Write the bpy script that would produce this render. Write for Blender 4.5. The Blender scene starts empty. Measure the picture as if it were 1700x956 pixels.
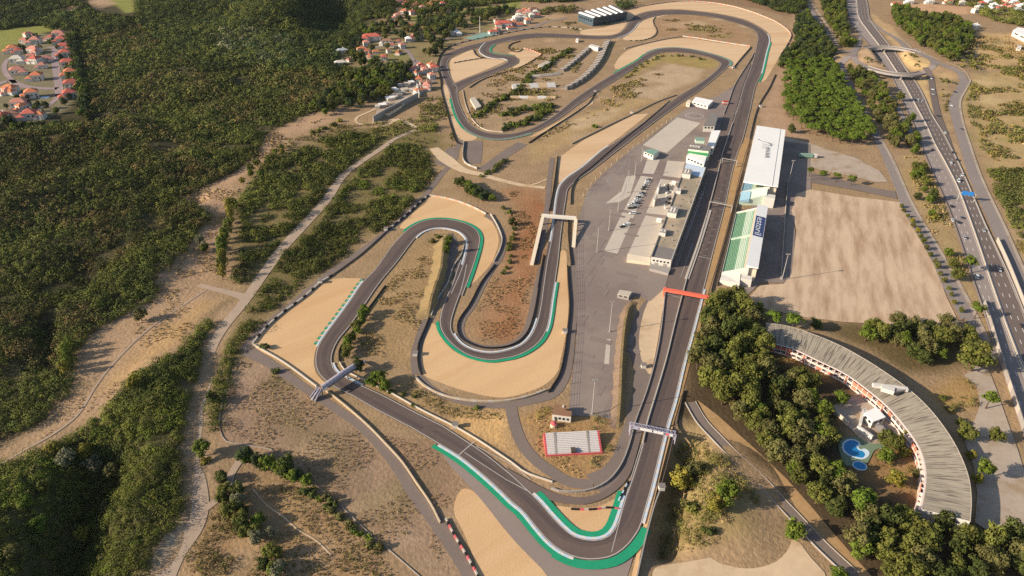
import bpy, math, random
import numpy as np
from mathutils import Vector, Matrix
R = math.radians
sc = bpy.context.scene
COL = sc.collection
rng = np.random.default_rng(7)
random.seed(7)

# ---------------------------------------------------------------- camera model
F, CX, CY, H, P = 1149.0, 850.0, 478.0, 250.0, R(33)
cp, sp = math.cos(P), math.sin(P)

def U(px, py, z=0.0):
    """point of the level z that the photograph shows at pixel px, py"""
    dx = (px-CX)/F; dy = (CY-py)/F
    d = (dx, cp+dy*sp, -sp+dy*cp)
    t = (H-z)/-d[2]
    return (d[0]*t, d[1]*t)

def W(pts, z=0.0):
    return [U(a, b, z) for a, b in pts]

def mpp(px, py):
    """metres per photo pixel (sideways) on the ground"""
    a = U(px-1, py); b = U(px+1, py)
    return (b[0]-a[0])/2

# ---------------------------------------------------------------- relief
BUMPS = []      # (polyline world, sigma, height)
def relief(pts, sigma, h):
    BUMPS.append((np.array(W(pts)), sigma, h))

def seg_dist(X, Y, poly, closed=False):
    """distance of points to a polyline"""
    d = np.full(X.shape, 1e9)
    n = len(poly)
    for i in range(n if closed else n-1):
        ax, ay = poly[i]; bx, by = poly[(i+1) % n]
        vx, vy = bx-ax, by-ay
        L = vx*vx+vy*vy+1e-12
        t = np.clip(((X-ax)*vx+(Y-ay)*vy)/L, 0, 1)
        d = np.minimum(d, np.hypot(X-ax-t*vx, Y-ay-t*vy))
    return d

def inside(X, Y, poly):
    c = np.zeros(X.shape, bool)
    n = len(poly)
    for i in range(n):
        x0, y0 = poly[i]; x1, y1 = poly[(i+1) % n]
        if y0 == y1: continue
        cond = ((y0 > Y) != (y1 > Y)) & (X < (x1-x0)*(Y-y0)/(y1-y0)+x0)
        c ^= cond
    return c

relief([(455,-15),(470,18),(462,50)], 50, 26)
relief([(550,-25),(556,15),(540,45)], 46, -22)
relief([(95,985),(108,905),(120,850),(150,790)], 17, -25)
relief([(40,960),(55,900),(75,860)], 24, 9)
relief([(190,920),(215,830),(232,745),(240,690),(275,620)], 15, 5)
relief([(130,372),(200,362),(270,352),(325,330)], 7, -7)
relief([(90,418),(180,392),(290,372)], 24, 7)
relief([(20,560),(90,520),(180,480),(255,440)], 26, 8)
relief([(60,330),(150,310),(230,290)], 30, 10)
relief([(70,600),(80,540)], 8, -7)
relief([(10,215),(90,205),(165,196)], 12, -9)
relief([(0,245),(120,232),(220,215)], 25, 9)
relief([(1140,738),(1128,790),(1115,840),(1104,900)], 8, -9)
relief([(1190,800),(1215,860)], 16, 3)
relief([(1425,94),(1416,95)], 22, 6.6)
relief([(1546,105),(1556,109),(1548,98)], 26, 6.6)
MOTOR_L = [(1393,-25),(1405,12),(1415,44),(1436,67),(1451,88),(1467,109),(1483,135),(1498,171),(1519,215),(1533,250)]
MOTOR_R = [(1430,-25),(1441,8),(1446,34),(1465,60),(1485,85),(1506,117),(1527,145),(1550,194),(1568,223),(1580,250)]

def smooth_noise(X, Y, sc_, seed):
    r = np.random.default_rng(seed); T = r.random((64, 64))
    u = X/sc_; v = Y/sc_; i = np.floor(u).astype(int); j = np.floor(v).astype(int); fu = u-i; fv = v-j
    fu = fu*fu*(3-2*fu); fv = fv*fv*(3-2*fv)
    a = T[i % 64, j % 64]; b = T[(i+1) % 64, j % 64]; c = T[i % 64, (j+1) % 64]; d = T[(i+1) % 64, (j+1) % 64]
    return (a*(1-fu)+b*fu)*(1-fv)+(c*(1-fu)+d*fu)*fv
ROLL = [(np.array(W([(-160,240),(90,230),(190,205),(150,110),(170,60),(330,135),(430,120),(550,140),(560,165),(490,190),(430,228),(370,285),(300,325),(325,362),(300,405),(255,450),(225,500),(140,548),(100,640),(40,700),(-160,780)])), 9.0, 42),
        (np.array(W([(330,560),(290,605),(225,640),(190,680),(110,745),(20,780),(-160,820),(-160,1100),(230,1100),(262,890),(290,860),(288,760),(300,680),(322,600)])), 3.0, 14)]
def terrain(X, Y):
    X = np.asarray(X, float); Y = np.asarray(Y, float)
    Z = np.zeros(X.shape)
    for poly, s, h in BUMPS:
        lo = poly.min(0)-4*s; hi = poly.max(0)+4*s
        m = (X > lo[0]) & (X < hi[0]) & (Y > lo[1]) & (Y < hi[1])
        if m.any():
            d = seg_dist(X[m], Y[m], poly)
            if h == 6.6:
                Z[m] = np.maximum(Z[m], h*np.clip((2.2*s-d)/(1.0*s), 0, 1)*1.0)
            else:
                Z[m] += h*np.exp(-(d/s)**2)
    for poly, amp, edge_ in ROLL:
        lo = poly.min(0); hi = poly.max(0)
        m = (X > lo[0]) & (X < hi[0]) & (Y > lo[1]) & (Y < hi[1])
        if m.any():
            x_, y_ = X[m], Y[m]; ins = inside(x_, y_, poly)
            k = np.where(ins, np.clip(seg_dist(x_, y_, poly, True)/edge_, 0, 1), 0); k = k*k*(3-2*k)
            s_ = edge_/42
            n_ = (smooth_noise(x_, y_, 95*s_, 21)-.5)*1.3+(smooth_noise(x_*.8+y_*.6, y_*.8-x_*.6, 44*s_, 22)-.5)*.9+(smooth_noise(x_, y_, 19*s_, 23)-.5)*.35
            Z[m] += k*amp*n_
    mp = np.array(W(MOTOR_L+MOTOR_R[::-1]))
    lo = mp.min(0)-20; hi = mp.max(0)+20
    m = (X > lo[0]) & (X < hi[0]) & (Y > lo[1]) & (Y < hi[1])
    if m.any():
        ins = inside(X[m], Y[m], mp); d = seg_dist(X[m], Y[m], mp, True)
        k = np.where(ins, 0, np.clip((d-1)/7, 0, 1))
        Z[m] *= k
    return Z

def tz(x, y):
    return float(terrain(np.array([x]), np.array([y]))[0])

def UT(px, py, up=0.0):
    """point of the terrain seen at px, py (up = height above the terrain)"""
    z = 0.0
    for _ in range(12):
        x, y = U(px, py, z+up)
        z = 0.5*z+0.5*tz(x, y)
    return x, y, z

# ---------------------------------------------------------------- colours and materials
def lin(c):
    c = c/255.0
    return c/12.92 if c <= 0.04045 else ((c+0.055)/1.055)**2.4
def S(r, g, b, k=1.0):
    return (lin(r)*k, lin(g)*k, lin(b)*k, 1)

def material(name, col=None, rough=0.9, var=0.15, scale=0.25, var2=0.0, scale2=0.02, attr=None, objcol=False,
             bump=0.0, bscale=1.0, spec=0.2, metal=0.0, col2=None, mixscale=0.05, mixlo=0.45, mixhi=0.6, rand=0.0,
             stretch=None, trans=0.0):
    m = bpy.data.materials.new(name); m.use_nodes = True
    nt = m.node_tree; N = nt.nodes; L = nt.links
    b = N['Principled BSDF']
    b.inputs['Roughness'].default_value = rough
    b.inputs['Specular IOR Level'].default_value = spec
    b.inputs['Metallic'].default_value = metal
    geo = N.new('ShaderNodeNewGeometry')
    pos = geo.outputs['Position']
    if stretch:
        mp = N.new('ShaderNodeMapping'); mp.vector_type = 'TEXTURE'; mp.inputs['Rotation'].default_value = (0, 0, stretch[0]); mp.inputs['Scale'].default_value = (stretch[1], stretch[2], 1)
        L.new(pos, mp.inputs['Vector']); pos2 = mp.outputs['Vector']
    else:
        pos2 = pos
    def noise(sc_, det=4, vec=None, rough_=0.6):
        n = N.new('ShaderNodeTexNoise'); n.inputs['Scale'].default_value = sc_; n.inputs['Detail'].default_value = det
        n.inputs['Roughness'].default_value = rough_
        L.new(vec if vec is not None else pos2, n.inputs['Vector']); return n.outputs['Fac']
    def mth(op, a, bb, clamp=False):
        n = N.new('ShaderNodeMath'); n.operation = op; n.use_clamp = clamp
        for i, v in enumerate((a, bb)):
            if isinstance(v, (int, float)): n.inputs[i].default_value = v
            else: L.new(v, n.inputs[i])
        return n.outputs[0]
    def mix(fac, a, bb, mode='MIX'):
        n = N.new('ShaderNodeMix'); n.data_type = 'RGBA'; n.blend_type = mode
        ins = [n.inputs[0], n.inputs[6], n.inputs[7]]
        for i, v in zip(ins, (fac, a, bb)):
            if isinstance(v, (int, float)): i.default_value = v
            elif isinstance(v, tuple): i.default_value = v
            else: L.new(v, i)
        return n.outputs[2]
    if attr:
        a = N.new('ShaderNodeAttribute'); a.attribute_name = attr; c = a.outputs['Color']
        if col: c = mix(1.0, c, col, 'MULTIPLY')
    elif objcol:
        a = N.new('ShaderNodeObjectInfo'); c = a.outputs['Color']
    else:
        rgb = N.new('ShaderNodeRGB'); rgb.outputs[0].default_value = col; c = rgb.outputs[0]
    if col2:
        r = N.new('ShaderNodeMapRange'); r.inputs[1].default_value = mixlo; r.inputs[2].default_value = mixhi
        L.new(noise(mixscale, 6), r.inputs[0]); c = mix(r.outputs[0], c, col2)
    k = None
    def addk(v):
        nonlocal k
        k = v if k is None else mth('MULTIPLY', k, v)
    if var: addk(mth('ADD', mth('MULTIPLY', noise(scale, 5), 2*var*1.6), 1-var*1.6))
    if var2: addk(mth('ADD', mth('MULTIPLY', noise(scale2, 3), 2*var2*1.6), 1-var2*1.6))
    if rand:
        oi = N.new('ShaderNodeObjectInfo'); addk(mth('ADD', mth('MULTIPLY', oi.outputs['Random'], 2*rand), 1-rand))
    if k is not None:
        cb = N.new('ShaderNodeCombineColor')
        for i in range(3): L.new(k, cb.inputs[i])
        c = mix(1.0, c, cb.outputs[0], 'MULTIPLY')
    L.new(c, b.inputs['Base Color'])
    if bump:
        bp = N.new('ShaderNodeBump'); bp.inputs['Strength'].default_value = 1.0; bp.inputs['Distance'].default_value = bump
        L.new(noise(bscale, 4, pos), bp.inputs['Height']); L.new(bp.outputs[0], b.inputs['Normal'])
    if trans:
        pass
    return m

M = {}
M['ground'] = material('dry_ground', attr='zone', var=0.26, scale=0.5, var2=0.20, scale2=0.06, bump=0.5, bscale=0.5, spec=0.05)
M['asphalt'] = material('track_asphalt', S(106,90,82), 0.85, 0.07, 0.6, 0.10, 0.03, spec=0.2, col2=S(92,78,73), mixscale=0.02, mixlo=.4, mixhi=.65)
M['pitlane'] = material('pit_asphalt', S(114,98,90), 0.85, 0.07, 0.6, 0.10, 0.04)
M['runoff'] = material('runoff_asphalt', S(142,126,117), 0.9, 0.05, 0.5, 0.08, 0.03)
M['service'] = material('service_asphalt', S(124,109,100), 0.9, 0.10, 0.5, 0.12, 0.04)
M['paddock'] = material('paddock_asphalt', S(142,126,116), 0.9, 0.06, 0.4, 0.10, 0.025, col2=S(130,114,106), mixscale=0.015, mixlo=.48, mixhi=.56)
M['concrete'] = material('paddock_concrete', S(190,176,160), 0.9, 0.05, 0.3, 0.07, 0.04)
M['motorway'] = material('motorway_asphalt', S(148,133,124), 0.9, 0.05, 0.5, 0.06, 0.02)
M['motorway_dark'] = material('motorway_dark_asphalt', S(112,98,91), 0.9, 0.05, 0.5, 0.06, 0.02)
M['road'] = material('road_asphalt', S(140,127,120), 0.9, 0.07, 0.4, 0.08, 0.03)
M['estate_road'] = material('estate_asphalt', S(150,130,128), 0.9, 0.07, 0.4)
M['gravel'] = material('gravel', S(209,172,129), 1.0, 0.07, 1.6, 0.06, 0.05, stretch=(R(40), 9, 0.7), bump=0.10, bscale=1.2, spec=0.05, col2=S(200,160,117), mixscale=0.03, mixlo=.45, mixhi=.65)
M['gravel_pale'] = material('gravel_pale', S(208,176,140), 1.0, 0.07, 1.6, 0.06, 0.05, stretch=(R(10), 9, 0.9), bump=0.10, bscale=1.2, spec=0.05, col2=S(198,162,124), mixscale=0.03, mixlo=.45, mixhi=.65)
M['dirt'] = material('dirt_road', S(170,148,128), 1.0, 0.10, 0.3, 0.12, 0.05, spec=0.05)
M['sand'] = material('sand', S(203,176,144), 1.0, 0.08, 0.3, 0.10, 0.05, spec=0.05, col2=S(176,146,112), mixscale=0.06, mixlo=.5, mixhi=.7)
M['field'] = material('bare_field', S(198,171,143), 1.0, 0.20, 2.6, 0.12, 0.14, spec=0.05, col2=S(164,134,108), mixscale=0.11, mixlo=.42, mixhi=.68, stretch=(R(69.6), 4.5, 0.8))
M['lawn'] = material('lawn', S(128,134,66), 1.0, 0.10, 0.3, 0.15, 0.02)
M['green'] = material('green_paint', S(38,146,106), 0.8, 0.12, 0.5, 0.08, 0.06)
M['greenfade'] = material('worn_green_paint', S(112,138,122), 0.9, 0.12, 0.4)
M['white'] = material('white_paint', S(208,202,196), 0.7, 0.06, 0.6)
M['line'] = material('line_paint', S(178,170,162), 0.8, 0.10, 0.6)
M['bluewhite'] = material('pale_blue_paint', S(188,200,212), 0.7, 0.06, 0.6)
M['red'] = material('red_paint', S(176,70,58), 0.7, 0.08, 0.6)
M['redgantry'] = material('red_gantry', S(226,108,84), 0.6, 0.04, 0.5)
M['pinkred'] = material('faded_red_paint', S(205,96,100), 0.8, 0.12, 0.6)
M['wallwhite'] = material('white_wall', S(208,200,190), 0.8, 0.04, 0.3, 0.05, 0.06)
M['wallcream'] = material('cream_wall', S(222,204,178), 0.85, 0.05, 0.3)
M['wallgrey'] = material('grey_wall', S(158,148,140), 0.85, 0.08, 0.3)
M['wallblack'] = material('tyre_rubber', S(40,36,36), 0.9, 0.15, 0.8)
M['rail'] = material('weathered_rail', S(112,98,90), 0.6, 0.12, 0.5, metal=0.2)
M['wire'] = material('fence_wire', S(120,112,106), 0.6, 0.05, 0.5)
M['terracotta'] = material('terracotta_tile', objcol=True, rough=0.9, var=0.14, scale=0.8, rand=0.12)
M['paint'] = material('coloured_paint', objcol=True, rough=0.55, var=0.05, scale=0.5, spec=0.4)
M['carpaint'] = material('car_paint', objcol=True, rough=0.25, var=0.0, spec=0.5)
M['glass'] = material('dark_glass', S(34,40,48), 0.15, 0.0, spec=0.6)
M['tyre'] = material('tyre', S(26,26,26), 0.9, 0.0)
M['roofwhite'] = material('white_roof', S(236,231,224), 0.7, 0.03, 0.15, 0.03, 0.05)
M['rooftan'] = material('tan_roof', S(172,152,128), 0.95, 0.08, 0.4, 0.12, 0.05, col2=S(150,136,116), mixscale=0.06)
M['roofblue'] = material('pale_blue_roof', S(196,206,216), 0.7, 0.04, 0.2)
M['roofgrey'] = material('grey_roof', S(128,120,114), 0.9, 0.08, 0.4)
M['roofbrown'] = material('brown_roof', S(140,104,80), 0.95, 0.08, 0.5)
M['seatgreen'] = material('green_seats', S(134,170,136), 0.8, 0.12, 0.9, bump=0.2, bscale=1.0)
M['seatpale'] = material('pale_seats', S(204,216,194), 0.8, 0.06, 0.9)
M['seatmid'] = material('mint_seats', S(172,196,174), 0.8, 0.08, 0.9)
M['seatblue'] = material('blue_seats', S(150,182,196), 0.8, 0.08, 0.9)
M['navy'] = material('navy_panel', S(62,72,112), 0.6, 0.04, 0.5)
M['bluesign'] = material('blue_sign', S(44,120,190), 0.5, 0.03, 0.5)
M['letter'] = material('letter_white', S(226,224,222), 0.7, 0.0)
M['lettergrey'] = material('letter_grey', S(128,128,134), 0.7, 0.0)
M['water'] = material('pool_water', S(40,128,182), 0.08, 0.12, 0.3, spec=0.5)
M['pooledge'] = material('pool_edge', S(200,214,222), 0.6, 0.04, 0.5)
M['deck'] = material('pool_deck', S(116,130,106), 0.9, 0.10, 0.4)
M['plaza'] = material('plaza_concrete', S(174,156,138), 0.9, 0.12, 0.4, 0.14, 0.06, col2=S(158,134,108), mixscale=.08, mixlo=.5, mixhi=.65)
M['hotelwhite'] = material('hotel_frame', S(226,206,194), 0.8, 0.05, 0.4)
M['hotelred'] = material('hotel_infill', S(206,122,96), 0.8, 0.12, 0.3)
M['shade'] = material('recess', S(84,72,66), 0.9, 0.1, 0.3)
M['netting'] = material('green_netting', S(128,156,140), 0.9, 0.1, 0.4)
M['stone'] = material('rip_rap', S(128,106,88), 1.0, 0.35, 0.9, 0.1, 0.1, bump=0.6, bscale=0.9)
M['bank'] = material('grass_bank', S(138,116,80), 1.0, 0.25, 0.5, 0.1, 0.1, bump=0.4, bscale=0.7)
M['trunk'] = material('bark', S(92,76,62), 1.0, 0.2, 1.0)
M['truss'] = material('truss_paint', S(176,172,188), 0.5, 0.06, 0.5, metal=0.2)
M['lilac'] = material('lilac_mesh_cover', S(172,162,170), 0.6, 0.10, 0.6)
M['steel'] = material('galvanised_steel', S(186,180,172), 0.5, 0.04, 0.5, metal=0.3)
M['concrete_dark'] = material('darker_concrete', S(132,120,111), .95, .12, .4)  # darker concrete tone for every other block of the concrete terraces
M['barrierwhite'] = material('weathered_white_barrier', S(184,172,158), .8, .12, .8)
M['barriercream'] = material('weathered_cream_barrier', S(180,160,134), .8, .12, .8)
M['pinkpale'] = material('faded_pink_paint', S(204,150,126), .8, .1, .5)
M['garden'] = material('brown_garden', S(170,136,96), 1.0, 0.2, 0.5, 0.15, 0.08, spec=0.05)
M['leaf'] = {}
for nm, c in dict(pine=(78,98,32), dark=(70,76,40), broad=(84,90,42), olive=(96,94,56), grey=(100,100,78), yellow=(128,122,48), bright=(94,114,38)).items():
    pass
M['scrubleaf'] = material('foliage_scrub', None, 0.9, 0.10, 0.08, 0.12, 0.012, attr='tint', spec=0.1)

# corrugated hotel roof: boards run across the arc, driven by the u coordinate of the mesh
def board_material():
    m = material('weathered_boards', S(150,139,123), 0.95, 0.10, 0.5, 0.10, 0.05)
    nt = m.node_tree; N = nt.nodes; L = nt.links; b = N['Principled BSDF']
    src = b.inputs['Base Color'].links[0].from_socket
    uv = N.new('ShaderNodeUVMap')
    mp = N.new('ShaderNodeMapping'); mp.inputs['Scale'].default_value = (1.5, 0.05, 1); L.new(uv.outputs[0], mp.inputs[0])
    n = N.new('ShaderNodeTexNoise'); n.inputs['Scale'].default_value = 1.0; n.inputs['Detail'].default_value = 3; L.new(mp.outputs[0], n.inputs['Vector'])
    r = N.new('ShaderNodeMapRange'); r.inputs[1].default_value = 0.51; r.inputs[2].default_value = 0.60; L.new(n.outputs['Fac'], r.inputs[0])
    mx = N.new('ShaderNodeMix'); mx.data_type = 'RGBA'; L.new(r.outputs[0], mx.inputs[0]); L.new(src, mx.inputs[6]); mx.inputs[7].default_value = S(98,89,81)
    L.new(mx.outputs[2], b.inputs['Base Color'])
    return m
M['boards'] = board_material()

# ---------------------------------------------------------------- mesh helpers
def tag(o, label=None, cat=None, group=None, kind=None):
    if label: o['label'] = label
    if cat: o['category'] = cat
    if group: o['group'] = group
    if kind: o['kind'] = kind
    return o

def empty(name, x, y, z=0, label=None, cat=None, group=None, rz=0):
    o = bpy.data.objects.new(name, None); COL.objects.link(o)
    o.location = (x, y, z); o.rotation_euler = (0, 0, rz); o.empty_display_size = 1
    return tag(o, label, cat, group)

class MB:
    def __init__(s): s.v = []; s.f = []; s.m = []
    def quad(s, a, b, c, d, mi=0):
        n = len(s.v); s.v += [a, b, c, d]; s.f.append((n, n+1, n+2, n+3)); s.m.append(mi); return s
    def poly(s, pts, mi=0):
        n = len(s.v); s.v += pts; s.f.append(tuple(range(n, n+len(pts)))); s.m.append(mi); return s
    def flat(s, xy, z, mi=0):
        a = sum(xy[i][0]*xy[(i+1) % len(xy)][1]-xy[(i+1) % len(xy)][0]*xy[i][1] for i in range(len(xy)))
        if a < 0: xy = xy[::-1]
        return s.poly([(x, y, z) for x, y in xy], mi)
    def prism(s, xy, z0, z1, mi=0, mtop=None, ztop=None):
        a = sum(xy[i][0]*xy[(i+1) % len(xy)][1]-xy[(i+1) % len(xy)][0]*xy[i][1] for i in range(len(xy)))
        if a < 0:
            xy = xy[::-1]
            if ztop: ztop = ztop[::-1]
        zt = ztop or [z1]*len(xy)
        n = len(xy)
        s.poly([(x, y, z) for (x, y), z in zip(xy, zt)], mi if mtop is None else mtop)
        for i in range(n):
            j = (i+1) % n
            s.quad((*xy[i], z0), (*xy[j], z0), (*xy[j], zt[j]), (*xy[i], zt[i]), mi)
        return s
    def box(s, cx, cy, z0, sx, sy, sz, rz=0, mi=0, bottom=False):
        c, q = math.cos(rz), math.sin(rz)
        xy = [(cx+dx*c-dy*q, cy+dx*q+dy*c) for dx, dy in ((-sx/2, -sy/2), (sx/2, -sy/2), (sx/2, sy/2), (-sx/2, sy/2))]
        s.prism(xy, z0, z0+sz, mi)
        if bottom: s.poly([(x, y, z0) for x, y in xy[::-1]], mi)
        return s
    def tube(s, a, b, r0, r1=None, n=8, mi=0, caps=True):
        r1 = r0 if r1 is None else r1
        a = Vector(a); b = Vector(b); d = (b-a).normalized()
        u = d.orthogonal().normalized(); w = d.cross(u)
        k = len(s.v)
        for i in range(n):
            t = 2*math.pi*i/n; e = u*math.cos(t)+w*math.sin(t)
            s.v += [tuple(a+e*r0), tuple(b+e*r1)]
        for i in range(n):
            j = (i+1) % n
            s.f.append((k+2*i, k+2*j, k+2*j+1, k+2*i+1)); s.m.append(mi)
        if caps:
            s.f.append(tuple(k+2*i+1 for i in range(n))); s.m.append(mi)
            s.f.append(tuple(k+2*i for i in range(n))[::-1]); s.m.append(mi)
        return s
    def beam(s, a, b, w, h, mi=0):
        """box beam between two 3-D points, width w sideways, height h (top at the points)"""
        a = Vector(a); b = Vector(b); d = b-a
        n = Vector((-d.y, d.x, 0)); n = n.normalized()*(w/2) if n.length > 1e-6 else Vector((w/2, 0, 0))
        dn = Vector((0, 0, -h))
        p = [a+n, a-n, b-n, b+n]; q = [v+dn for v in p]
        T = tuple
        s.quad(T(p[0]), T(p[1]), T(p[2]), T(p[3]), mi); s.quad(T(q[3]), T(q[2]), T(q[1]), T(q[0]), mi)
        for i in range(4):
            j = (i+1) % 4
            s.quad(T(p[j]), T(p[i]), T(q[i]), T(q[j]), mi)
        return s
    def wall(s, pts, w, z0, z1, mis=(0,), ztop=None):
        """continuous low wall along pts (x,y); one material index per segment in turn"""
        pts = [Vector((p[0], p[1], 0)) for p in pts]; n = len(pts)
        L = []; Rr = []
        for i in range(n):
            d = (pts[min(i+1, n-1)]-pts[max(i-1, 0)]); d = d.normalized() if d.length > 0 else Vector((1, 0, 0))
            nn = Vector((-d.y, d.x, 0))*(w/2)
            L.append(pts[i]+nn); Rr.append(pts[i]-nn)
        zt = ztop or [z1]*n
        for i in range(n-1):
            mi = mis[i % len(mis)]
            a, b, c, d = L[i], Rr[i], Rr[i+1], L[i+1]
            s.quad((a.x, a.y, zt[i]), (b.x, b.y, zt[i]), (c.x, c.y, zt[i+1]), (d.x, d.y, zt[i+1]), mi)
            s.quad((a.x, a.y, z0), (a.x, a.y, zt[i]), (d.x, d.y, zt[i+1]), (d.x, d.y, z0), mi)
            s.quad((b.x, b.y, zt[i]), (b.x, b.y, z0), (c.x, c.y, z0), (c.x, c.y, zt[i+1]), mi)
            if i == 0: s.quad((b.x, b.y, z0), (b.x, b.y, zt[0]), (a.x, a.y, zt[0]), (a.x, a.y, z0), mi)
            if i == n-2: s.quad((d.x, d.y, z0), (d.x, d.y, zt[-1]), (c.x, c.y, zt[-1]), (c.x, c.y, z0), mi)
        return s
    def strip(s, pts, w, z, mis=(0,)):
        pts = [Vector((p[0], p[1], 0)) for p in pts]; n = len(pts); Q = []
        for i in range(n):
            d = (pts[min(i+1, n-1)]-pts[max(i-1, 0)]); d = d.normalized() if d.length > 0 else Vector((1, 0, 0))
            nn = Vector((-d.y, d.x, 0))*(w/2)
            Q.append((pts[i]-nn, pts[i]+nn))
        for i in range(n-1):
            mi = mis[i % len(mis)]
            if mi is None: continue
            (a, b), (c, d) = Q[i], Q[i+1]
            s.quad((a.x, a.y, z), (c.x, c.y, z), (d.x, d.y, z), (b.x, b.y, z), mi)
        return s
    def build(s, name, mats, parent=None, origin=None):
        me = bpy.data.meshes.new(name)
        ox, oy, oz = origin or (0, 0, 0)
        q = parent if origin is None else None
        while q is not None:
            ox += q.location.x; oy += q.location.y; oz += q.location.z; q = q.parent
        vs = [(x-ox, y-oy, z-oz) for x, y, z in s.v]
        me.from_pydata(vs, [], s.f)
        for m in (mats if isinstance(mats, (list, tuple)) else [mats]): me.materials.append(m)
        me.polygons.foreach_set('material_index', s.m)
        me.update()
        o = bpy.data.objects.new(name, me); COL.objects.link(o)
        if parent is not None: o.parent = parent
        elif origin is not None: o.location = origin
        return o

def cr(pts, n=6, closed=False):
    """Catmull-Rom through 2-D points"""
    P_ = [np.array(p, float) for p in pts]
    if len(P_) < 3: return [tuple(p) for p in P_]
    out = []
    m = len(P_)
    for i in range(m if closed else m-1):
        p1, p2 = P_[i], P_[(i+1) % m]
        p0 = P_[i-1] if (i > 0 or closed) else 2*p1-p2
        p3 = P_[(i+2) % m] if (i+2 < m or closed) else 2*p2-p1
        d01 = max(np.linalg.norm(p1-p0), 1e-6)**.5; d12 = max(np.linalg.norm(p2-p1), 1e-6)**.5; d23 = max(np.linalg.norm(p3-p2), 1e-6)**.5
        m1 = (p2-p1)+d12*((p1-p0)/d01-(p2-p0)/(d01+d12)); m2 = (p2-p1)+d12*((p3-p2)/d23-(p3-p1)/(d12+d23))
        for k in range(n):
            t = k/n
            out.append(tuple((2*t**3-3*t**2+1)*p1+(t**3-2*t**2+t)*m1+(-2*t**3+3*t**2)*p2+(t**3-t**2)*m2))
    if not closed: out.append(tuple(P_[-1]))
    return out

def resample(pts, step):
    p = np.array(pts, float); d = np.r_[0, np.cumsum(np.hypot(*np.diff(p, axis=0).T))]
    n = max(2, int(round(d[-1]/step))+1); t = np.linspace(0, d[-1], n)
    return list(zip(np.interp(t, d, p[:, 0]), np.interp(t, d, p[:, 1])))

def offset(pts, d):
    """shift a polyline to its left by d metres"""
    p = np.array(pts, float); n = len(p)
    t = np.empty_like(p); t[1:-1] = p[2:]-p[:-2]; t[0] = p[1]-p[0]; t[-1] = p[-1]-p[-2]
    t /= np.maximum(np.linalg.norm(t, axis=1, keepdims=True), 1e-9)
    return [tuple(a) for a in p+np.c_[-t[:, 1], t[:, 0]]*d]

def sub(pts, a, b):
    """piece of a world polyline between the places nearest to two photo points"""
    p = np.array(pts); A = np.array(U(*a)); B = np.array(U(*b))
    i = int(np.argmin(((p-A)**2).sum(1))); j = int(np.argmin(((p-B)**2).sum(1)))
    return [tuple(q) for q in p[min(i, j):max(i, j)+1]]

EXCL = []       # world polygons nothing grows on
ZC = [0.06]
def zlay(step=0.004):
    ZC[0] += step; return ZC[0]

def sheet(name, pts, mat, label=None, cat=None, sm=0, z=None, grow=True, closed=True, world=False):
    xy = pts if world else W(pts)
    if sm: xy = cr(xy, sm, True)
    o = MB().flat(xy, z or zlay()).build(name, mat)
    tag(o, label, cat, None, 'structure')
    if grow: EXCL.append(np.array(xy))
    return o

def road(name, pts, width, mat, label=None, cat='road', z=None, sm=6, drape=False, up=0.12):
    """pts in photo pixels with one width in metres or one per point"""
    c = W(pts) if not drape else [UT(*p)[:2] for p in pts]
    xy = cr(c, sm)
    if isinstance(width, (list, tuple)):
        t = np.linspace(0, len(pts)-1, len(xy)); ws = np.interp(t, range(len(pts)), width)
    else: ws = np.full(len(xy), width)
    p = np.array(xy); d = np.gradient(p, axis=0); d /= np.linalg.norm(d, axis=1, keepdims=True)
    nrm = np.c_[-d[:, 1], d[:, 0]]
    Lf = p+nrm*ws[:, None]/2; Rt = p-nrm*ws[:, None]/2
    zz = z or zlay(); mb = MB()
    if drape:
        zl = terrain(Lf[:, 0], Lf[:, 1])+up; zr = terrain(Rt[:, 0], Rt[:, 1])+up
    else: zl = zr = np.full(len(p), zz)
    for i in range(len(p)-1):
        mb.quad((*Rt[i], zr[i]), (*Rt[i+1], zr[i+1]), (*Lf[i+1], zl[i+1]), (*Lf[i], zl[i]))
    o = mb.build(name, mat); tag(o, label, cat, None, 'structure')
    EXCL.append(np.r_[Lf, Rt[::-1]])
    return o, xy
# ================================================================ THE TRACK (edges traced on the ground)
def px_edge(pts, n=8): return cr(W(pts), n)
def asphalt(mb, Lp, Rp, z, mi=0):
    mb.flat(px_edge(Lp)+px_edge(Rp)[::-1], z, mi)
track = MB()
TZ = 0.45
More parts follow.
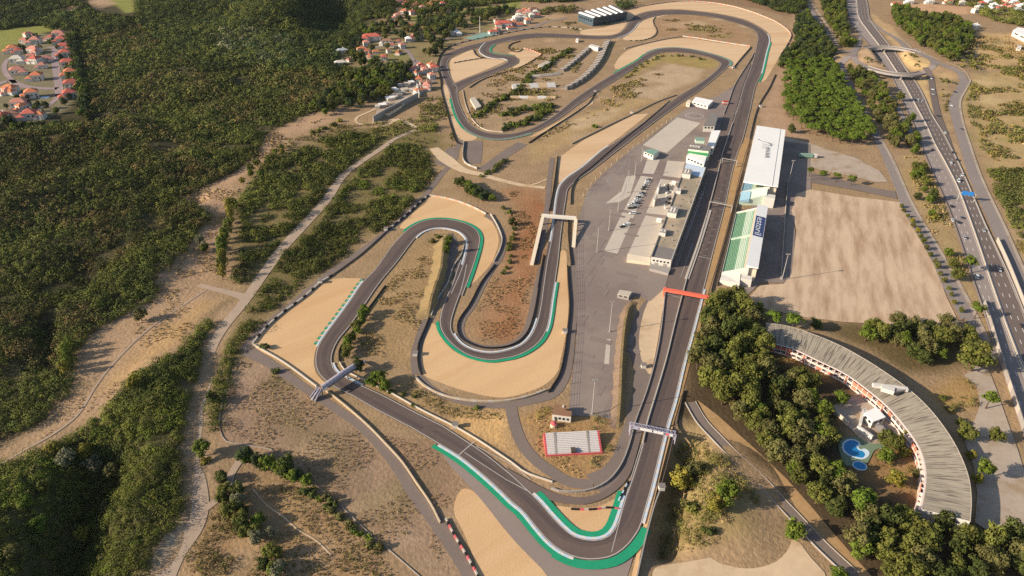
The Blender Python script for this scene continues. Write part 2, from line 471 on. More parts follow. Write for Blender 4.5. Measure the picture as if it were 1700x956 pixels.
# main straight with the last corner
PO = [(678,709),(724,736),(762,759),(801,790),(831.7,818),(850,836),(866,849),(891.5,880),(909.5,900),(930,916),(956,927.5),(984,930.5),(1015,925.6),(1038,911),(1053.6,893),(1064,875),(1071.6,849),(1082,813),(1097.3,751),(1108,708),(1121,665),(1135,606),(1147,563),(1159,518),(1171.5,470),(1179,440),(1194,382),(1204.5,341),(1214.5,293),(1224.5,255),(1233,233),(1244.7,187),(1255,142),(1262.6,126),(1272,88),(1277,65),(1271.5,54),(1255,42.5),(1232,32.5),(1194,24),(1156,19),(1118,16.4),(1080,19),(1057.6,25.3),(1045,35.4),(1037,48),(1024.7,56.5),(1007,60),(966.5,58.7),(916,55.7),(878,56),(840,61.5)]
PI_ = [(733.7,706),(780,736),(806,753.7),(850,789),(884,821),(899,836),(917,857),(938,878.6),(953,890),(973.8,896),(994.4,896),(1009.8,889.4),(1020,877),(1028,856.7),(1039,821),(1043.3,810),(1053.6,779.5),(1066.4,735.7),(1073.5,704),(1088,657),(1105.6,596.5),(1121,533),(1133.4,485),(1141,457.7),(1158.7,407),(1176.5,344),(1191.6,286),(1199,255),(1206,235),(1224.5,177),(1234.6,142),(1247.3,109),(1255.5,76),(1258,62),(1254,53),(1244.8,47),(1219.5,37.5),(1181.5,28.5),(1143.6,24.4),(1105.6,24.4),(1078,30),(1061,38),(1052.5,48),(1040,57.5),(1022,63.5),(991.8,65),(941,63),(890.6,62.5),(840,69.5)]
asphalt(track, PO, PI_, TZ)
# old outer loop on the left
O1 = [(850,60),(799.5,70.8),(761.5,81),(738.7,91),(731,103.7),(731.5,116),(738.7,136.6),(746.3,152),(751.4,172),(761.5,200),(776.7,217.6),(799.5,227.7),(824.8,231.5),(850,229),(885.5,219.5),(923.5,200),(961.4,173),(1002,146),(1042.4,121),(1067.7,103.5),(1088,91.5),(1108,86.5),(1143.6,88.5),(1169,93),(1188,100),(1196.5,106),(1193,113),(1181.5,124),(1156,142),(1126,160),(1083,192),(1037.3,225),(1024.7,234),(1001.9,248),(966.5,278),(941,296),(929.8,308.5),(924.7,324),(921,351.4),(916,392),(908,432),(902,472),(897,508),(890.6,536),(880.5,558),(865.3,573),(840,582.6),(814.6,586.4),(789,582.6),(769,573.5),(756.5,561),(750,548),(750,533),(756.5,510.5),(766.6,482),(772,460),(776,440)]
I1 = [(852,66),(799.5,78.5),(769,86.5),(751.4,94),(743.8,102),(743.8,114),(751.4,134),(759,146),(760,162),(771.6,192),(786.8,211.5),(809.6,220.5),(835,223),(850,222),(878,215),(916,194.8),(953.8,164.4),(991.8,139),(1029.7,116.4),(1057.6,101),(1075,88.5),(1093,82),(1118,79.7),(1143.6,82),(1174,88.5),(1199,96),(1211,102.5),(1208,111),(1194,124.5),(1164,149),(1138.5,166),(1105.6,189),(1062.6,221),(1050,231),(1022,253),(981.7,284),(956.4,301.5),(943.7,314),(940,331),(936,356.5),(932,386.8),(927.3,432),(922,469),(917,500),(913.4,525.7),(908,548.4),(895.7,568.7),(875.4,584),(855,592.7),(840,595.7),(814.6,599),(779,591.4),(754,576),(736,556),(730,541),(731,523),(741,493),(751.4,470),(757,452),(764,432)]
asphalt(track, O1, I1, TZ+0.008)
# hairpin loop at the left
O2 = [(733.7,706.5),(673,676),(635,656),(597,638.5),(572,625.5),(558,616.5),(551.5,601.5),(552.8,586),(562,566),(582,541),(607,505),(631,470),(660,435),(683,404.6),(698,388),(716,380.5),(736,379),(759,384),(770.4,392),(775.4,402),(774,417),(768,440),(756.5,469),(748,488)]
I2 = [(678,709.5),(622,680),(582,657),(551.5,642),(541.4,634.4),(527.5,619),(523,599),(527.5,576),(541.4,553.5),(562,525.7),(582,498),(601,470),(622.4,447.6),(647.7,412),(670.4,387),(683,376.7),(701,368),(723.6,364),(749,365.3),(774,371.7),(790.6,381.8),(797,394.4),(795.7,409.6),(787,440),(776.7,469),(768,492)]
asphalt(track, O2, I2, TZ+0.016)
# chicane
CL = [(838,62),(822,66),(806.6,71),(798,79),(796.4,86.4),(808,94.4),(821,97.3),(834.4,97.5),(842.5,101),(833,108.3),(799,121.5),(770,132),(748,142)]
CR_ = [(858,66.5),(831.5,71),(818,76.5),(813,82),(815.4,87),(825.6,90),(840,91.5),(853.5,93.7),(860.8,98.8),(860,104),(852,109),(828.6,118.6),(792,133),(777.3,140.5),(757,154)]
asphalt(track, CL, CR_, TZ+0.024)
o = track.build('race_track', M['asphalt']); tag(o, 'dark asphalt race track winding between the gravel traps', 'race track', None, 'structure')
for a, b in ((PO, PI_), (O1, I1), (O2, I2), (CL, CR_)): EXCL.append(np.array(px_edge(a)+px_edge(b)[::-1]))

# pit entry, pit lane and pit exit
PL = [(840,777),(878.6,798.8),(917,818),(943,824.5),(968.7,826),(994.4,819.4),(1020,802.6),(1035.6,779.5),(1046,751),(1055,712),(1072,656),(1086,610),(1096,558.5),(1102.5,508),(1105,478),(1112,450),(1116,436),(1150,350),(1171,290),(1180,262),(1190,230),(1203,190),(1220,142),(1244,101)]
PR = [(840,790),(883.7,821),(912,831),(943,837.4),(974,837.4),(1004.7,827),(1030.4,808),(1046,787),(1056,756),(1067,715),(1072.7,702),(1087,657),(1104.6,596.5),(1120,533),(1132.4,485),(1140,457.7),(1157.7,407),(1175.5,344),(1190.6,286),(1198,255),(1205,235),(1223.5,177),(1233.6,142),(1246.3,109)]
m_ = MB(); m_.flat(px_edge(PL, 4)+px_edge(PR, 4)[::-1], 0.42)
o = m_.build('pit_lane', M['pitlane']); tag(o, 'narrow asphalt pit lane beside the main straight', 'pit lane', None, 'structure'); EXCL.append(np.array(px_edge(PL, 4)+px_edge(PR, 4)[::-1]))

# ---------------------------------------------------------------- gravel traps, run-off, infield surfaces
def trap(pts, label, mat='gravel', sm=5): return sheet('gravel_trap', pts, M[mat], label, 'gravel trap', sm)
trap([(420,571),(440,546),(470,519),(506,493),(552,464),(585,462),(604,464),(592,484),(562,526),(540,554),(526,576),(521,600),(526,621),(540,636),(546,646),(521,637),(470.6,602)], 'broad tan gravel trap left of the arched footbridge')
trap([(706,338),(712,326),(736,328.7),(761.5,335),(787,345),(809,358),(822,377),(828,397),(824,417),(814,440),(800,456),(786,470),(779,474),(790,445),(798,414),(799,395),(792,380),(775,370),(749,363.5),(722,362),(700,366),(684,374),(672,380),(664,378),(690,350)], 'fan shaped gravel trap around the top of the left hairpin')
trap([(714,537),(722,538),(730,556),(744,574),(756,584),(780,594),(815,601),(841,598),(857,595),(877,586),(897,571),(910,550),(916,527),(920,500),(924,468),(929,435),(932,416),(938,416),(941,440),(942,470),(944,508),(940,553.5),(931,596.5),(925,619),(903,639.5),(873,652),(840,659.7),(814.6,658.5),(774,649.6),(736,637),(703,621.8),(698,606),(699,584),(706,558)], 'half moon gravel trap under the middle hairpin', sm=4)
trap([(925.5,263),(971,231),(1012,211),(1052,190.5),(1077,188.5),(1060,203),(1030,226.5),(1000,247.5),(965,276),(940,294.5),(928,305)], 'long wedge of gravel beside the back straight', 'gravel_pale', 0)
trap([(1047,15.5),(1093,7),(1126,3.2),(1169,4.4),(1206.8,9.5),(1245,19.6),(1270,29.4),(1287,37),(1309,52.5),(1312,60),(1303,80),(1295,92),(1282,115),(1266,136),(1261,134),(1266,118),(1275,87),(1280,65),(1274,53),(1256,41),(1233,31),(1194,22.6),(1156,17.6),(1118,15),(1080,17.5),(1057,23.6),(1045,33),(1036,34),(1041,24)], 'long curved gravel trap outside the far sweeping corner', 'gravel_pale', 3)
trap([(966,50),(1000,46),(1030,36.5),(1040,34),(1036,46),(1024,55.5),(1006,58.5),(966,57)], 'small gravel patch below the saw toothed shed', 'gravel_pale', 3)
trap([(1110,24),(1090,30),(1084,40.5),(1089,53),(1080,62),(1062.6,67),(1035,65.8),(1046,55),(1053,45),(1062,37),(1080,29.5)], 'gravel trap inside the far kink by the bare infield', 'gravel_pale', 4)
trap([(1021,114),(1032,91),(1050,80),(1080,71.5),(1113,65),(1143.6,63.5),(1194,71.5),(1244.8,78),(1240,88.5),(1219,112),(1211,113),(1213,103),(1199,94.6),(1174,87),(1143,80.5),(1117,78.4),(1092,80.6),(1074,87),(1056,99.8),(1030,114.5)], 'wide gravel trap outside the top right hairpin', 'gravel_pale', 3)
trap([(749,99),(760,93),(784,82.5),(793,92),(804.5,97.5),(830,98.4),(839,101),(825,108),(798,119.5),(768,131.5),(755,137),(748,117)], 'gravel trap inside the slow chicane', 'gravel_pale', 3)
trap([(842,88),(868,81),(884,85),(900,91),(880,101.5),(866,110),(856,114),(846,114),(862,105.5),(863,98.5),(855,92.5)], 'small triangular gravel trap right of the chicane', 'gravel_pale', 0)
trap([(734,143),(739,140),(747,156),(752,176),(762,203),(776,220),(792,228),(786,233),(768,234),(753,212),(742,175)], 'thin gravel strip along the old left straight', 'gravel_pale', 3)
trap([(767,812),(784,814),(801,832),(826,864),(850,893),(876,921),(899,944),(914,964),(798,964),(788,931),(770,885),(753,846)], 'gravel trap at the bottom beside the grey run off', 'gravel', 3)
trap([(921,840),(948,842.5),(972,843.5),(996,840),(1014,832),(1030,822),(1036,817),(1028,846),(1018,874),(1008,886),(993,892.5),(973,892.5),(954,886),(939,875),(926,857),(914,843)], 'small gravel pocket inside the last corner', 'gravel', 3)
trap([(1047,964),(1057,917),(1067,876),(1077,840),(1092,782),(1101,748),(1110,710),(1117,708),(1106,752),(1092,806),(1083,842),(1072,884),(1062,925),(1058,964)], 'thin gravel verge along the right of the last corner', 'gravel', 0)
trap([(878,160),(860,170)][:0] or [(932,199),(957,184),(982,166),(987,158),(984,172),(970,180),(944,197),(914,214),(890,226),(876,229),(900,217)], 'narrow gravel strip under the infield straight', 'gravel_pale', 0)
sheet('run_off', [(723.7,738),(744,769),(777.7,806),(801,832),(826,864),(850,893),(876,921),(899,944),(912,962),(1040,962),(1050,928),(1057,905),(1066,876),(1053,895),(1037,913),(1014,928),(984,933),(955,930),(929,918),(908,902),(890,882),(865,851),(849,838),(830,820),(800,792),(761,761)], M['runoff'], 'smooth grey asphalt run off outside the last corner', 'run off area', 0)
# dark skid on the run off, service roads
def srv(pts, w, label, **k): return road('service_road', pts, w, M['service'], label, 'service road', **k)
srv([(410,582),(447,603),(500,640),(560,680),(603,711),(656,770),(684,815),(728,872),(765,930),(785,965)], [9,6,5,5,5,5.5,5.5,6.5,6,6], 'service road along the lower edge of the left hairpin')
srv([(404,582),(424,556),(452,531),(487,503),(531,466),(578,432),(626,397),(655,374),(680,350),(706,324),(735,287),(752,268),(760,244),(764,232)], 5, 'perimeter road beyond the tyre wall of the left hairpin')
sheet('service_road', [(722,270),(738,252),(748,244),(754,246),(752,262),(744,276),(730,274)], M['service'], 'asphalt apron by the infield tunnel', 'service road', 3)
srv([(783,234),(786,252),(786,272)], [22,17,13], 'grey asphalt lay by below the old corner')
srv([(868,238),(845,252),(818,272),(800,284)], 12, 'old asphalt link road in the infield')
srv([(806,357),(821,367),(833,386),(836,405),(830,428),(815,450),(801,474),(784,508),(768,530),(764,546),(769,561),(783,571),(806,577),(838,575),(858,567),(872,553),(881,530),(888,496),(894,468),(900,442)], 4.5, 'service road behind the middle hairpin wall')
srv([(917,262),(912,300),(909,340),(903,385),(890,436)], 4.5, 'service road left of the back straight')
srv([(745,388),(753,402),(752,420),(742,445),(733,470),(726,495),(714,525),(704,545),(696,566),(690,592),(693,622)], 6, 'shaded service road inside the left hairpin')
srv([(694,624),(720,648),(750,662),(790,671),(840,672),(885,664),(915,654),(934,632),(943,606),(948,560),(952,508),(951,460),(953,430),(954,390)], [4,4,4,4.5,5,6,7,6,5,5,5,5,5,5], 'service road around the half moon gravel trap')
srv([(848,675),(853,700),(866,735),(885,760),(915,783),(945,800),(985,805)], 6, 'curved service road left of the red and white stand')
srv([(985,803),(1012,790),(1030,765),(1042,730),(1050,700),(1061,668),(1068,640),(1064,610),(1055,580),(1055,555),(1063,528),(1075,508),(1085,492),(1080,478),(1068,470)], [12,11,9,8,7,9,11,8,7,7,7,7,7,5,4], 'service road sweeping past the embankment to the paddock')
sheet('infield_gravel', [(1074,505),(1095,480),(1103,484),(1099,520),(1093,560),(1084,606),(1079,622),(1068,606),(1061,575),(1062,550)], M['sand'], 'brown gravel island beside the pit entry', 'gravel', 3)
# paddock
sheet('paddock_asphalt', [(960,365),(966,345),(975,318),(990,300),(1020,272),(1052,245),(1068,236),(1122,193),(1150,172),(1190,160),(1222,140),(1203,188),(1188,235),(1176,268),(1115,436),(1104,478),(1080,500),(1046,488),(1038,510),(1031,545),(1029,590),(1027,640),(1025,700),(1000,692),(944,690),(948,640),(953,600),(957,560),(958,500),(957,440)], M['paddock'], 'broad grey asphalt paddock beside the pit building', 'paddock')
def pad(pts, label): return sheet('concrete_pad', pts, M['concrete'], label, 'concrete pad')
pad([(1124,195),(1162.5,204.5),(1107,254),(1096,251),(1067,241)], 'large pale concrete pad at the far end of the paddock')
pad([(1075,263),(1095.5,265.4),(1085,289.4),(1066.4,288)], 'small pale pad, farthest of the left row in the paddock')
pad([(1064,292),(1084,294.5),(1055,351.4),(1036,349)], 'pale pad under the row of parked cars in the paddock')
pad([(1033.5,352.7),(1053.8,356.5),(1024.7,422),(1002,418.5)], 'long pale pad, nearest of the left row in the paddock')
pad([(1108,266.7),(1137,269),(1129.7,295.8),(1100.6,292)], 'small pale pad beside the pit building under the control tower')
pad([(1096.8,297),(1128.4,302),(1108,357.8),(1072.7,354)], 'pale pad with two sheds beside the pit building')
pad([(1071.5,357.8),(1107,364),(1077.8,431),(1041,424.8)], 'long pale pad beside the near end of the pit building')
sheet('concrete_patch', [(1031,318),(1040,293),(1056,291),(1046,325),(1030,335),(1005,338)], M['concrete'], 'faded paler asphalt patch left of the parked cars', 'asphalt patch')
sheet('painted_panel', [(1007,563),(1014,563.5),(1011,605),(1003,604)], M['concrete'], 'pale rectangle painted on the near paddock asphalt', 'ground marking', grow=False)

# ---------------------------------------------------------------- paint on the track
def paint(name, mats, pts, w, z, period, mis, label, cat):
    mb = MB(); mb.strip(resample(pts, period), w, z, mis)
    return tag(mb.build(name, mats), label, cat, None, 'structure')
wPO = px_edge(PO); wPI = px_edge(PI_); wO1 = px_edge(O1); wI1 = px_edge(I1); wO2 = px_edge(O2); wI2 = px_edge(I2); wCL = px_edge(CL); wCR = px_edge(CR_)
LZ = TZ+0.05
lines = MB()
for e, d in ((wPO, 0.5), (wPI, -0.5), (wO1, 0.5), (wI1, -0.5), (wO2, 0.5), (wI2, -0.5), (wCL, .5), (wCR, -.5)):
    k = 1 if e in (wPO, wO1, wCL) else 1
    # the inside of the asphalt lies to the left of wPO / wO1 / wCL when their direction runs away from the pits
    lines.strip(resample(offset(e, d), 4), 0.42, LZ)
for a, b in (((760,758),(786,735)),): lines.strip(W([a, b]), 0.5, LZ+.004)
for k in range(16):          # grid boxes on the straight
    t = k/15; c = np.array(U(1222-2.9*k*1.35, 262+8.2*k*1.35))
    for sgn in (-1, 1):
        x, y = c[0]+sgn*3.2, c[1]+sgn*2.2
        lines.strip([(x-1.3, y), (x+1.3, y)], 0.3, LZ+.004)
lines.strip(cr(W([(1015,918),(1030,860),(1046,800),(1066,735),(1078,705)]), 6), 0.3, LZ+.004)
lines.strip(W([(791,742),(850,772),(880,797)]), 0.35, LZ+.004)
lines.strip(W([(771,752),(840,797),(880,818)]), 0.35, LZ+.004)
for a, b in (((1200,267.5),(1222,271)), ((1148,424),(1181,431)), ((1180,333),(1203,338)), ((1104,489),(1134,496))): lines.strip(W([a, b]), 0.45, LZ+.004)
for i in range(7): lines.strip(W([(1219+i*1.6, 188-i*3.4), (1223+i*1.6, 189-i*3.4)]), 0.9, LZ+.004)
o = lines.build('track_marking', M['line']); tag(o, 'white edge lines and grid boxes painted on the track', 'track marking', None, 'structure')

def kerb(e, a, b, d, w, mats, period, label, z=LZ+.012):
    mb = MB(); mb.wall(resample(offset(sub(e, a, b), d), period), w, 0.1, z+0.05, tuple(range(len(mats))))
    return tag(mb.build('kerb', [M[m] for m in mats]), label, 'kerb', None, 'structure')
def band(e, a, b, d, w, mat, label, z=None):
    mb = MB(); mb.strip(resample(offset(sub(e, a, b), d), 3), w, z or LZ+.006)
    return tag(mb.build('painted_strip', M[mat]), label, 'painted strip', None, 'structure')
WB = ('white', 'bluewhite')
kerb(wPO, (727,738), (952,926), -0.6, 1.3, WB, 2.2, 'white and pale blue kerb outside the last corner')
band(wPO, (724,736), (930,916), -2.4, 2.4, 'green', 'green band behind the kerb leading into the last corner')
band(wPO, (925,914), (1064,874), -2.4, 4.2, 'green', 'broad green band outside the apex of the last corner', LZ+.009)
kerb(wPO, (1066,868), (1168,482), -0.5, 1.2, WB, 3, 'white kerb along the right of the main straight')
kerb(wPI, (884,821), (1038,824), 0.6, 1.3, WB, 2.2, 'white kerb inside the last corner')
band(wPI, (886,823), (1039,820), 2.6, 2.8, 'green', 'green band inside the last corner')
kerb(wPO, (1264,122), (1272,57), -0.5, 1.2, WB, 3, 'pale kerb at the far end of the main straight')
band(wPO, (1258,135), (1276,70), -2.0, 2.2, 'green', 'green strip outside the first corner')
kerb(wI2, (528,575), (604,466), 0.5, 1.1, WB, 2.5, 'white kerb beside the broad left gravel trap') 
mb = MB(); mb.strip(resample(offset(sub(wI2, (529,574), (606,463)), 2.0), 1.7), 1.9, LZ+.006, (0, 1, None))
tag(mb.build('painted_strip', [M['green'], M['greenfade']]), 'dashed green strip beside the broad left gravel trap', 'painted strip', None, 'structure')
band(wI2, (672,385), (772,478), 1.2, 1.9, 'green', 'green band around the top of the left hairpin')
kerb(wO2, (690,396), (770,440), -0.6, 1.1, WB, 2.5, 'white kerb inside the top of the left hairpin')
kerb(wO2, (552,604), (600,640), -0.6, 1.1, WB, 2.5, 'white kerb under the arched footbridge')
band(wI1, (922,469), (729,535), 1.2, 2.0, 'green', 'green band around the middle hairpin')
kerb(wI1, (921,470), (905,552), 0.4, 0.9, WB, 1.8, 'white kerb entering the middle hairpin')
kerb(wO1, (893,528), (752,555), -0.6, 1.0, WB, 2.2, 'white kerb inside the middle hairpin')
kerb(wO1, (1010,242), (914,400), -0.6, 1.1, ('white', 'bluewhite'), 1.8, 'chequered white kerb on the left of the back straight')
band(wI1, (1020,122), (1062,98), 1.4, 2.6, 'green', 'green strip before the top right hairpin') if False else None
band(wI1, (1022,121), (1072,90), 1.5, 2.4, 'green', 'green strip before the top right hairpin')
band(wI1, (1075,88), (1208,110), 2.0, 3.6, 'greenfade', 'worn green band around the top right hairpin')
band(wO1, (750,165), (772,213), -1.6, 2.2, 'green', 'green strip on the old left straight')
band(wO1, (772,214), (880,222), -1.6, 2.6, 'greenfade', 'worn green band at the old bottom corner')
band(wCR, (822,75), (852,93), 1.3, 2.4, 'green', 'green strip inside the slow chicane')
kerb(wCL, (806,71), (842,101), -0.5, 1.0, WB, 2.5, 'white kerb on the left of the slow chicane')
kerb(wPI, (1062,37), (1025,63), 0.6, 1.0, WB, 2.5, 'white kerb inside the far kink')
kerb(wI1, (768,185), (850,222), 0.5, 1.0, WB, 2.5, 'white kerb inside the old bottom corner') if False else None
# concrete verge of the start straight (brown earth strip)
sheet('verge', [(1117,706),(1134,648),(1145,606),(1158,563),(1170,515),(1177,482),(1190,440),(1206,382),(1217,341),(1227,293),(1237,255),(1246,230),(1240,230),(1231,240),(1222,262),(1212,302),(1202,346),(1192,386),(1177,442),(1170,470),(1157,518),(1146,563),(1134,606),(1120,665),(1108,708)], M['garden'], 'brown earth verge along the grandstand side of the straight', 'verge')
# helipad rings, karting loop painted on the paddock
rings = MB()
c = U(1153, 192.5)
for r, w in ((9.5, .7), (7.0, .7)):
    for k in range(24):
        if k % 2 == 0 or r > 8:
            t0 = 2*math.pi*k/24; t1 = t0+2*math.pi/24*0.7
            rings.strip([(c[0]+r*math.cos(t0+(t1-t0)*q/3), c[1]+r*math.sin(t0+(t1-t0)*q/3)) for q in range(4)], w, ZC[0]+.05)
o = rings.build('helipad_marking', M['white']); tag(o, 'dashed white double ring painted at the far end of the paddock', 'ground marking', None, 'structure')
loop = MB()
for pts in ([(1042,263),(1030,285),(1014,296),(1012,305),(1005,312),(990,314),(980,318),(976,326),(979,333),(990,337),(1008,336),(1025,330),(1036,318),(1040,300),(1044,280),(1046,262)],
            [(1038,266),(1026,286),(1010,297),(1008,304),(1002,309),(990,311),(977,317),(973,326),(976,335),(990,341),(1010,339),(1026,336)],
            [(1048,290),(1042,305),(1036,322),(1028,342)]):
    loop.strip(cr(W(pts), 6), 0.28, ZC[0]+.05)
o = loop.build('karting_marking', M['line']); tag(o, 'thin looping kart course lines painted on the paddock', 'ground marking', None, 'structure')
pl = MB()
for a, b in (((1120,440),(1165,318)), ((1122,445),(1168,320)), ((1137,400),(1176,296)), ((1130,460),(1150,405))): pl.strip(W([a, b]), 0.25, 0.44)
o = pl.build('pit_marking', M['line']); tag(o, 'thin white pit box lines in front of the garages', 'ground marking', None, 'structure')

def mid(A, B, t=.5):
    a = np.array(resample(A, 5)); bb = np.array(B); out = []
    for q in a:
        k = int(np.argmin(((bb-q)**2).sum(1))); out.append(tuple(q*(1-t)+bb[k]*t))
    for _ in range(4): out = [out[0]]+[tuple((np.array(out[i-1])+2*np.array(out[i])+np.array(out[i+1]))/4) for i in range(1, len(out)-1)]+[out[-1]]
    return out
M['rubber1'] = material('worn_racing_line', S(98,84,78), .8, .07, .6, .10, .04)
M['rubber2'] = material('dark_racing_line', S(89,76,72), .75, .07, .6, .12, .05)
for k, (A, B) in enumerate(((wPI, wPO), (wI1, wO1), (wO2, wI2), (wCR, wCL))):
    c_ = mid(A, B); n = len(c_); ph = np.cumsum([0]+[math.dist(c_[i], c_[i+1]) for i in range(n-1)])
    w1 = [tuple(q) for q in c_]
    off = np.array([2.2*math.sin(p/95+k) for p in ph]); p_ = np.array(c_); t_ = np.gradient(p_, axis=0); t_ /= np.linalg.norm(t_, axis=1, keepdims=True)
    c2 = [tuple(q) for q in p_+np.c_[-t_[:, 1], t_[:, 0]]*off[:, None]]
    m_ = MB(); m_.strip(c2, 6.0, LZ-.016+k*.001); tag(m_.build('racing_line', M['rubber1']), ('worn dark racing line along the main straight and last corner','worn dark racing line round the old outer loop and middle hairpin','worn dark racing line round the left hairpin','worn dark racing line through the slow chicane')[k], 'racing line', None, 'structure')
    m_ = MB(); m_.strip(c2, 2.6, LZ-.010+k*.001); tag(m_.build('racing_line', M['rubber2']), ('darkest tyre rubber on the main straight and last corner','darkest tyre rubber on the old outer loop and middle hairpin','darkest tyre rubber on the left hairpin','darkest tyre rubber in the slow chicane')[k], 'racing line', None, 'structure')
pt = MB()
for k in range(34):
    px = random.uniform(965, 1050); py = random.uniform(350, 690); q = U(px, py)
    a_ = random.choice((R(66), R(-24))); w_, l_ = random.uniform(2, 6), random.uniform(5, 22); ca, sa = math.cos(a_), math.sin(a_)
    pt.flat([(q[0]+x*ca-y*sa, q[1]+x*sa+y*ca) for x, y in ((-l_/2,-w_/2),(l_/2,-w_/2),(l_/2,w_/2),(-l_/2,w_/2))], ZC[0]+.02+k*.001)
tag(pt.build('asphalt_patch', material('patched_asphalt', S(133,118,109), .9, .08, .5)), 'slightly darker repaired patches of the paddock asphalt', 'asphalt patch', None, 'structure')
# ================================================================ ROADS OUTSIDE THE CIRCUIT
road('dirt_road', [(268,975),(291,923),(321,879),(332,848),(329,802),(318,765),(326,710),(328,680),(343,632),(350,583),(370,545),(400,508),(417,485),(434,460),(466,416),(503,375),(541,333),(571,290),(605,265),(637,244),(656,230),(690,216)],
     [8.2,8.2,8,7.2,7,6.4,6,6,6,5.5,6.5,7,7,7.5,8,8.5,8.5,7.5,6,6,5.5,5], M['dirt'], 'pale dirt road winding down the left side past the scrub', 'dirt road')
road('dirt_road', [(272,463),(300,468),(322,472),(352,479),(380,486),(405,493)], [4,4,4,4,5,7], M['dirt'], 'short dirt track joining the dirt road from the left', 'dirt road')
road('dirt_path', [(0,772),(40,748),(90,720),(128,690),(160,640),(190,602),(245,548),(300,510),(343,481)], 1.2, M['dirt'], 'faint footpath along the dry clearing', 'path')
road('dirt_path', [(340,846),(362,828),(380,804),(384,788),(398,765)], 3.5, M['dirt'], 'footpath branching from the dirt road at the lower left', 'path')
road('dirt_path', [(420,812),(444,840),(470,858),(495,880),(525,898),(550,922)], .7, M['sand'], 'narrow footpath through the lower dry grass', 'path')
road('dirt_path', [(720,246),(740,264),(770,283),(800,290),(830,299),(870,308),(905,312)], [9,14,9,7,6,5,5], M['sand'], 'sandy track crossing the infield above the hairpins', 'path')
road('dirt_path', [(840,300),(866,309),(890,305),(908,298)], 2, M['sand'], 'thin sandy track in the reddish grass', 'path')
road('dirt_path', [(655,198),(620,204),(596,206),(592,196),(612,186),(634,176)], 3.2, M['sand'], 'looping dirt track by the yard of sheds', 'path')
road('dirt_path', [(616,212),(640,208),(662,198),(676,204),(690,212)], 5, M['sand'], 'short dirt track below the yard of sheds', 'path')
# the old stone paved lane at the lower right with its wall
_, lane = road('stone_lane', [(1146,668),(1165,700),(1190,727),(1222,760),(1262,797),(1296,834),(1332,872),(1366,908),(1420,958)], 4.6, M['service'], 'narrow paved lane running diagonally below the big trees', 'lane')
sheet('lane_verge', [(1158,664),(1192,690),(1252,744),(1306,795),(1346,840),(1388,890),(1450,960),(1420,960),(1364,898),(1330,864),(1294,827),(1258,790),(1220,752),(1180,712)], M['garden'], 'sandy verge along the diagonal lane', 'verge', z=0.09)
sheet('sandy_ground', [(1085,962),(1088,943),(1130,935),(1200,922),(1238,911),(1262,891),(1290,882),(1320,895),(1345,925),(1372,962)], M['sand'], 'bare pale sand at the bottom right', 'sand', 3)
# left estate
for pts, w, lb in (([(78,79),(88,79),(91,100),(95,125),(98,150),(97,160)], 9, 'straight estate street between the villas'),
                   ([(-25,143),(-8,141),(15,134),(30,140),(48,145),(70,147),(96,147)], 9, 'curved estate street below the villas'),
                   ([(14,97),(8,106),(7,113),(12,125),(25,138)], 6, 'short estate street on the left edge'),
                   ([(-25,182),(0,184),(41,186),(78,176),(92,165),(97,156)], 6, 'lower looping estate street')):
    road('estate_street', pts, w, M['estate_road'], lb, 'street', drape=True, up=.25)
# village streets
for pts, w, lb in (([(610,84),(628,78),(655,76),(672,82),(684,95),(690,115),(694,140),(697,156)], 5.5, 'village street curving down to the yard'),
                   ([(690,100),(702,112),(712,128),(722,137)], 4, 'village lane beside the orange roofs'),
                   ([(735,66),(760,60),(800,55),(840,50),(880,46),(910,36),(940,30)], 6, 'village street behind the old outer track')):
    road('village_street', pts, w, M['road'], lb, 'street', drape=True, up=.2)
sheet('yard_ground', [(640,172),(664,140),(690,135),(702,158),(680,166),(640,190),(622,196),(626,180)], M['plaza'], 'dusty grey ground of the yard of sheds', 'yard')
sheet('car_park', [(770,64),(803,54),(826,57),(790,67)], M['netting'], 'pale green tennis court by the outer track', 'court')
# avenue
AV = [(1322,-20),(1337,0),(1353,26),(1374,59),(1388,92),(1398,118),(1410,142),(1425,170),(1441,200),(1459,234),(1473,262),(1487,296),(1506,338),(1534,386),(1565,438),(1588,478),(1610,520),(1627,556),(1645,596)]
road('avenue', AV, 8.5, M['road'], 'straight two lane avenue beside the pine plantation', 'road')
road('footway', [(1345,0),(1361,24),(1382,58),(1395,85)], 3, M['plaza'], 'pale footway along the avenue', 'pavement')
road('footway', [(1465,235),(1480,262),(1495,296),(1514,338),(1542,386),(1573,438),(1596,478),(1618,520),(1640,566)], 2.5, M['plaza'], 'pale pavement on the right of the avenue', 'pavement')
mk = MB(); mk.strip(resample(cr(W([(1466,262),(1479,294),(1497,338),(1525,386),(1556,438),(1579,478),(1600,520)]), 6), 5), .35, .5)
mk.strip(resample(cr(W([(1480,262),(1492,294),(1511,338),(1539,386),(1570,438)]), 6), 5), .25, .5)
tag(mk.build('road_marking', M['line']), 'white edge line along the avenue', 'road marking', None, 'structure')
sheet('plaza', [(1490,322),(1497,336),(1512,362),(1540,412),(1562,450),(1588,497),(1602,528),(1596,532),(1570,486),(1540,436),(1512,388),(1497,356)][::-1], M['road'], 'parking strip along the avenue', 'parking strip')
sheet('access_road', [(1310,283),(1345,287),(1400,300),(1450,312),(1486,318),(1490,331),(1430,318),(1345,303),(1308,300)], M['service'], 'asphalt access road with a central planted strip', 'road')
sheet('access_yard', [(1303,228),(1345,238),(1365,246),(1420,262),(1460,284),(1474,302),(1455,303),(1400,290),(1345,279),(1300,276)], M['plaza'], 'pale concrete yard behind the far grandstand', 'yard')
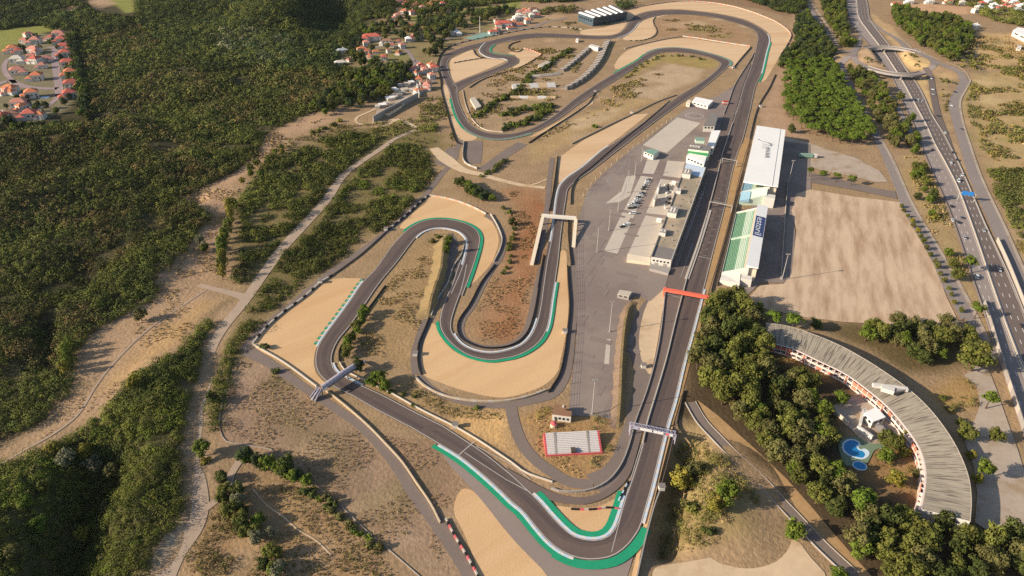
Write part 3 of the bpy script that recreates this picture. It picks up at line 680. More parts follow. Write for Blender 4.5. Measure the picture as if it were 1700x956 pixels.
sheet('stand_yard', [(1292,234),(1346,240),(1346,326),(1324,330),(1318,372),(1320,384),(1316,455),(1300,470),(1262,470),(1240,492),(1220,468),(1226,440),(1240,380),(1250,330),(1258,300)], M['paddock'], 'dark asphalt yard behind the grandstands', 'yard')
sheet('parking_field', [(1322,322),(1345,315),(1420,327),(1493,336),(1505,360),(1528,400),(1550,440),(1573,498),(1592,536),(1560,541),(1480,539),(1400,535),(1330,526),(1252,510),(1246,492),(1262,474),(1300,472),(1314,455),(1322,382),(1314,350)], M['field'], 'bare tan field with streaks of dry grass', 'field')
# motorway
ML = [(1393,-25),(1405,12),(1415,44),(1436,67),(1451.5,88),(1467,109),(1482.6,134.6),(1498,171),(1518.8,214.8),(1527,240),(1550,294.7),(1570.6,341),(1586,382.7),(1604,437),(1614.6,470),(1632.7,522),(1653,586.5),(1674,646),(1692,703),(1730,820)]
MM = [(1413,-25),(1421.7,0),(1425.6,28.5),(1441,51.8),(1459,75),(1480,106),(1498,134.6),(1518.8,173.4),(1539.5,212),(1552,240),(1568,268.8),(1588.7,310),(1606.8,356.8),(1627.5,416),(1643,463),(1666,529.5),(1684.4,578.7),(1697,612),(1716,660),(1760,790)]
MR = [(1432,-25),(1441,7.8),(1446,33.6),(1464.5,59.5),(1485,85.4),(1506,116.5),(1526.6,145),(1550,194),(1568,222.6),(1577,240),(1594,274),(1617,326),(1638,375),(1658.6,419),(1682,470),(1702,520),(1740,610),(1800,760)]
wML, wMM, wMR = (cr(W(p), 6) for p in (ML, MM, MR))
mw = MB(); mw.flat(wML+wMM[::-1], 0.36, 0); tag(mw.build('motorway', M['motorway']), 'pale near carriageway of the motorway', 'motorway', None, 'structure')
mw = MB(); mw.flat(wMM+wMR[::-1], 0.375, 0); tag(mw.build('motorway', M['motorway_dark']), 'darker far carriageway of the motorway', 'motorway', None, 'structure')
EXCL.append(np.array(wML+wMR[::-1]))
mk = MB()
def between(A, B, t):
    a = resample(A, 10); b = resample(B, 10); n = max(len(a), len(b)); t0 = np.linspace(0, 1, n)
    f = lambda q: np.c_[np.interp(t0, np.linspace(0, 1, len(q)), [p[0] for p in q]), np.interp(t0, np.linspace(0, 1, len(q)), [p[1] for p in q])]
    return [tuple(p) for p in f(a)*(1-t)+f(b)*t]
for A, B, ts in ((wML, wMM, (.30, .60)), (wMM, wMR, (.32, .60))):
    for t in ts: mk.strip(resample(between(A, B, t), 4.5), .4, .41, (0, None, None))
for A, B, t in ((wML, wMM, .08), (wML, wMM, .9), (wMM, wMR, .1), (wMM, wMR, .88)): mk.strip(resample(between(A, B, t), 8), .3, .41)
tag(mk.build('motorway_marking', M['white']), 'dashed white lane lines of the motorway', 'road marking', None, 'structure')
# slip roads and the outer road
road('slip_road', [(1536,112),(1543,124),(1549,155),(1557,192),(1570,225),(1580,250)], [7,7,7,7,6,4], M['motorway_dark'], 'slip road dropping from the roundabout to the motorway', 'slip road', drape=True, up=.40)
OUT = [(1441,33),(1466,52),(1490,66),(1520,85),(1545,99),(1570,110),(1592,120),(1600,133),(1594,150),(1584,170),(1590,205),(1601,240),(1617,290),(1637,336),(1662,388),(1690,455),(1720,540),(1760,650)]
road('outer_road', OUT, [6,6,8,9,9,9,10,10,10,11,10,10,10,10,11,12,12,12], M['road'], 'pale two lane road along the right of the motorway', 'road', drape=True, up=.45)
road('footway', [(1478,53),(1500,67),(1530,86),(1553,97.5),(1580,107.5),(1602,119),(1610,132),(1604,148),(1594,168),(1599,205),(1610,240),(1627,290),(1646,332),(1671,384),(1702,455)], 2.2, M['plaza'], 'pale pavement along the outside of the right hand road', 'pavement', drape=True, up=.5)
# ring of the interchange: two arms on earth, two bridges
ring_l = [(1451,77.7),(1430,80.5),(1418,87),(1418,95),(1423,103),(1438,111),(1452,115)]
road('roundabout_road', ring_l, 8, M['road'], 'left bend of the motorway roundabout', 'roundabout', drape=True, up=.3)
ring_r = [(1519,86.5),(1538,93),(1549,102),(1549,109),(1540,117.5),(1524,122.5)]
road('roundabout_road', ring_r, 8, M['road'], 'right bend of the motorway roundabout', 'roundabout', drape=True, up=.3)
road('link_road', [(1418,90),(1405,97),(1394,108),(1400,120)], 9, M['road'], 'short link between the avenue and the roundabout', 'road', drape=True, up=.42)
road('link_road', [(1398,87),(1412,85),(1424,82)], 8, M['road'], 'upper link from the avenue to the roundabout', 'road', drape=True, up=.42)
road('slip_road', [(1424,81),(1428,62),(1422,44),(1414,30)], 5, M['road'], 'narrow slip road above the roundabout on the left', 'slip road', drape=True, up=.4)
road('slip_road', [(1441,112),(1455,128),(1470,150),(1488,176),(1504,205),(1514,225)], 5, M['road'], 'slip road through the trees left of the motorway', 'slip road', drape=True, up=.4)
road('link_road', [(1548,104),(1560,106),(1572,111)], 9, M['road'], 'link from the roundabout to the right hand road', 'road', drape=True, up=.42)
def bridge(pts, label):
    xy = resample(cr(W(pts, 6.6), 8), 4); x0, y0 = xy[len(xy)//2]
    b = empty('road_bridge', x0, y0, 0, label, 'bridge')
    d = MB(); d.wall(xy, 10, 5.3, 6.6); d.build('deck', M['road'], b)
    p = MB(); p.wall(offset(xy, 5), .35, 5.2, 7.6); p.build('parapet', M['wallgrey'], b)
    p = MB(); p.wall(offset(xy, -5), .35, 5.2, 7.6); p.build('parapet', M['wallgrey'], b)
    pr = MB()
    c = np.array(xy); w = np.array(wMM); i, j = min(((i, j) for i in range(len(c)) for j in range(0, len(w), 2)), key=lambda q: ((c[q[0]]-w[q[1]])**2).sum())
    dx, dy = c[min(i+1, len(c)-1)]-c[i-1]; a = math.atan2(dy, dx)
    pr.box(c[i][0], c[i][1], 0, 1.2, 8, 5.3, a); pr.build('pier', M['wallgrey'], b)
    for k in (2, -3):
        q = MB(); dx, dy = c[k+1]-c[k-1]; q.box(c[k][0], c[k][1], 0, 2.5, 9.6, 5.28, math.atan2(dy, dx)); q.build('abutment', M['wallgrey'], b)
bridge([(1436,79.6),(1451.5,77.7),(1470,78),(1490,80),(1511,84),(1524,88)], 'upper curved road bridge of the roundabout over the motorway')
bridge([(1436,110.6),(1450,115),(1467,119.5),(1485,122.3),(1503,123.6),(1519,123),(1532,120.5)], 'lower curved road bridge of the roundabout over the motorway')
# median and side barriers of the motorway
def barrier(name, pts, w, h, mats, label, cat, period=4, sm=6, world=False, z0=0.0, group=None):
    xy = pts if world else cr(W(pts), sm)
    xy = resample(xy, period)
    mb = MB(); mb.wall(xy, w*.72 if w < 2 else w, z0, h*.9, tuple(range(len(mats))))
    x, y = xy[len(xy)//2]
    o = mb.build(name, [M[{'wallwhite': 'barrierwhite', 'wallcream': 'barriercream'}.get(m, m)] for m in mats], None, (x, y, 0)); return tag(o, label, cat, group)
barrier('median_barrier', wMM, 0.9, 1.3, ('concrete',), 'pale concrete median barrier of the motorway', 'barrier', 8, world=True)
barrier('guard_rail', offset(wML, 1.0), .4, 1.0, ('rail',), 'guard rail along the left edge of the motorway', 'guard rail', 8, world=True)
barrier('guard_rail', offset(wMR, -0.8), .4, 1.2, ('wallgrey',), 'low wall along the right edge of the motorway', 'wall', 8, world=True)
barrier('noise_wall', [(1632,505),(1644,545),(1657,590),(1668,625),(1682,668),(1697,715)], .5, 4.5, ('wallgrey', 'wallgrey', 'wallwhite'), 'tall panelled noise wall beside the lower motorway', 'wall', 6)
barrier('noise_wall', [(1654,400),(1672,440),(1692,490),(1720,560)], .6, 4, ('wallwhite',), 'tall pale wall between the motorway and the right hand road', 'wall', 6)
# hotel forecourt
sheet('forecourt', [(1600,624),(1622,606),(1642,616),(1655,650),(1672,700),(1690,750),(1705,800),(1715,870),(1640,882),(1618,868),(1622,820),(1616,776),(1600,730),(1596,716),(1616,702),(1627,672),(1621,642)], M['plaza'], 'worn pale paving between the curved building and the motorway', 'forecourt')

# ================================================================ BARRIERS ROUND THE TRACK
TB, GR, CW = 'tyre_barrier', 'guard_rail', 'concrete_wall'
barrier(TB, [(420,571),(440,546.5),(470.6,519),(506,493),(534,468.5),(551.5,458)], 1.3, 1.3, ('wallwhite', 'wallwhite', 'wallblack'), 'white banded tyre wall around the broad left gravel trap', 'tyre barrier', 3)
barrier(GR, [(552,457.5),(597,425),(642.6,384)], .5, 1.1, ('rail',), 'guard rail along the upper side of the left hairpin entry', 'guard rail')
barrier(TB, [(643,383.5),(673,359),(698,336),(711,325.5)], 1.3, 1.3, ('wallblack', 'wallblack', 'wallwhite'), 'dark tyre wall left of the fan shaped gravel trap', 'tyre barrier', 3)
barrier(TB, [(713,325),(736,328.5),(761.5,335),(787,345),(807,355.5)], 1.3, 1.3, ('wallwhite', 'wallwhite', 'pinkpale'), 'white and red tyre wall along the top of the fan shaped gravel trap', 'tyre barrier', 3)
barrier(CW, [(814.6,356.5),(825,374),(833.5,397),(830,415),(820,435)], .8, 1.5, ('wallwhite',), 'white wall right of the fan shaped gravel trap', 'wall')
barrier(TB, [(822,440),(812,453),(799,470),(779,508),(764,529),(759.5,543),(764,560),(779,570.5),(804,578),(838,577),(860,568.5),(875,553.5),(885.5,525.7),(893,486),(897,455),(903,424)], 1.0, 1.2, ('wallblack',), 'long black tyre wall inside the middle hairpin', 'tyre barrier')
barrier(CW, [(420,572.5),(470.6,602),(526,642.5)], .8, 1.3, ('wallwhite',), 'white wall under the broad left gravel trap', 'wall')
barrier(CW, [(541,649),(571.8,673),(612,708.5),(638.7,736),(667,767),(690,800.5),(716,839),(731,869)], .8, 1.4, ('wallcream',), 'long pale wall along the service road below the footbridge', 'wall')
barrier(TB, [(740,862),(754.5,890),(775,923.6),(796,962)], 1.0, 1.2, ('wallwhite', 'wallblack', 'pinkred'), 'red and white tyre wall at the bottom of the picture', 'tyre barrier', 2)
barrier(TB, [(640,475),(607,520.6),(582,556),(564,581),(563.5,601)], .8, 1.2, ('wallblack',), 'dark tyre wall inside the left hairpin leg', 'tyre barrier')
barrier(GR, [(564,602),(572,615),(590,625),(612,634.5),(647.7,652.5),(698,680.5),(757,710),(793,731),(831.7,756.5),(850,769),(871,784.6),(917,801)], .5, 1.2, ('wallwhite',), 'white guard rail along the infield side of the lower straight', 'guard rail')
barrier(CW, [(914.6,811.6),(930,816.8),(961,817),(984,813),(1009.8,799),(1030,774),(1043,743.5),(1052,710),(1056,697),(1073,651),(1086,606),(1096,556),(1102,506),(1105,478)], .8, 1.3, ('wallgrey',), 'grey wall along the left of the pit entry', 'wall')
barrier(CW, [(1066.8,736),(1074,703),(1088.3,656),(1106,596),(1121.4,532.5),(1134,484.5),(1141.8,457),(1159,407),(1177,343.6),(1192,285.7),(1199.5,255),(1206.5,234),(1216,205)], .9, 1.4, ('wallwhite',), 'white pit wall between the pit lane and the main straight', 'wall')
barrier(CW, [(1140,464),(1160,407),(1178,350)], 3.0, 1.0, ('wallwhite',), 'broad pale pit wall platform opposite the garages', 'platform', world=False)
barrier(TB, [(1027,846),(1010,843.5),(990,846),(972,847),(948,846)][::-1], .8, 1.1, ('wallblack', 'wallblack', 'pinkred', 'wallwhite'), 'short curved tyre wall inside the last corner', 'tyre barrier', 2)
barrier(TB, [(1027,832),(1034,818),(1043,800)], .8, 1.2, ('bluewhite', 'wallblack'), 'blue and black tyre wall where the pit entry splits', 'tyre barrier', 2)
barrier(TB, [(688,625.6),(706,642),(736,657),(774,665),(815,667.5),(850,665),(878,658.5),(907,648)], 1.2, 1.2, ('wallcream', 'wallwhite', 'wallcream'), 'pale tyre wall under the half moon gravel trap', 'tyre barrier', 3)
barrier(TB, [(911,652),(928.5,624),(937,589),(941.5,556),(946,508),(943.7,470),(942,442)], 1.0, 1.3, ('wallblack',), 'black tyre wall right of the half moon gravel trap', 'tyre barrier')
barrier(TB, [(943.7,366),(943.7,390),(945,407),(948.8,441)], 1.0, 1.3, ('wallblack',), 'black tyre wall beside the white footbridge', 'tyre barrier')
barrier(TB, [(700,622),(695.7,612),(693.5,591),(695.5,571),(706,546),(713,528)], 1.0, 1.3, ('wallblack',), 'black tyre wall left of the half moon gravel trap', 'tyre barrier')
barrier(CW, [(716,525),(726,498),(744,470),(752,445),(766.6,422),(770.5,407)], .9, 1.3, ('wallwhite', 'wallgrey'), 'broken white wall along the shaded inside of the left hairpin', 'wall', 2)
barrier(CW, [(1056,964),(1071.6,895),(1087,839),(1095,818)], .8, 2.2, ('wallgrey',), 'grey wall right of the last corner', 'wall')
barrier(GR, [(1096,812),(1107.6,769),(1118,725),(1123,702),(1134.7,649)], .5, 1.3, ('rail',), 'double guard rail between the last corner and the gantry', 'guard rail')
barrier(GR, [(1179,490),(1184,468),(1209,377),(1217.5,339),(1230,293),(1242,245),(1246,222),(1258,178),(1276,147.5),(1287,124)], .5, 1.5, ('rail',), 'guard rail in front of the grandstands', 'guard rail')
barrier('spectator_fence', [(1190,475),(1213,385),(1224,340),(1237,290),(1248,248),(1252,225)], .4, 2.2, ('wire',), 'wire fence between the guard rail and the grandstands', 'fence')
barrier(TB, [(1047,14.5),(1070,10),(1093,6),(1126,2.4),(1169,3.6),(1207,8.8),(1245,19),(1270,28.5),(1287,36),(1309,51.5),(1313,59.5),(1309,70)], 1.4, 1.5, ('wallwhite', 'pinkpale'), 'red and white tyre wall along the far sweeping corner', 'tyre barrier', 5)
barrier(GR, [(1309,71),(1304,80),(1296,91)], .6, 1.5, ('wallblack',), 'dark tyre wall below the far sweeping corner', 'tyre barrier')
barrier(CW, [(1201.7,190),(1210,168),(1219.5,142),(1244.8,101),(1252,88)], .7, 1.4, ('wallgrey',), 'grey wall along the pit exit', 'wall')
barrier(TB, [(1217,114),(1230,98),(1247,78.5)], 1.1, 1.5, ('wallblack',), 'dark tyre wall right of the top right hairpin', 'tyre barrier')
barrier(TB, [(1037,81),(1058,75.5),(1080,70.5),(1105,65),(1131,60.7)], 1.3, 1.5, ('wallwhite', 'pinkpale'), 'red and white tyre wall left of the top right hairpin', 'tyre barrier', 5)
barrier(TB, [(1133,60.5),(1160,64),(1194,69.6),(1220,73.5),(1245,77)], 1.3, 1.5, ('wallwhite', 'wallwhite', 'pinkpale'), 'white and red tyre wall above the top right hairpin', 'tyre barrier', 5)
barrier(CW, [(948.8,239.5),(991.8,218),(1020,204),(1052.5,188.8),(1090,170),(1123,158)], .8, 1.5, ('wallcream',), 'long pale wall above the wedge of gravel', 'wall')
barrier(GR, [(878,238),(908,218),(941,197),(965,181),(979,170),(985,160),(988,152)], .6, 1.3, ('wallblack',), 'dark guard rail below the infield straight', 'guard rail')
barrier(TB, [(749,76),(736,86),(728,100),(726,112),(731,130),(733,152),(741,182),(751,217.6),(760,238),(768,240)], 1.0, 1.4, ('wallblack',), 'long dark tyre wall down the outside of the old left straight', 'tyre barrier')
barrier(TB, [(749,75.5),(787,66),(825,58.5),(850,53.5),(878,48.5),(911,45),(940,46),(966,49)], 1.1, 1.4, ('wallwhite', 'wallblack', 'wallwhite'), 'banded tyre wall along the village side of the old outer track', 'tyre barrier', 5)
barrier(GR, [(768,150),(774,177),(787,202),(806,216),(835,220)], .4, 1.1, ('wallwhite',), 'white guard rail inside the old bottom corner', 'guard rail')
barrier(GR, [(779,146),(800,133),(822,125),(850,117),(872,108),(899,91.5)], .6, 1.3, ('rail',), 'guard rail below the slow chicane', 'guard rail')
barrier(TB, [(870,80.5),(884,84.5),(899,91)], 1.0, 1.4, ('wallwhite', 'red'), 'short red and white tyre wall right of the slow chicane', 'tyre barrier', 3)
barrier(TB, [(754,105),(775,101),(804,96.5)], 1.0, 1.3, ('wallblack', 'wallwhite', 'wallblack'), 'banded tyre wall across the chicane gravel', 'tyre barrier', 3)
barrier(TB, [(786,83),(789,90),(796,95),(805,97)], 1.0, 1.3, ('wallblack',), 'curved dark tyre wall inside the slow chicane', 'tyre barrier')
barrier(TB, [(864,68.5),(850,73),(844,79),(848,84),(858,87),(868,82)], .8, 1.3, ('wallblack',), 'dark tyre wall around the chicane infield mound', 'tyre barrier')
barrier(TB, [(1088,28),(1083.5,36),(1090,53),(1083,62),(1064,67.5),(1045,68)], .9, 1.3, ('wallcream', 'wallblack'), 'hooked tyre wall around the far bare infield', 'tyre barrier', 4)
barrier(GR, [(926,260),(916,331),(911.5,351)], .7, 1.6, ('wallblack',), 'dark guard rail left of the back straight', 'guard rail')
barrier(GR, [(900,382),(889,440)], .7, 1.6, ('wallblack',), 'short dark guard rail under the footbridge ramp', 'guard rail')
barrier(GR, [(1112,168),(1090,187),(1060,212),(1025,240),(985,275),(958,297),(949,314),(947,340)], .6, 1.4, ('rail',), 'guard rail between the back straight and the paddock', 'guard rail')
barrier(GR, [(900,442),(893,478)], .7, 1.3, ('wallblack',), 'short dark rail left of the middle hairpin exit', 'guard rail')
barrier(CW, [(770,235),(771.6,270.5),(792,280.6)], .8, 2.0, ('wallgrey', 'wallwhite'), 'grey wall of the infield tunnel', 'wall')
barrier(CW, [(1308,302),(1304,345),(1301,390),(1296,464)], .5, 2.2, ('wallwhite',), 'long white boundary wall beside the bare field', 'wall')
barrier('field_wall', [(385.8,596.5),(374,647),(364,703),(366,716),(376,733),(405,738),(430,743),(446,745),(462,755),(478,770),(525,805),(564,839),(613,885),(651.6,918),(700,960)], .35, .5, ('wallgrey',), 'low pale boundary wall around the lower left dry field', 'wall')
barrier(CW, offset(lane, -2.9), .5, .9, ('wallgrey',), 'stone wall along the lower side of the diagonal lane', 'wall', world=True)
barrier(CW, offset(lane, 2.9), .35, .6, ('wallgrey',), 'low stone wall along the upper side of the diagonal lane', 'wall', world=True)
# embankment with rip-rap between the paddock and the lower road
def bank(pts, hw_l, hw_r, h, label, mats=('bank', 'stone')):
    c = resample(cr(W(pts), 6), 4); p = np.array(c); n = len(p); d = np.gradient(p, axis=0); d /= np.linalg.norm(d, axis=1, keepdims=True); nn = np.c_[-d[:, 1], d[:, 0]]
    mb = MB(); prof = []
    for i in range(n):
        k = min(1, i/4, (n-1-i)/4); hh = h*k+.05
        j = 1+0.10*math.sin(i*1.7)+0.08*math.sin(i*3.1)
        prof.append([(*(p[i]+nn[i]*hw_l*j), .02), (*(p[i]+nn[i]*.6), hh*j), (*(p[i]-nn[i]*.8), hh*j*.97), (*(p[i]-nn[i]*hw_r*j), .02)])
    for i in range(n-1):
        for q in range(3):
            mb.quad(prof[i][q], prof[i][q+1], prof[i+1][q+1], prof[i+1][q], 0 if q < 2 else 1)
    o = mb.build('embankment', [M[m] for m in mats]); tag(o, label, 'embankment', None, 'structure')
    EXCL.append(np.r_[p+nn*hw_l, (p-nn*hw_r)[::-1]])
bank([(1025,712),(1028,670),(1030,620),(1033,575),(1037,540),(1043,515),(1052,500)][::-1], 3, 4, 3.4, 'steep stony bank between the paddock and the curving service road')
bank([(745,388),(738,405),(735,430),(732,455),(722,485),(714,512),(708,530)][::-1], 7, 4, 4.6, 'grassy bank along the inside of the left hairpin', ('bank', 'bank'))
# ================================================================ GROUND: one sheet to the horizon
def axis(lo, hi, step, far):
    a = [np.arange(lo, hi+step, step)]; s = step*1.5; x = hi; up = []
    while x < far: s *= 1.35; x += s; up.append(x)
    s = step*1.5; x = lo; dn = []
    while x > -far: s *= 1.35; x -= s; dn.append(x)
    return np.r_[dn[::-1], a[0], up]
gx = axis(-1130, 1130, 3.2, 9000); gy = np.r_[axis(70, 1500, 3.2, 9000)]
GX, GY = np.meshgrid(gx, gy); gX = GX.ravel(); gY = GY.ravel()
gZ = terrain(gX, gY)
wob = (smooth_noise(gX, gY, 13, 1)-.5)*1.3+(smooth_noise(gX, gY, 34, 2)-.5)*1.2
base = np.array(S(158,130,101)[:3])
zone = np.tile(base, (len(gX), 1))
patch = smooth_noise(gX, gY, 60, 3)[:, None]; zone = zone*(1-.35*patch)+np.array(S(146,124,84)[:3])*.35*patch
def paintz(pts, rgb, feather=6, amt=1.0):
    global zone
    p = np.array([UT(*q)[:2] for q in pts]); lo = p.min(0)-3*feather; hi = p.max(0)+3*feather
    m = (gX > lo[0]) & (gX < hi[0]) & (gY > lo[1]) & (gY < hi[1])
    X = gX[m]; Y = gY[m]
    d = seg_dist(X, Y, p, True)*np.where(inside(X, Y, p), 1, -1)+wob[m]*feather
    k = np.clip(d/feather*.5+.5, 0, 1)[:, None]*amt
    zone[m] = zone[m]*(1-k)+np.array(S(*rgb)[:3])*k
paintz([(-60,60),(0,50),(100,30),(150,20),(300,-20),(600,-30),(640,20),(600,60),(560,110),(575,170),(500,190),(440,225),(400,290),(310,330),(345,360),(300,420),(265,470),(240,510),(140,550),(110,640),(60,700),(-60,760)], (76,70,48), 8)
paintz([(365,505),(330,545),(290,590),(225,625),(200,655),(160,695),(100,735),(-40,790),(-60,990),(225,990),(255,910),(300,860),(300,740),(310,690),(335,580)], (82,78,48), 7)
paintz([(388,330),(440,260),(520,235),(600,215),(700,205),(745,235),(720,290),(660,360),(560,440),(480,500),(430,540),(350,680),(340,640),(370,560),(420,480),(395,440)], (118,104,68), 8)
paintz([(-40,768),(40,745),(110,665),(162,637),(124,620),(140,570),(200,525),(263,495),(300,468),(352,480),(362,498),(326,543),(291,581),(220,617),(195,652),(150,700),(51,741),(-40,790)], (168,138,108), 5)
paintz([(220,617),(291,581),(340,520),(356,500),(330,500),(280,540),(200,610),(170,650)], (176,142,100), 5)
paintz([(300,335),(380,293),(430,262),(445,225),(500,198),(575,172),(594,174),(550,200),(496,220),(450,245),(400,300),(385,330),(368,350),(362,400),(352,440),(350,466),(285,462),(255,462),(300,425),(330,385),(345,355)], (172,140,110), 5)
paintz([(600,130),(628,128),(622,145),(606,148)], (168,128,100), 3)
paintz([(366,716),(378,640),(395,600),(420,596),(452,612),(511,655),(560,690),(597,711),(644,772),(677,826),(730,880),(760,930),(775,975),(700,975),(651,918),(613,885),(564,839),(525,805),(478,770),(446,745),(376,733)], (146,120,98), 4)
paintz([(452,640),(520,690),(580,740),(600,790),(560,800),(500,740),(450,690)], (128,110,80), 10, .6)
paintz([(300,975),(350,840),(420,800),(520,810),(600,880),(690,975)], (156,126,92), 8)
paintz([(614,715),(700,730),(740,755),(775,800),(768,815),(745,850),(735,862),(700,800),(660,755)], (146,118,94), 3)
paintz([(845,318),(880,310),(908,318),(903,385),(888,440),(880,520),(862,555),(835,569),(800,566),(783,552),(788,525),(815,470),(845,410),(850,360)], (156,118,86), 7)
paintz([(868,400),(890,330),(900,340),(890,430),(878,510),(860,545),(835,560),(830,540),(855,470)], (148,98,66), 9, .85)
paintz([(640,470),(700,400),(736,395),(730,440),(712,500),(690,560),(685,615),(640,600),(590,560),(600,530)], (156,128,92), 5)
paintz([(600,640),(690,625),(720,655),(800,675),(850,690),(840,700),(760,700),(690,670)], (150,124,84), 5)
paintz([(750,690),(838,682),(848,715),(875,765),(905,795),(860,770),(800,735),(765,708)], (200,160,108), 4)
paintz([(855,690),(905,665),(1025,705),(1018,760),(985,800),(950,800),(900,770),(870,730)], (160,126,86), 5)
paintz([(780,150),(850,80),(1000,75),(990,100),(930,150),(800,220),(775,190)], (160,134,104), 5)
paintz([(1020,148),(1110,104),(1175,108),(1160,130),(1092,166),(1040,160)], (178,152,122), 4)
paintz([(1060,95),(1090,88),(1190,100),(1185,115),(1150,112),(1100,104),(1040,130),(1020,130)], (156,134,84), 4)
paintz([(1105,27),(1160,27),(1215,40),(1245,55),(1248,72),(1200,68),(1130,58),(1092,62),(1086,40)], (160,128,96), 5)
paintz([(880,240),(980,185),(1050,160),(1090,165),(960,225),(900,262),(880,270)], (168,140,100), 5)
paintz([(940,205),(1010,180),(1040,180),(985,208),(950,222)], (186,160,126), 5, .8)
paintz([(1010,30),(1035,15),(1100,-5),(1320,-10),(1320,30),(1262,15),(1130,-2),(1060,6)], (140,112,86), 5)
paintz([(1262,190),(1290,125),(1310,60),(1318,20),(1330,30),(1300,110),(1297,180),(1320,215),(1350,235),(1300,225),(1268,208)], (172,140,112), 4)
paintz([(1498,8),(1520,5),(1612,12),(1602,24),(1520,19)], (192,152,116), 5)
paintz([(1600,55),(1720,55),(1720,100),(1640,118),(1600,112),(1590,85)], (184,152,108), 8)
paintz([(1615,120),(1720,110),(1720,290),(1650,300),(1615,220),(1600,170)], (172,146,102), 8)
paintz([(1655,360),(1720,360),(1720,480)], (166,140,106), 5)
paintz([(1424,86),(1450,82),(1478,112),(1450,108),(1428,103)], (192,158,122), 3)
paintz([(1492,88),(1520,90),(1546,102),(1540,114),(1515,119)], (194,162,114), 3)
paintz([(1512,128),(1536,122),(1555,195),(1545,190)], (196,164,116), 3)
paintz([(1556,122),(1584,126),(1575,150),(1572,170),(1582,215),(1572,215)], (168,142,104), 3)
paintz([(1445,20),(1480,45),(1500,70),(1520,82),(1490,78),(1470,60),(1452,35)], (186,154,114), 3)
paintz([(1530,250),(1548,300),(1585,390),(1612,470),(1640,545),(1632,545),(1600,480),(1545,385),(1495,290),(1500,260)], (164,138,98), 4)
paintz([(1578,235),(1592,240),(1640,375),(1632,370)], (170,142,112), 3)
paintz([(-40,90),(60,55),(115,60),(125,100),(126,160),(110,185),(60,200),(-40,205)], (124,114,88), 4)
for g in ([(-60,52),(30,45),(60,43),(98,39),(92,50),(60,58),(40,68),(10,84),(-60,92)], [(168,-8),(214,-8),(226,18),(210,22),(193,8)], [(668,30),(740,20),(830,8),(862,-4),(864,12),(790,22),(740,29),(690,37)], [(622,88),(650,82),(678,90),(682,99),(650,101),(625,100)], [(-30,-10),(10,-5),(-30,20)]):
    paintz(g, (134,132,70), 4)
paintz([(135,-12),(170,-12),(190,6),(160,8)], (170,142,112), 4)
paintz([(1430,735),(1480,690),(1515,700),(1535,760),(1534,845),(1500,840),(1470,800),(1425,800)], (152,118,80), 5)
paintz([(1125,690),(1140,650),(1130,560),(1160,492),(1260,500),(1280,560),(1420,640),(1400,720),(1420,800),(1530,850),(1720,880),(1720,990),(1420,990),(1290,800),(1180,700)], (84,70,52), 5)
paintz([(1290,580),(1340,590),(1400,625),(1370,630),(1310,605)], (158,122,76), 4)
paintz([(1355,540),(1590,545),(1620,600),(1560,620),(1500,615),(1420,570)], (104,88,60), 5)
paintz([(1550,650),(1590,625),(1615,630),(1625,665),(1600,680),(1570,680)], (160,128,84), 4)
paintz([(1110,740),(1150,720),(1210,770),(1260,830),(1250,880),(1150,920),(1085,935)], (150,128,88), 6)
paintz([(297,765),(310,690),(322,645),(338,560),(360,515),(400,500),(380,560),(348,640),(340,720),(348,790),(336,850),(300,905),(285,990),(235,990),(280,885),(312,838)], (164,136,106), 3)
paintz([(258,920),(285,880),(300,870),(290,905),(262,940)], (186,166,140), 3)
for q in range(70):
    px = random.uniform(760, 1250); py = random.uniform(20, 240); s_ = random.uniform(5, 16)
    paintz([(px-s_*1.6, py), (px, py-s_*.35), (px+s_*1.6, py), (px, py+s_*.35)], random.choice(((186,160,126),(178,148,116),(132,116,80),(146,126,84),(150,124,92))), 5, .7)
for q in range(40):
    px = random.uniform(380, 760); py = random.uniform(600, 950); s_ = random.uniform(8, 28)
    paintz([(px-s_*1.4, py+s_*.3), (px, py-s_*.6), (px+s_*1.4, py-s_*.2), (px, py+s_*.6)], random.choice(((172,146,118),(124,108,78),(138,116,90),(160,130,100),(130,114,76))), 7, .6)
for q in range(30):
    px = random.uniform(1590, 1710); py = random.uniform(60, 400); s_ = random.uniform(6, 18)
    paintz([(px-s_*1.4, py), (px, py-s_*.5), (px+s_*1.4, py), (px, py+s_*.5)], random.choice(((190,164,120),(150,136,86),(140,124,84),(178,146,108))), 6, .7)
paintz([(600,50),(660,40),(760,30),(860,22),(860,40),(760,66),(735,90),(700,110),(690,160),(640,168),(600,172),(560,178),(540,150),(560,90)], (128,116,78), 6, .7)
zone = np.clip(zone, .01, .9)
nx_, ny_ = len(gx), len(gy)
me = bpy.data.meshes.new('ground'); me.vertices.add(len(gX))
me.vertices.foreach_set('co', np.c_[gX, gY, gZ].astype(np.float32).ravel())
ii = (np.arange(ny_-1)[:, None]*nx_+np.arange(nx_-1)[None]).ravel()
fq = np.c_[ii, ii+1, ii+1+nx_, ii+nx_]
me.loops.add(fq.size); me.loops.foreach_set('vertex_index', fq.ravel().astype(np.int32))
me.polygons.add(len(fq)); me.polygons.foreach_set('loop_start', (np.arange(len(fq))*4).astype(np.int32)); me.polygons.foreach_set('loop_total', np.full(len(fq), 4, np.int32))
me.update(calc_edges=True)
at = me.attributes.new('zone', 'FLOAT_COLOR', 'POINT'); at.data.foreach_set('color', np.c_[zone, np.ones(len(zone))].astype(np.float32).ravel())
me.polygons.foreach_set('use_smooth', np.ones(len(fq), bool))
me.materials.append(M['ground'])
o = bpy.data.objects.new('ground', me); COL.objects.link(o); tag(o, 'dry tan grassland around the circuit', 'ground', None, 'structure')

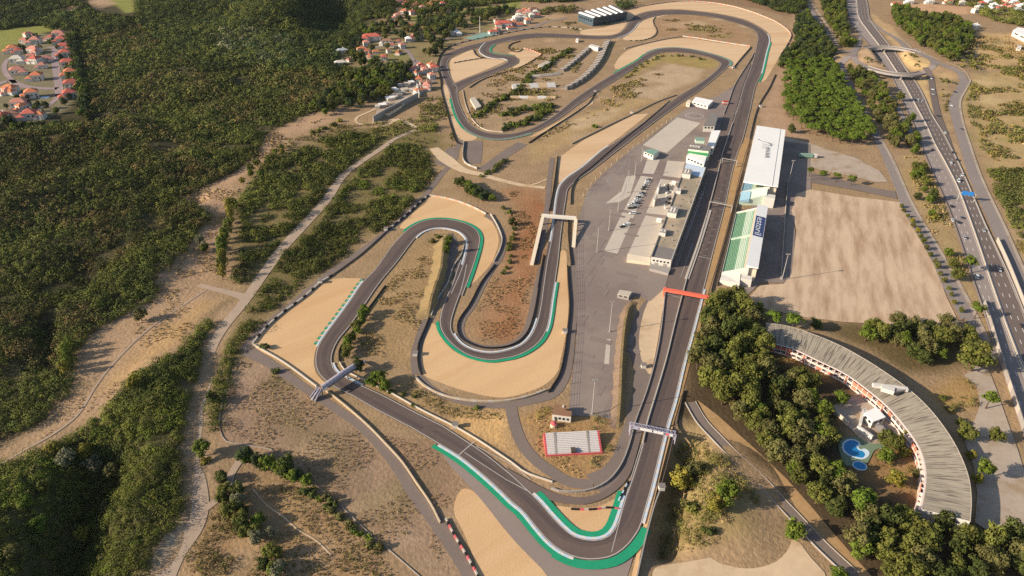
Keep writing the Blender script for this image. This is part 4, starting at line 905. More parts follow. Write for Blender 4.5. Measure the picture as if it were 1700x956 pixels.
# ================================================================ BUILDINGS
def ctr(xy): return (sum(p[0] for p in xy)/len(xy), sum(p[1] for p in xy)/len(xy))
def roof_xy(pts, z):
    xy = W(pts, z); EXCL.append(np.array(xy)); return xy
def rect_on(a, b, w):
    """rectangle on the segment a-b (world) with width w to its left"""
    d = np.array(b)-np.array(a); n = np.array([-d[1], d[0]]); n = n/np.linalg.norm(n)*w
    return [tuple(a), tuple(b), tuple(np.array(b)+n), tuple(np.array(a)+n)]
def lerp(a, b, t): return (a[0]+(b[0]-a[0])*t, a[1]+(b[1]-a[1])*t)
def facade_boxes(root, a, b, z0, h, n, w, mat='glass', name='window', out=.12, t0=.06, t1=.94):
    """n openings of width w along the wall a-b, each a mesh; the wall's outside is to the right of a-b"""
    L = math.hypot(b[0]-a[0], b[1]-a[1]); ang = math.atan2(b[1]-a[1], b[0]-a[0]); nx, ny = math.sin(ang), -math.cos(ang)
    for k in range(n):
        c = lerp(a, b, t0+(t1-t0)*(k+.5)/n)
        m = MB(); m.box(c[0]+nx*out*.4, c[1]+ny*out*.4, z0, w, out, h, ang); m.build(name, M[mat], root)

# --- long pit building
ZB = 6.6
A = U(1171.4,278,ZB); Bq = U(1114.5,432.5,ZB); Cq = U(1081,427,ZB); D = U(1139.8,270.5,ZB)
x, y = ctr([A, Bq, Cq, D]); EXCL.append(np.array([A, Bq, Cq, D]))
pit = empty('pit_building', x, y, 0, 'long low pit building with a flat tan roof along the pit lane', 'building')
w_ = MB(); w_.prism([A, Bq, Cq, D], 0, ZB-.5, 0); w_.build('wall', M['wallwhite'], pit)
def along(t): return lerp(D, Cq, t), lerp(A, Bq, t)
(l0, r0), (l1, r1), (l2, r2), (l3, r3) = along(0), along(.13), along(.90), along(1)
rf = MB(); rf.prism([r1, r2, l2, l1], ZB-.5, ZB, 0); rf.build('roof', M['rooftan'], pit)
rf = MB(); rf.prism([r0, r1, l1, l0], ZB-.5, ZB+.02, 0); rf.build('roof', M['roofblue'], pit)['label'] = 'pale blue far section of the roof'
rf = MB(); rf.prism([r2, r3, l3, l2], ZB-.5, ZB-.1, 0); rf.build('roof', M['roofgrey'], pit)['label'] = 'grey lowered near end of the roof'
ed = MB(); ed.wall([l1, l3], .7, ZB, ZB+.7); ed.build('parapet', M['roofgrey'], pit)
ed = MB(); ed.wall([r0, r3], .3, ZB, ZB+.45); ed.build('parapet', M['wallwhite'], pit)
ed = MB(); ed.wall([l3, r3], .35, ZB-.5, ZB+.4); ed.build('parapet', M['wallwhite'], pit)
facade_boxes(pit, l3, r3, 3.9, 1.3, 5, 1.3)
facade_boxes(pit, l3, r3, .1, 3.0, 2, 2.4, 'wallgrey', 'door')
ang = math.atan2(r3[1]-r0[1], r3[0]-r0[0])
for k in range(22):
    c = lerp(r3, r0, (k+.5)/22); m = MB(); m.box(c[0]-math.sin(ang)*.06, c[1]+math.cos(ang)*.06, .1, 6, .14, 3.4, ang); m.build('garage_door', M['wallgrey'], pit)
g = MB(); g.wall([lerp(r0, r3, t) for t in (0, 1)], .2, 4.2, 4.5); g.build('canopy', M['wallgrey'], pit)
def rooftop(px, py, sx, sy, h, label, fans=0):
    c = U(px, py, ZB); a = math.atan2(D[1]-Cq[1], D[0]-Cq[0])
    r = empty('roof_plant', c[0], c[1], ZB, label, 'roof unit')
    m = MB(); m.box(c[0], c[1], ZB+.02, sx, sy, h, a); m.build('housing', M['wallgrey'], r)
    m = MB(); m.box(c[0]-math.cos(a)*(sx/2+.4), c[1]-math.sin(a)*(sx/2+.4), ZB+.02, .7, sy, h*1.05, a); m.build('end_wall', M['wallwhite'], r)
    for k in range(fans):
        for s_ in (-1, 1):
            m = MB(); fx = c[0]+math.cos(a)*(k-(fans-1)/2)*2.6-math.sin(a)*s_*1.2; fy = c[1]+math.sin(a)*(k-(fans-1)/2)*2.6+math.cos(a)*s_*1.2
            m.tube((fx, fy, ZB+h), (fx, fy, ZB+h+.5), .8, n=10); m.build('fan', M['wallwhite'], r)
rooftop(1140, 291, 12, 7, 3.6, 'roof plant block with fans, farthest along the pit roof', 3)
rooftop(1126.5, 319, 6, 4, 2.6, 'small roof plant block, second along the pit roof', 1)
rooftop(1116.5, 355, 12, 7, 3.6, 'roof plant block with fans, third along the pit roof', 3)
rooftop(1100.5, 388, 7, 4.5, 2.6, 'small roof plant block, nearest along the pit roof', 1)
for k in range(16):
    t_ = .16+.72*random.random(); l_, r_ = along(t_); q = lerp(l_, r_, random.uniform(.15, .9)); m = MB(); s_ = random.uniform(.6, 1.6); m.box(q[0], q[1], ZB, s_, s_, random.uniform(.4, 1.1), ang); m.build('vent', M['wallgrey' if k % 2 else 'roofgrey'], pit)
low = W([(1041,426),(1079,433),(1079,441),(1040,436)]); m = MB(); m.prism(low, 0, 2.6); x, y = ctr(low)
tag(m.build('terrace_wall', M['wallcream'], None, (x, y, 0)), 'low terrace wall at the end of the long concrete pad', 'wall')
low = W([(1079,442),(1113,449),(1109,458),(1078,450)]); m = MB(); m.prism(low, 0, 2.2); x, y = ctr(low)
tag(m.build('terrace_wall', M['wallgrey'], None, (x, y, 0)), 'low terrace in front of the near end of the pit building', 'wall')

# --- control tower and its neighbours
def simple_block(name, pts, z, label, wall='wallwhite', roof='roofwhite', nwin=4, cat='building', wz=.55, parap=True):
    xy = roof_xy(pts, z); x, y = ctr(xy)
    b = empty(name, x, y, 0, label, cat)
    m = MB(); m.prism(xy, 0, z-.35); m.build('wall', M[wall], b)
    m = MB(); m.prism([lerp((x, y), p, 1.02) for p in xy], z-.35, z); m.build('roof', M[roof], b)
    p = sorted(xy, key=lambda q: q[1])[:2]; p.sort(key=lambda q: q[0])
    if nwin: facade_boxes(b, p[0], p[1], z*wz, min(1.6, z*.28), nwin, math.dist(p[0], p[1])/nwin*.5)
    p2 = sorted(xy, key=lambda q: q[0])[:2]; p2.sort(key=lambda q: -q[1])
    if nwin: facade_boxes(b, p2[0], p2[1], z*wz, min(1.6, z*.28), nwin, math.dist(p2[0], p2[1])/nwin*.5)
    return b, xy
b, xy = simple_block('control_tower', [(1142.5,246.5),(1147,238.5),(1181,242.5),(1176.5,250.5)], 10.5, 'tall control building with a green band across its face', 'seatpale', 'roofgrey', 0, 'control tower')
p = sorted(xy, key=lambda q: q[1])[:2]; p.sort(key=lambda q: q[0]); n_ = (p[1][1]-p[0][1], -(p[1][0]-p[0][0])); L_ = math.hypot(*n_); n_ = (n_[0]/L_*.1, n_[1]/L_*.1)
m = MB(); m.beam((p[0][0]+n_[0], p[0][1]+n_[1], 8.3), (p[1][0]+n_[0], p[1][1]+n_[1], 8.3), .2, 3.2); m.build('green_band', material('tower_green', S(70,146,88), .7, .05), b)
c = U(1161, 236, 10.5); m = MB(); m.box(c[0], c[1], 10.5, 8, 7, 3, R(-8)); m.build('roof_cabin', M['seatpale'], b)
m = MB(); m.box(c[0], c[1], 13.5, 8.6, 7.6, .3, R(-8)); m.build('cabin_roof', M['netting'], b)
for k in range(4):
    c = U(1147+k*4.5, 243+k*.6, 10.5); m = MB(); m.box(c[0], c[1], 10.52, 1.6, 1.6, 1.3); m.build('vent', M['wallwhite'], b)
simple_block('annex', [(1140,259),(1144,254),(1173,259),(1169,271)], 6.4, 'white annex in front of the green banded tower', 'wallwhite', 'roofwhite', 5)
simple_block('pit_block', [(1181.5,216.6),(1196,216.6),(1184.5,245),(1173.5,243.7)], 7.2, 'white roofed block behind the green banded tower', 'wallwhite', 'roofwhite', 3)
simple_block('pit_block', [(1178,186.5),(1193,188),(1186.6,208.6),(1168,208)], 6.8, 'grey roofed white block at the far end of the pit row', 'wallwhite', 'roofgrey', 3)
simple_block('medical_centre', [(1149,168.5),(1155,160.5),(1184,166.5),(1175.5,175)], 4.5, 'white flat roofed building at the head of the paddock', 'wallwhite', 'roofwhite', 4)
simple_block('hut', [(1139.5,170),(1142,165.5),(1147.5,166.5),(1145,172)], 4, 'small cream hut beside the white building at the head of the paddock', 'wallcream', 'wallcream', 1, 'hut')
simple_block('paddock_building', [(1069,251),(1080,246.5),(1094,251),(1085,257.5)], 5, 'low white building at the corner of the large pad', 'wallwhite', 'netting', 3)
simple_block('kiosk', [(1025,488),(1029,481),(1049,484),(1044,492)], 3.2, 'low concrete kiosk on the near paddock', 'wallgrey', 'concrete', 2, 'kiosk')
simple_block('shed', [(1091.5,311),(1096,300),(1098,300.5),(1093.5,312)], 6, 'narrow white shed, farther of two on the pad by the pit building', 'wallwhite', 'wallwhite', 0, 'shed')
simple_block('shed', [(1085,331),(1090,319),(1092,319.5),(1087,332)], 6, 'narrow cream shed, nearer of two on the pad by the pit building', 'wallcream', 'wallwhite', 0, 'shed')
simple_block('container', [(1090,363.5),(1091,361),(1099,362.5),(1098,365)], 2.8, 'white container at the top of the long concrete pad', 'wallwhite', 'roofwhite', 0, 'container')
simple_block('container', [(1114.5,303),(1116,299.5),(1123,300.5),(1121.5,304)], 2.8, 'white container by the parapet on the shed pad', 'wallwhite', 'roofwhite', 0, 'container')
# brown roofed house by the paddock
zb = 4.5
xy = roof_xy([(921,672),(940,672),(939,681),(949,682.5),(948,691),(917,687)], zb); x, y = ctr(xy)
b = empty('house', x, y, 0, 'small L shaped house with a brown roof beside the paddock', 'house')
m = MB(); m.prism(xy, 0, zb-.3); m.build('wall', M['wallwhite'], b)
m = MB(); m.prism([lerp((x, y), q, 1.03) for q in xy], zb-.3, zb+.05); m.build('roof', M['roofbrown'], b)
f0, f1 = W([(917.5,687),(948,691)], zb)
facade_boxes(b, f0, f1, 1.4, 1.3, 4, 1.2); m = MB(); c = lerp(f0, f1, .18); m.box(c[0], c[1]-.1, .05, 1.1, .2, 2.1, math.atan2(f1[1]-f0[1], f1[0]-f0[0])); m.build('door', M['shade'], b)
c = U(935, 676, zb); m = MB(); m.box(c[0], c[1], zb, .9, .9, 1.2); m.build('chimney', M['wallwhite'], b)
c = U(919, 708); b = empty('water_tank', c[0], c[1], 0, 'small round pink water tank in the grass below the brown roofed house', 'tank')
m = MB(); m.tube((*c, 0), (*c, 2.2), 1.7, 1.7, 12); m.build('body', M['wallcream'], b); m = MB(); m.tube((*c, 2.2), (*c, 2.9), 1.75, .5, 12); m.build('lid', M['pinkred'], b)

# --- red and white stand
a0, a1 = U(906,757), U(1000,752)
dx, dy = a1[0]-a0[0], a1[1]-a0[1]; L = math.hypot(dx, dy); ux, uy = dx/L, dy/L; vx, vy = -uy, ux
b = empty('small_grandstand', (a0[0]+a1[0])/2, a0[1], 0, 'small open red and white stepped stand near the last corner', 'grandstand')
NR = 13; dep = 11.5/NR
def stp(t0, t1, mat, name='seat_row', rows=range(NR), lift=0):
    for r in rows:
        m = MB(); c0 = (a0[0]+ux*L*t0+vx*dep*r, a0[1]+uy*L*t0+vy*dep*r); c1 = (a0[0]+ux*L*t1+vx*dep*r, a0[1]+uy*L*t1+vy*dep*r)
        q = rect_on(c0, c1, dep*.76); m.prism(q, 0, .5+.30*r+lift)
        m.build(name, M[mat], b)
for t0, t1 in ((.035,.175),(.215,.76),(.80,.965)): stp(t0, t1, 'white')
under = MB()
for r in range(NR):
    q = rect_on((a0[0]+vx*dep*(r+.77), a0[1]+vy*dep*(r+.77)), (a1[0]+vx*dep*(r+.77), a1[1]+vy*dep*(r+.77)), dep*.22); under.prism(q, 0, .3+.30*r)
under.build('step', M['pinkred'], b)
for t0, t1 in ((0,.035),(.965,1)): stp(t0, t1, 'pinkred', 'end_row')
for t0, t1 in ((.176,.214),(.761,.799)):
    st = MB()
    for r in range(NR): st.prism(rect_on((a0[0]+ux*L*t0+vx*dep*r, a0[1]+uy*L*t0+vy*dep*r), (a0[0]+ux*L*t1+vx*dep*r, a0[1]+uy*L*t1+vy*dep*r), dep*.98), 0, .4+.33*r)
    st.build('stair', M['wallgrey'], b)
fr = MB(); fr.wall([(a0[0]-vx*.4, a0[1]-vy*.4), (a1[0]-vx*.4, a1[1]-vy*.4)], .3, 0, 1.2); fr.build('front_wall', M['pinkred'], b)
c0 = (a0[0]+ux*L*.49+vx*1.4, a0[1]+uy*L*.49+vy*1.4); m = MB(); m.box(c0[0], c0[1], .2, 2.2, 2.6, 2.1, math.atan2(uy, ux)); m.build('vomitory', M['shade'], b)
EXCL.append(np.array(rect_on(a0, a1, 12)))

# --- the two main grandstands
def stand(name, f0, f1, back, label, zroof, roof_t, seats, text=None):
    """f0,f1 = near and far ends of the front edge on the ground (world); back = depth; rising away from the track"""
    d = np.array(f1)-np.array(f0); L = np.linalg.norm(d); u = d/L; v = np.array([u[1], -u[0]])      # v points away from the track (right)
    P3 = lambda s, t: tuple(np.array(f0)+u*L*s+v*back*t)
    b = empty(name, *P3(.5, .5), 0, label, 'grandstand')
    zf = 2.4; zt = zroof-2.2
    z = lambda t: zf+(zt-zf)*t/roof_t[1] if t < roof_t[1] else zt
    for t0, t1, mat in seats:
        m = MB(); n = max(3, int((t1-t0)*back/1.0))
        for k in range(n):
            a, c = t0+(t1-t0)*k/n, t0+(t1-t0)*(k+1)/n
            mdl = a+(c-a)*.66; m.prism([P3(0, a), P3(1, a), P3(1, mdl), P3(0, mdl)], max(0, z(a)-2.0), z(a)+.4); m.prism([P3(0, mdl), P3(1, mdl), P3(1, c), P3(0, c)], max(0, z(a)-2.0), z(a)+.2)
        m.build('seat_tier', M[mat], b)
    for s0, s1 in ((-.018, 0.0), (1.0, 1.018)):
        m = MB(); m.prism([P3(s0, 0), P3(s1, 0), P3(s1, roof_t[1]), P3(s0, roof_t[1])], 0, 0, 0, None, [zf+1, zf+1, zt+1, zt+1]); m.build('end_wall', M['wallwhite'], b)
    m = MB(); m.wall([P3(-.018, -.01), P3(1.018, -.01)], .3, 0, zf+1.0); m.build('front_wall', M['wallwhite'], b)
    m = MB(); m.prism([P3(0, roof_t[1]*.8), P3(1, roof_t[1]*.8), P3(1, 1), P3(0, 1)], 0, zt-.4); m.build('rear_building', M['wallcream'], b)
    m = MB(); zz = [zroof+.9, zroof+.9, zroof, zroof]
    q = [P3(-.02, roof_t[0]), P3(1.02, roof_t[0]), P3(1.02, 1.03), P3(-.02, 1.03)]
    m.prism(q, zroof-.5, zroof, 0, None, zz); m.build('roof', M['roofwhite'], b)
    for k in range(9):
        s = (k+.5)/9; m = MB(); a = P3(s, .93); m.tube((*a, zt-.5), (*a, zroof-.45), .22, n=6); m.build('roof_column', M['steel'], b)
    return b, P3, z
def depth_to(f0, f1, q):
    u = np.array(f1)-np.array(f0); u /= np.linalg.norm(u); v = np.array([u[1], -u[0]]); return float(np.dot(np.array(q)-np.array(f0), v))
ZR1, ZR2 = 12.0, 13.0
f0, f1 = U(1199,453,2.5), U(1222.5,355,2.5)
BK1 = .5*(depth_to(f0, f1, U(1272.5,353,ZR1))+depth_to(f0, f1, U(1258,436,ZR1)))
RT1 = .5*(depth_to(f0, f1, U(1255,351,ZR1))+depth_to(f0, f1, U(1241,433,ZR1)))/BK1
b, PS, zf_ = stand('grandstand', f0, f1, BK1, 'grandstand with green seats and a navy name panel on its roof', ZR1, (RT1, RT1+.1),
    [(0,.36*RT1/.7,'seatgreen'),(.36*RT1/.7,.58*RT1/.7,'seatpale'),(.58*RT1/.7,RT1+.1,'seatmid')])
m = MB()
for k in range(26):
    t0, t1 = k/26*RT1, (k+1)/26*RT1; m.prism([PS(.515, t0), PS(.545, t0), PS(.545, t1), PS(.515, t1)], 0, zf_(t0)+.55)
m.build('stair', M['seatpale'], b)
pn = MB(); pz = lambda t: ZR1+.9*(1.03-t)/(1.03-RT1)+.06
T0 = RT1+.02; q = [PS(.45, T0), PS(.80, T0), PS(.80, 1.015), PS(.45, 1.015)]
pn.poly([(*q[0], pz(T0)), (*q[3], pz(1.015)), (*q[2], pz(1.015)), (*q[1], pz(T0))]); pn.build('name_panel', M['navy'], b)
def lettering(txt, size, origin, ang, tilt_fn, mat, parent, name='lettering', sx=1.0, fit=None):
    cu = bpy.data.curves.new(name, 'FONT'); cu.body = txt; cu.size = size; cu.align_x = 'CENTER'; cu.align_y = 'CENTER'; cu.extrude = 0.0
    ob = bpy.data.objects.new('tmp', cu); COL.objects.link(ob); bpy.context.view_layer.update()
    me = bpy.data.meshes.new_from_object(ob); bpy.data.objects.remove(ob)
    ca, sa = math.cos(ang), math.sin(ang); pl = parent.location
    if fit:
        xs = [v.co.x for v in me.vertices]; ys = [v.co.y for v in me.vertices]
        for v in me.vertices:
            v.co.x = (v.co.x-(min(xs)+max(xs))/2)/(max(xs)-min(xs))*fit[0]; v.co.y = (v.co.y-(min(ys)+max(ys))/2)/(max(ys)-min(ys))*fit[1]
    for v in me.vertices:
        x, y = v.co.x*sx, v.co.y; wx = origin[0]+x*ca-y*sa; wy = origin[1]+x*sa+y*ca
        v.co = (wx-pl.x, wy-pl.y, tilt_fn(wx, wy)-pl.z)
    me.materials.append(M[mat]); o = bpy.data.objects.new(name, me); COL.objects.link(o); o.parent = parent; return o
d = np.array(f0)-np.array(f1); aa = math.atan2(d[1], d[0])
def zpan(wx, wy, f0=np.array(f0), f1=np.array(f1), back=BK1):
    u = (f1-f0)/np.linalg.norm(f1-f0); v = np.array([u[1], -u[0]]); t = float(np.dot(np.array([wx, wy])-f0, v))/back
    return ZR1+.9*(1.03-t)/(1.03-RT1)+.12
lettering('estoril', 7.6, PS(.625, (RT1+1.03)/2), aa, zpan, 'letter', b, fit=(.30*math.dist(f0, f1), (1.015-T0)*BK1*.68))
# rear stair tower and white end gear
m = MB(); m.box(*PS(-.06, .75), 0, 5, 7, 6, aa); m.build('stair_tower', M['wallwhite'], b)
m = MB(); m.prism([PS(-.11, -.02), PS(-.018, 0), PS(-.018, .55), PS(-.13, .58)], 0, 5.5, 0, None, [3,3,5.5,4.4]); m.build('end_ramp', M['wallwhite'], b)
EXCL.append(np.array([PS(-.2,-.05),PS(1.05,-.05),PS(1.05,1.1),PS(-.2,1.1)]))
g0, g1 = U(1234.5,300,ZR2), U(1255.5,211,ZR2)
BK2 = .5*(depth_to(g0, g1, U(1302.7,218.4,ZR2))+depth_to(g0, g1, U(1289.6,307.7,ZR2)))
b, PS2, zf2 = stand('grandstand', g0, g1, BK2, 'grandstand fully covered by a white roof with a faint grey emblem', ZR2, (.0, .80), [(0,.30,'seatblue'),(.30,.55,'seatpale'),(.55,.80,'seatblue')])
m = MB(); m.prism([PS2(-.15, 0), PS2(-.018, 0), PS2(-.018, .75), PS2(-.10, .75)], 0, 4, 0, None, [3.5,3.5,10.5,9.5]); m.build('seat_tier', M['seatpale'], b)
m = MB(); m.prism([PS2(-.15, .0), PS2(-.018, .0), PS2(-.018, .28), PS2(-.14, .28)], 3.2, 5, 0, None, [4.0,4.0,6.4,6.3]); m.build('seat_tier', M['seatblue'], b)
m = MB(); m.box(*PS2(-.10, .85), 0, 7, 8, 9, aa); m.build('stair_tower', M['wallwhite'], b)
zl2 = lambda t: ZR2+.9*(1.03-t)/.93+.10
m = MB(); s0, s1 = PS2(-.02, .865), PS2(1.02, .865); m.beam((*s0, zl2(.865)), (*s1, zl2(.865)), .3, .08); m.build('roof_seam', M['lettergrey'], b)
em = MB()
def stroke(pts, w):
    pts = [PS2(*p) for p in cr(pts, 5)]
    for a, c in zip(pts[:-1], pts[1:]): em.beam((*a, ZR2+.99), (*c, ZR2+.99), w, .5)
stroke([(.735,.16),(.72,.24),(.71,.32),(.70,.42),(.69,.55),(.68,.66)], .5); stroke([(.735,.15),(.735,.2)], 1.4)
for s_ in (.66, .625, .59): stroke([(s_,.34),(s_-.005,.44),(s_-.02,.56)], .5)
stroke([(.70,.50),(.66,.60),(.64,.62)], .6)
for k, s_ in enumerate((.60,.57,.54,.51,.485,.46,.44)): stroke([(s_,.47+.004*k),(s_-.012,.60+.004*k)], .4); stroke([(s_-.012,.60+.004*k),(s_-.02,.48+.02*(k % 2))], .3)
em.build('emblem', M['lettergrey'], b)
EXCL.append(np.array([PS2(-.25,-.05),PS2(1.05,-.05),PS2(1.05,1.1),PS2(-.25,1.1)]))
# ================================================================ FOOTBRIDGES AND GANTRIES
def P3d(px, py, z): return (*U(px, py, z), z)
zb = 5.4
c = U(562, 628, zb)
b = empty('footbridge', c[0], c[1], 0, 'lilac mesh covered arched footbridge over the left hairpin exit', 'footbridge')
pa, pb, pc = Vector(P3d(594.5,604.5,zb)), Vector(P3d(569,620,zb+.6)), Vector(P3d(534,645,zb))
def half_tube(mb, a, bq, r, n=7):
    d = (bq-a); s = Vector((-d.y, d.x, 0)).normalized(); up = Vector((0, 0, 1)); pts = []
    for k in range(n+1):
        t = math.pi*k/n; pts.append(s*(r*math.cos(t))+up*(r*1.15*math.sin(t)))
    for k in range(n): mb.quad(tuple(a+pts[k]), tuple(bq+pts[k]), tuple(bq+pts[k+1]), tuple(a+pts[k+1]))
m = MB(); m.beam(pa-Vector((0,0,1)), pb-Vector((0,0,1)), 2.8, .5); m.beam(pb-Vector((0,0,1)), pc-Vector((0,0,1)), 2.8, .5); m.build('deck', M['wallgrey'], b)
m = MB(); half_tube(m, pa, pb, 1.55); half_tube(m, pb, pc, 1.55); m.build('mesh_cover', M['lilac'], b)
hoops = [pa+(pb-pa)*(k/5) for k in range(6)]+[pb+(pc-pb)*(k/6) for k in range(1, 7)]
for h_ in hoops:
    m = MB(); d = (pc-pa); s = Vector((-d.y, d.x, 0)).normalized()*1.62
    for k in range(6):
        t0, t1 = math.pi*k/6, math.pi*(k+1)/6
        m.beam(tuple(h_+s*math.cos(t0)+Vector((0,0,1.9*math.sin(t0)))), tuple(h_+s*math.cos(t1)+Vector((0,0,1.9*math.sin(t1)))), .14, .1)
    m.build('hoop', M['truss'], b)
for e0, e1 in (((532,646,zb-1),(521.5,666,0.2)), ((529.5,645,zb-1),(517,663,0.2)), ((594.5,604.5,zb-1),(606,600,0.6))):
    m = MB(); m.beam(P3d(*e0), P3d(*e1), 1.9, .5); st = m.build('stair', M['wallgrey'], b)
    m = MB(); q0, q1 = Vector(P3d(*e0)), Vector(P3d(*e1)); d = q1-q0; s = Vector((-d.y, d.x, 0)).normalized()*.95
    for k in (-1, 1): m.beam(tuple(q0+s*k+Vector((0,0,1.2))), tuple(q1+s*k+Vector((0,0,1.2))), .1, 1.1)
    m.build('railing', M['truss'], st)
for q in (pa, pc, pb+(pa-pb)*.25):
    m = MB(); m.tube((q.x, q.y, 0), (q.x, q.y, zb-1), .45, n=8); m.build('pier', M['wallgrey'], b)
zb = 5.0
c = U(928, 360, zb)
b = empty('footbridge', c[0], c[1], 0, 'white flat footbridge with long ramps across the back straight', 'footbridge')
m = MB(); m.beam(P3d(899,358,zb), P3d(957,362.5,zb), 3.0, .8); dk = m.build('deck', M['wallwhite'], b)
for yo in (-1.5, 1.5):
    m = MB(); p0, p1 = P3d(899,358,zb), P3d(957,362.5,zb); m.beam((p0[0], p0[1]+yo, zb+1.1), (p1[0], p1[1]+yo, zb+1.1), .12, 1.1); m.build('railing', M['wallwhite'], b)
for r0, r1 in (((901,360,zb),(882.7,439,.6)), ((956,363,zb),(952,410,.6))):
    m = MB(); m.beam(P3d(*r0), P3d(*r1), 2.6, .7); rp = m.build('ramp', M['wallcream'], b)
    for t in (.05, .3, .55):
        q = Vector(P3d(*r0)).lerp(Vector(P3d(*r1)), t); m = MB(); m.box(q.x, q.y, 0, .6, 1.6, q.z-.7); m.build('pier', M['wallgrey'], rp)
def gantry(p0, p1, z, w, h, mat, legmat, label, truss=False, legs=2.2):
    a, c = P3d(*p0, z), P3d(*p1, z); g = empty('gantry', (a[0]+c[0])/2, (a[1]+c[1])/2, 0, label, 'gantry')
    if truss:
        d = Vector(c)-Vector(a); s = Vector((-d.y, d.x, 0)).normalized()*(w/2); n = 22
        m = MB()
        for s_ in (s, -s):
            for zz in (0, -h): m.beam(tuple(Vector(a)+s_+Vector((0,0,zz))), tuple(Vector(c)+s_+Vector((0,0,zz))), .25, .25)
        for k in range(n):
            q0 = Vector(a)+d*(k/n); q1 = Vector(a)+d*((k+1)/n)
            m.beam(tuple(q0+(s if k % 2 else -s)), tuple(q1-(s if k % 2 else -s)), .16, .16)
            m.beam(tuple(q0-s+Vector((0,0,0 if k % 2 else -h))), tuple(q1-s+Vector((0,0,-h if k % 2 else 0))), .16, .16)
        m.build('truss', M[mat], g)
        for t0, t1, mt in ((.08,.19,'truss'),(.22,.49,'white'),(.52,.74,'white'),(.79,.86,'pinkred'),(.87,.95,'white')):
            m = MB(); q0 = Vector(a)+d*t0-s*1.1; q1 = Vector(a)+d*t1-s*1.1; m.beam(tuple(q0+Vector((0,0,-.2))), tuple(q1+Vector((0,0,-.2))), .12, h-.3); m.build('banner', M[mt], g)
    else:
        m = MB(); m.beam(a, c, w, h); m.build('beam', M[mat], g)
    for q in (a, c):
        for k in (-1, 1):
            m = MB(); m.tube((q[0]+k*.1, q[1]+k*legs/2, 0), (q[0], q[1]+k*legs/2, z-.1), .28, n=6); m.build('leg', M[legmat], g)
    return g
gantry((1103,478.5), (1177,492), 6, 2.6, 1.6, 'redgantry', 'redgantry', 'plain red gantry spanning the pit exit and the straight')
gantry((1047,703), (1122,718.5), 6.8, 2.4, 1.7, 'truss', 'truss', 'lilac truss gantry with pale banners nearest the last corner', True)
gantry((1178.5,334), (1216,341), 6, .6, .6, 'wallgrey', 'wallgrey', 'thin white gantry between the two grandstands', legs=.8)
gantry((1200,262), (1224,266.5), 6, .45, .4, 'wallgrey', 'wallgrey', 'thin white start light gantry beside the control tower', legs=.6)

# motorway direction sign
a, c = P3d(1594,318.5,8), P3d(1621,322,8); g = empty('motorway_sign', (a[0]+c[0])/2, a[1], 0, 'blue direction sign on a gantry over the far motorway carriageway', 'road sign')
m = MB(); m.beam(a, c, .5, .5); m.build('beam', M['steel'], g)
for t in (0, 1):
    q = Vector(a).lerp(Vector(c), t); m = MB(); m.tube((q.x, q.y, 0), (q.x, q.y, 8), .25, n=6); m.build('post', M['steel'], g)
for t0, t1 in ((.12,.46),(.50,.84)):
    q0, q1 = Vector(a).lerp(Vector(c), t0), Vector(a).lerp(Vector(c), t1); m = MB(); m.beam((q0.x, q0.y-.4, 9.4), (q1.x, q1.y-.4, 9.4), .25, 3.4); m.build('panel', M['bluesign'], g)

# ================================================================ OLD INFIELD TERRACES
def terrace(pts, w, h, label, rows=5, period=7, mats=('seatpale', 'wallgrey'), side=1, seatname='seat_block'):
    c = resample(cr(W(pts), 6), period); mid = c[len(c)//2]
    b = empty('terrace_stand', *mid, 0, label, 'terrace')
    for k in range(len(c)-1):
        m = MB(); d = np.array(c[k+1])-np.array(c[k]); n = np.array([-d[1], d[0]]); n = n/np.linalg.norm(n)*side
        e = np.array(c[k])+d*.995
        for r in range(rows):
            o0 = n*w*(r/rows-.5); o1 = n*w*((r+1)/rows-.5)
            m.prism([tuple(np.array(c[k])+o0), tuple(e+o0), tuple(e+o1), tuple(np.array(c[k])+o1)], 0, .4+h*(r+1)/rows)
        m.build(seatname, M[mats[k % len(mats)]], b)
    EXCL.append(np.array(offset(c, w*.7)+offset(c, -w*.7)[::-1]))
    return b
terrace([(936,148.6),(959,136),(978,120),(994,99.5),(1004,77.6),(1008.7,68.8)], 9, 3.4, 'long curved concrete terrace beside the infield straight', mats=('concrete_dark','concrete'), side=-1)
terrace([(931,118.6),(946,107),(962,93.5),(981,76.5)], 8, 2.6, 'straight concrete terrace inside the curved one', mats=('concrete_dark','concrete'), side=-1)
terrace([(850.5,146.5),(922,143.5)], 9, 3.5, 'broad white and tan striped terrace in the infield', period=11, mats=('white','sand'), side=1)
terrace([(847,162.5),(922,163)], 4.5, 1.6, 'narrow white and tan striped terrace in the infield', rows=3, period=11, mats=('sand','white'), side=1)
terrace([(878,128),(905,126.5),(930,123)], 5, 2, 'low crumbling pale terrace in the infield', rows=3, period=14, mats=('concrete',), side=1)
simple_block('bunker', [(893,108),(908,100.5),(915,102),(899,111)], 4, 'pale concrete bunker between the infield terraces', 'concrete', 'concrete', 2)
simple_block('bunker', [(780,163),(788,160.5),(799,176),(790,179.5)], 3, 'pale leaning slab beside the infield scrub', 'concrete', 'concrete', 0)
simple_block('bunker', [(978,75.5),(981,73),(996,76.5),(993,79.5)], 5, 'white hut at the head of the concrete terraces', 'wallwhite', 'wallwhite', 2)
simple_block('hut', [(956,65),(957,63),(961,63.5),(960,66)], 4, 'tiny white marshal hut by the far straight', 'wallwhite', 'wallwhite', 1, 'hut')
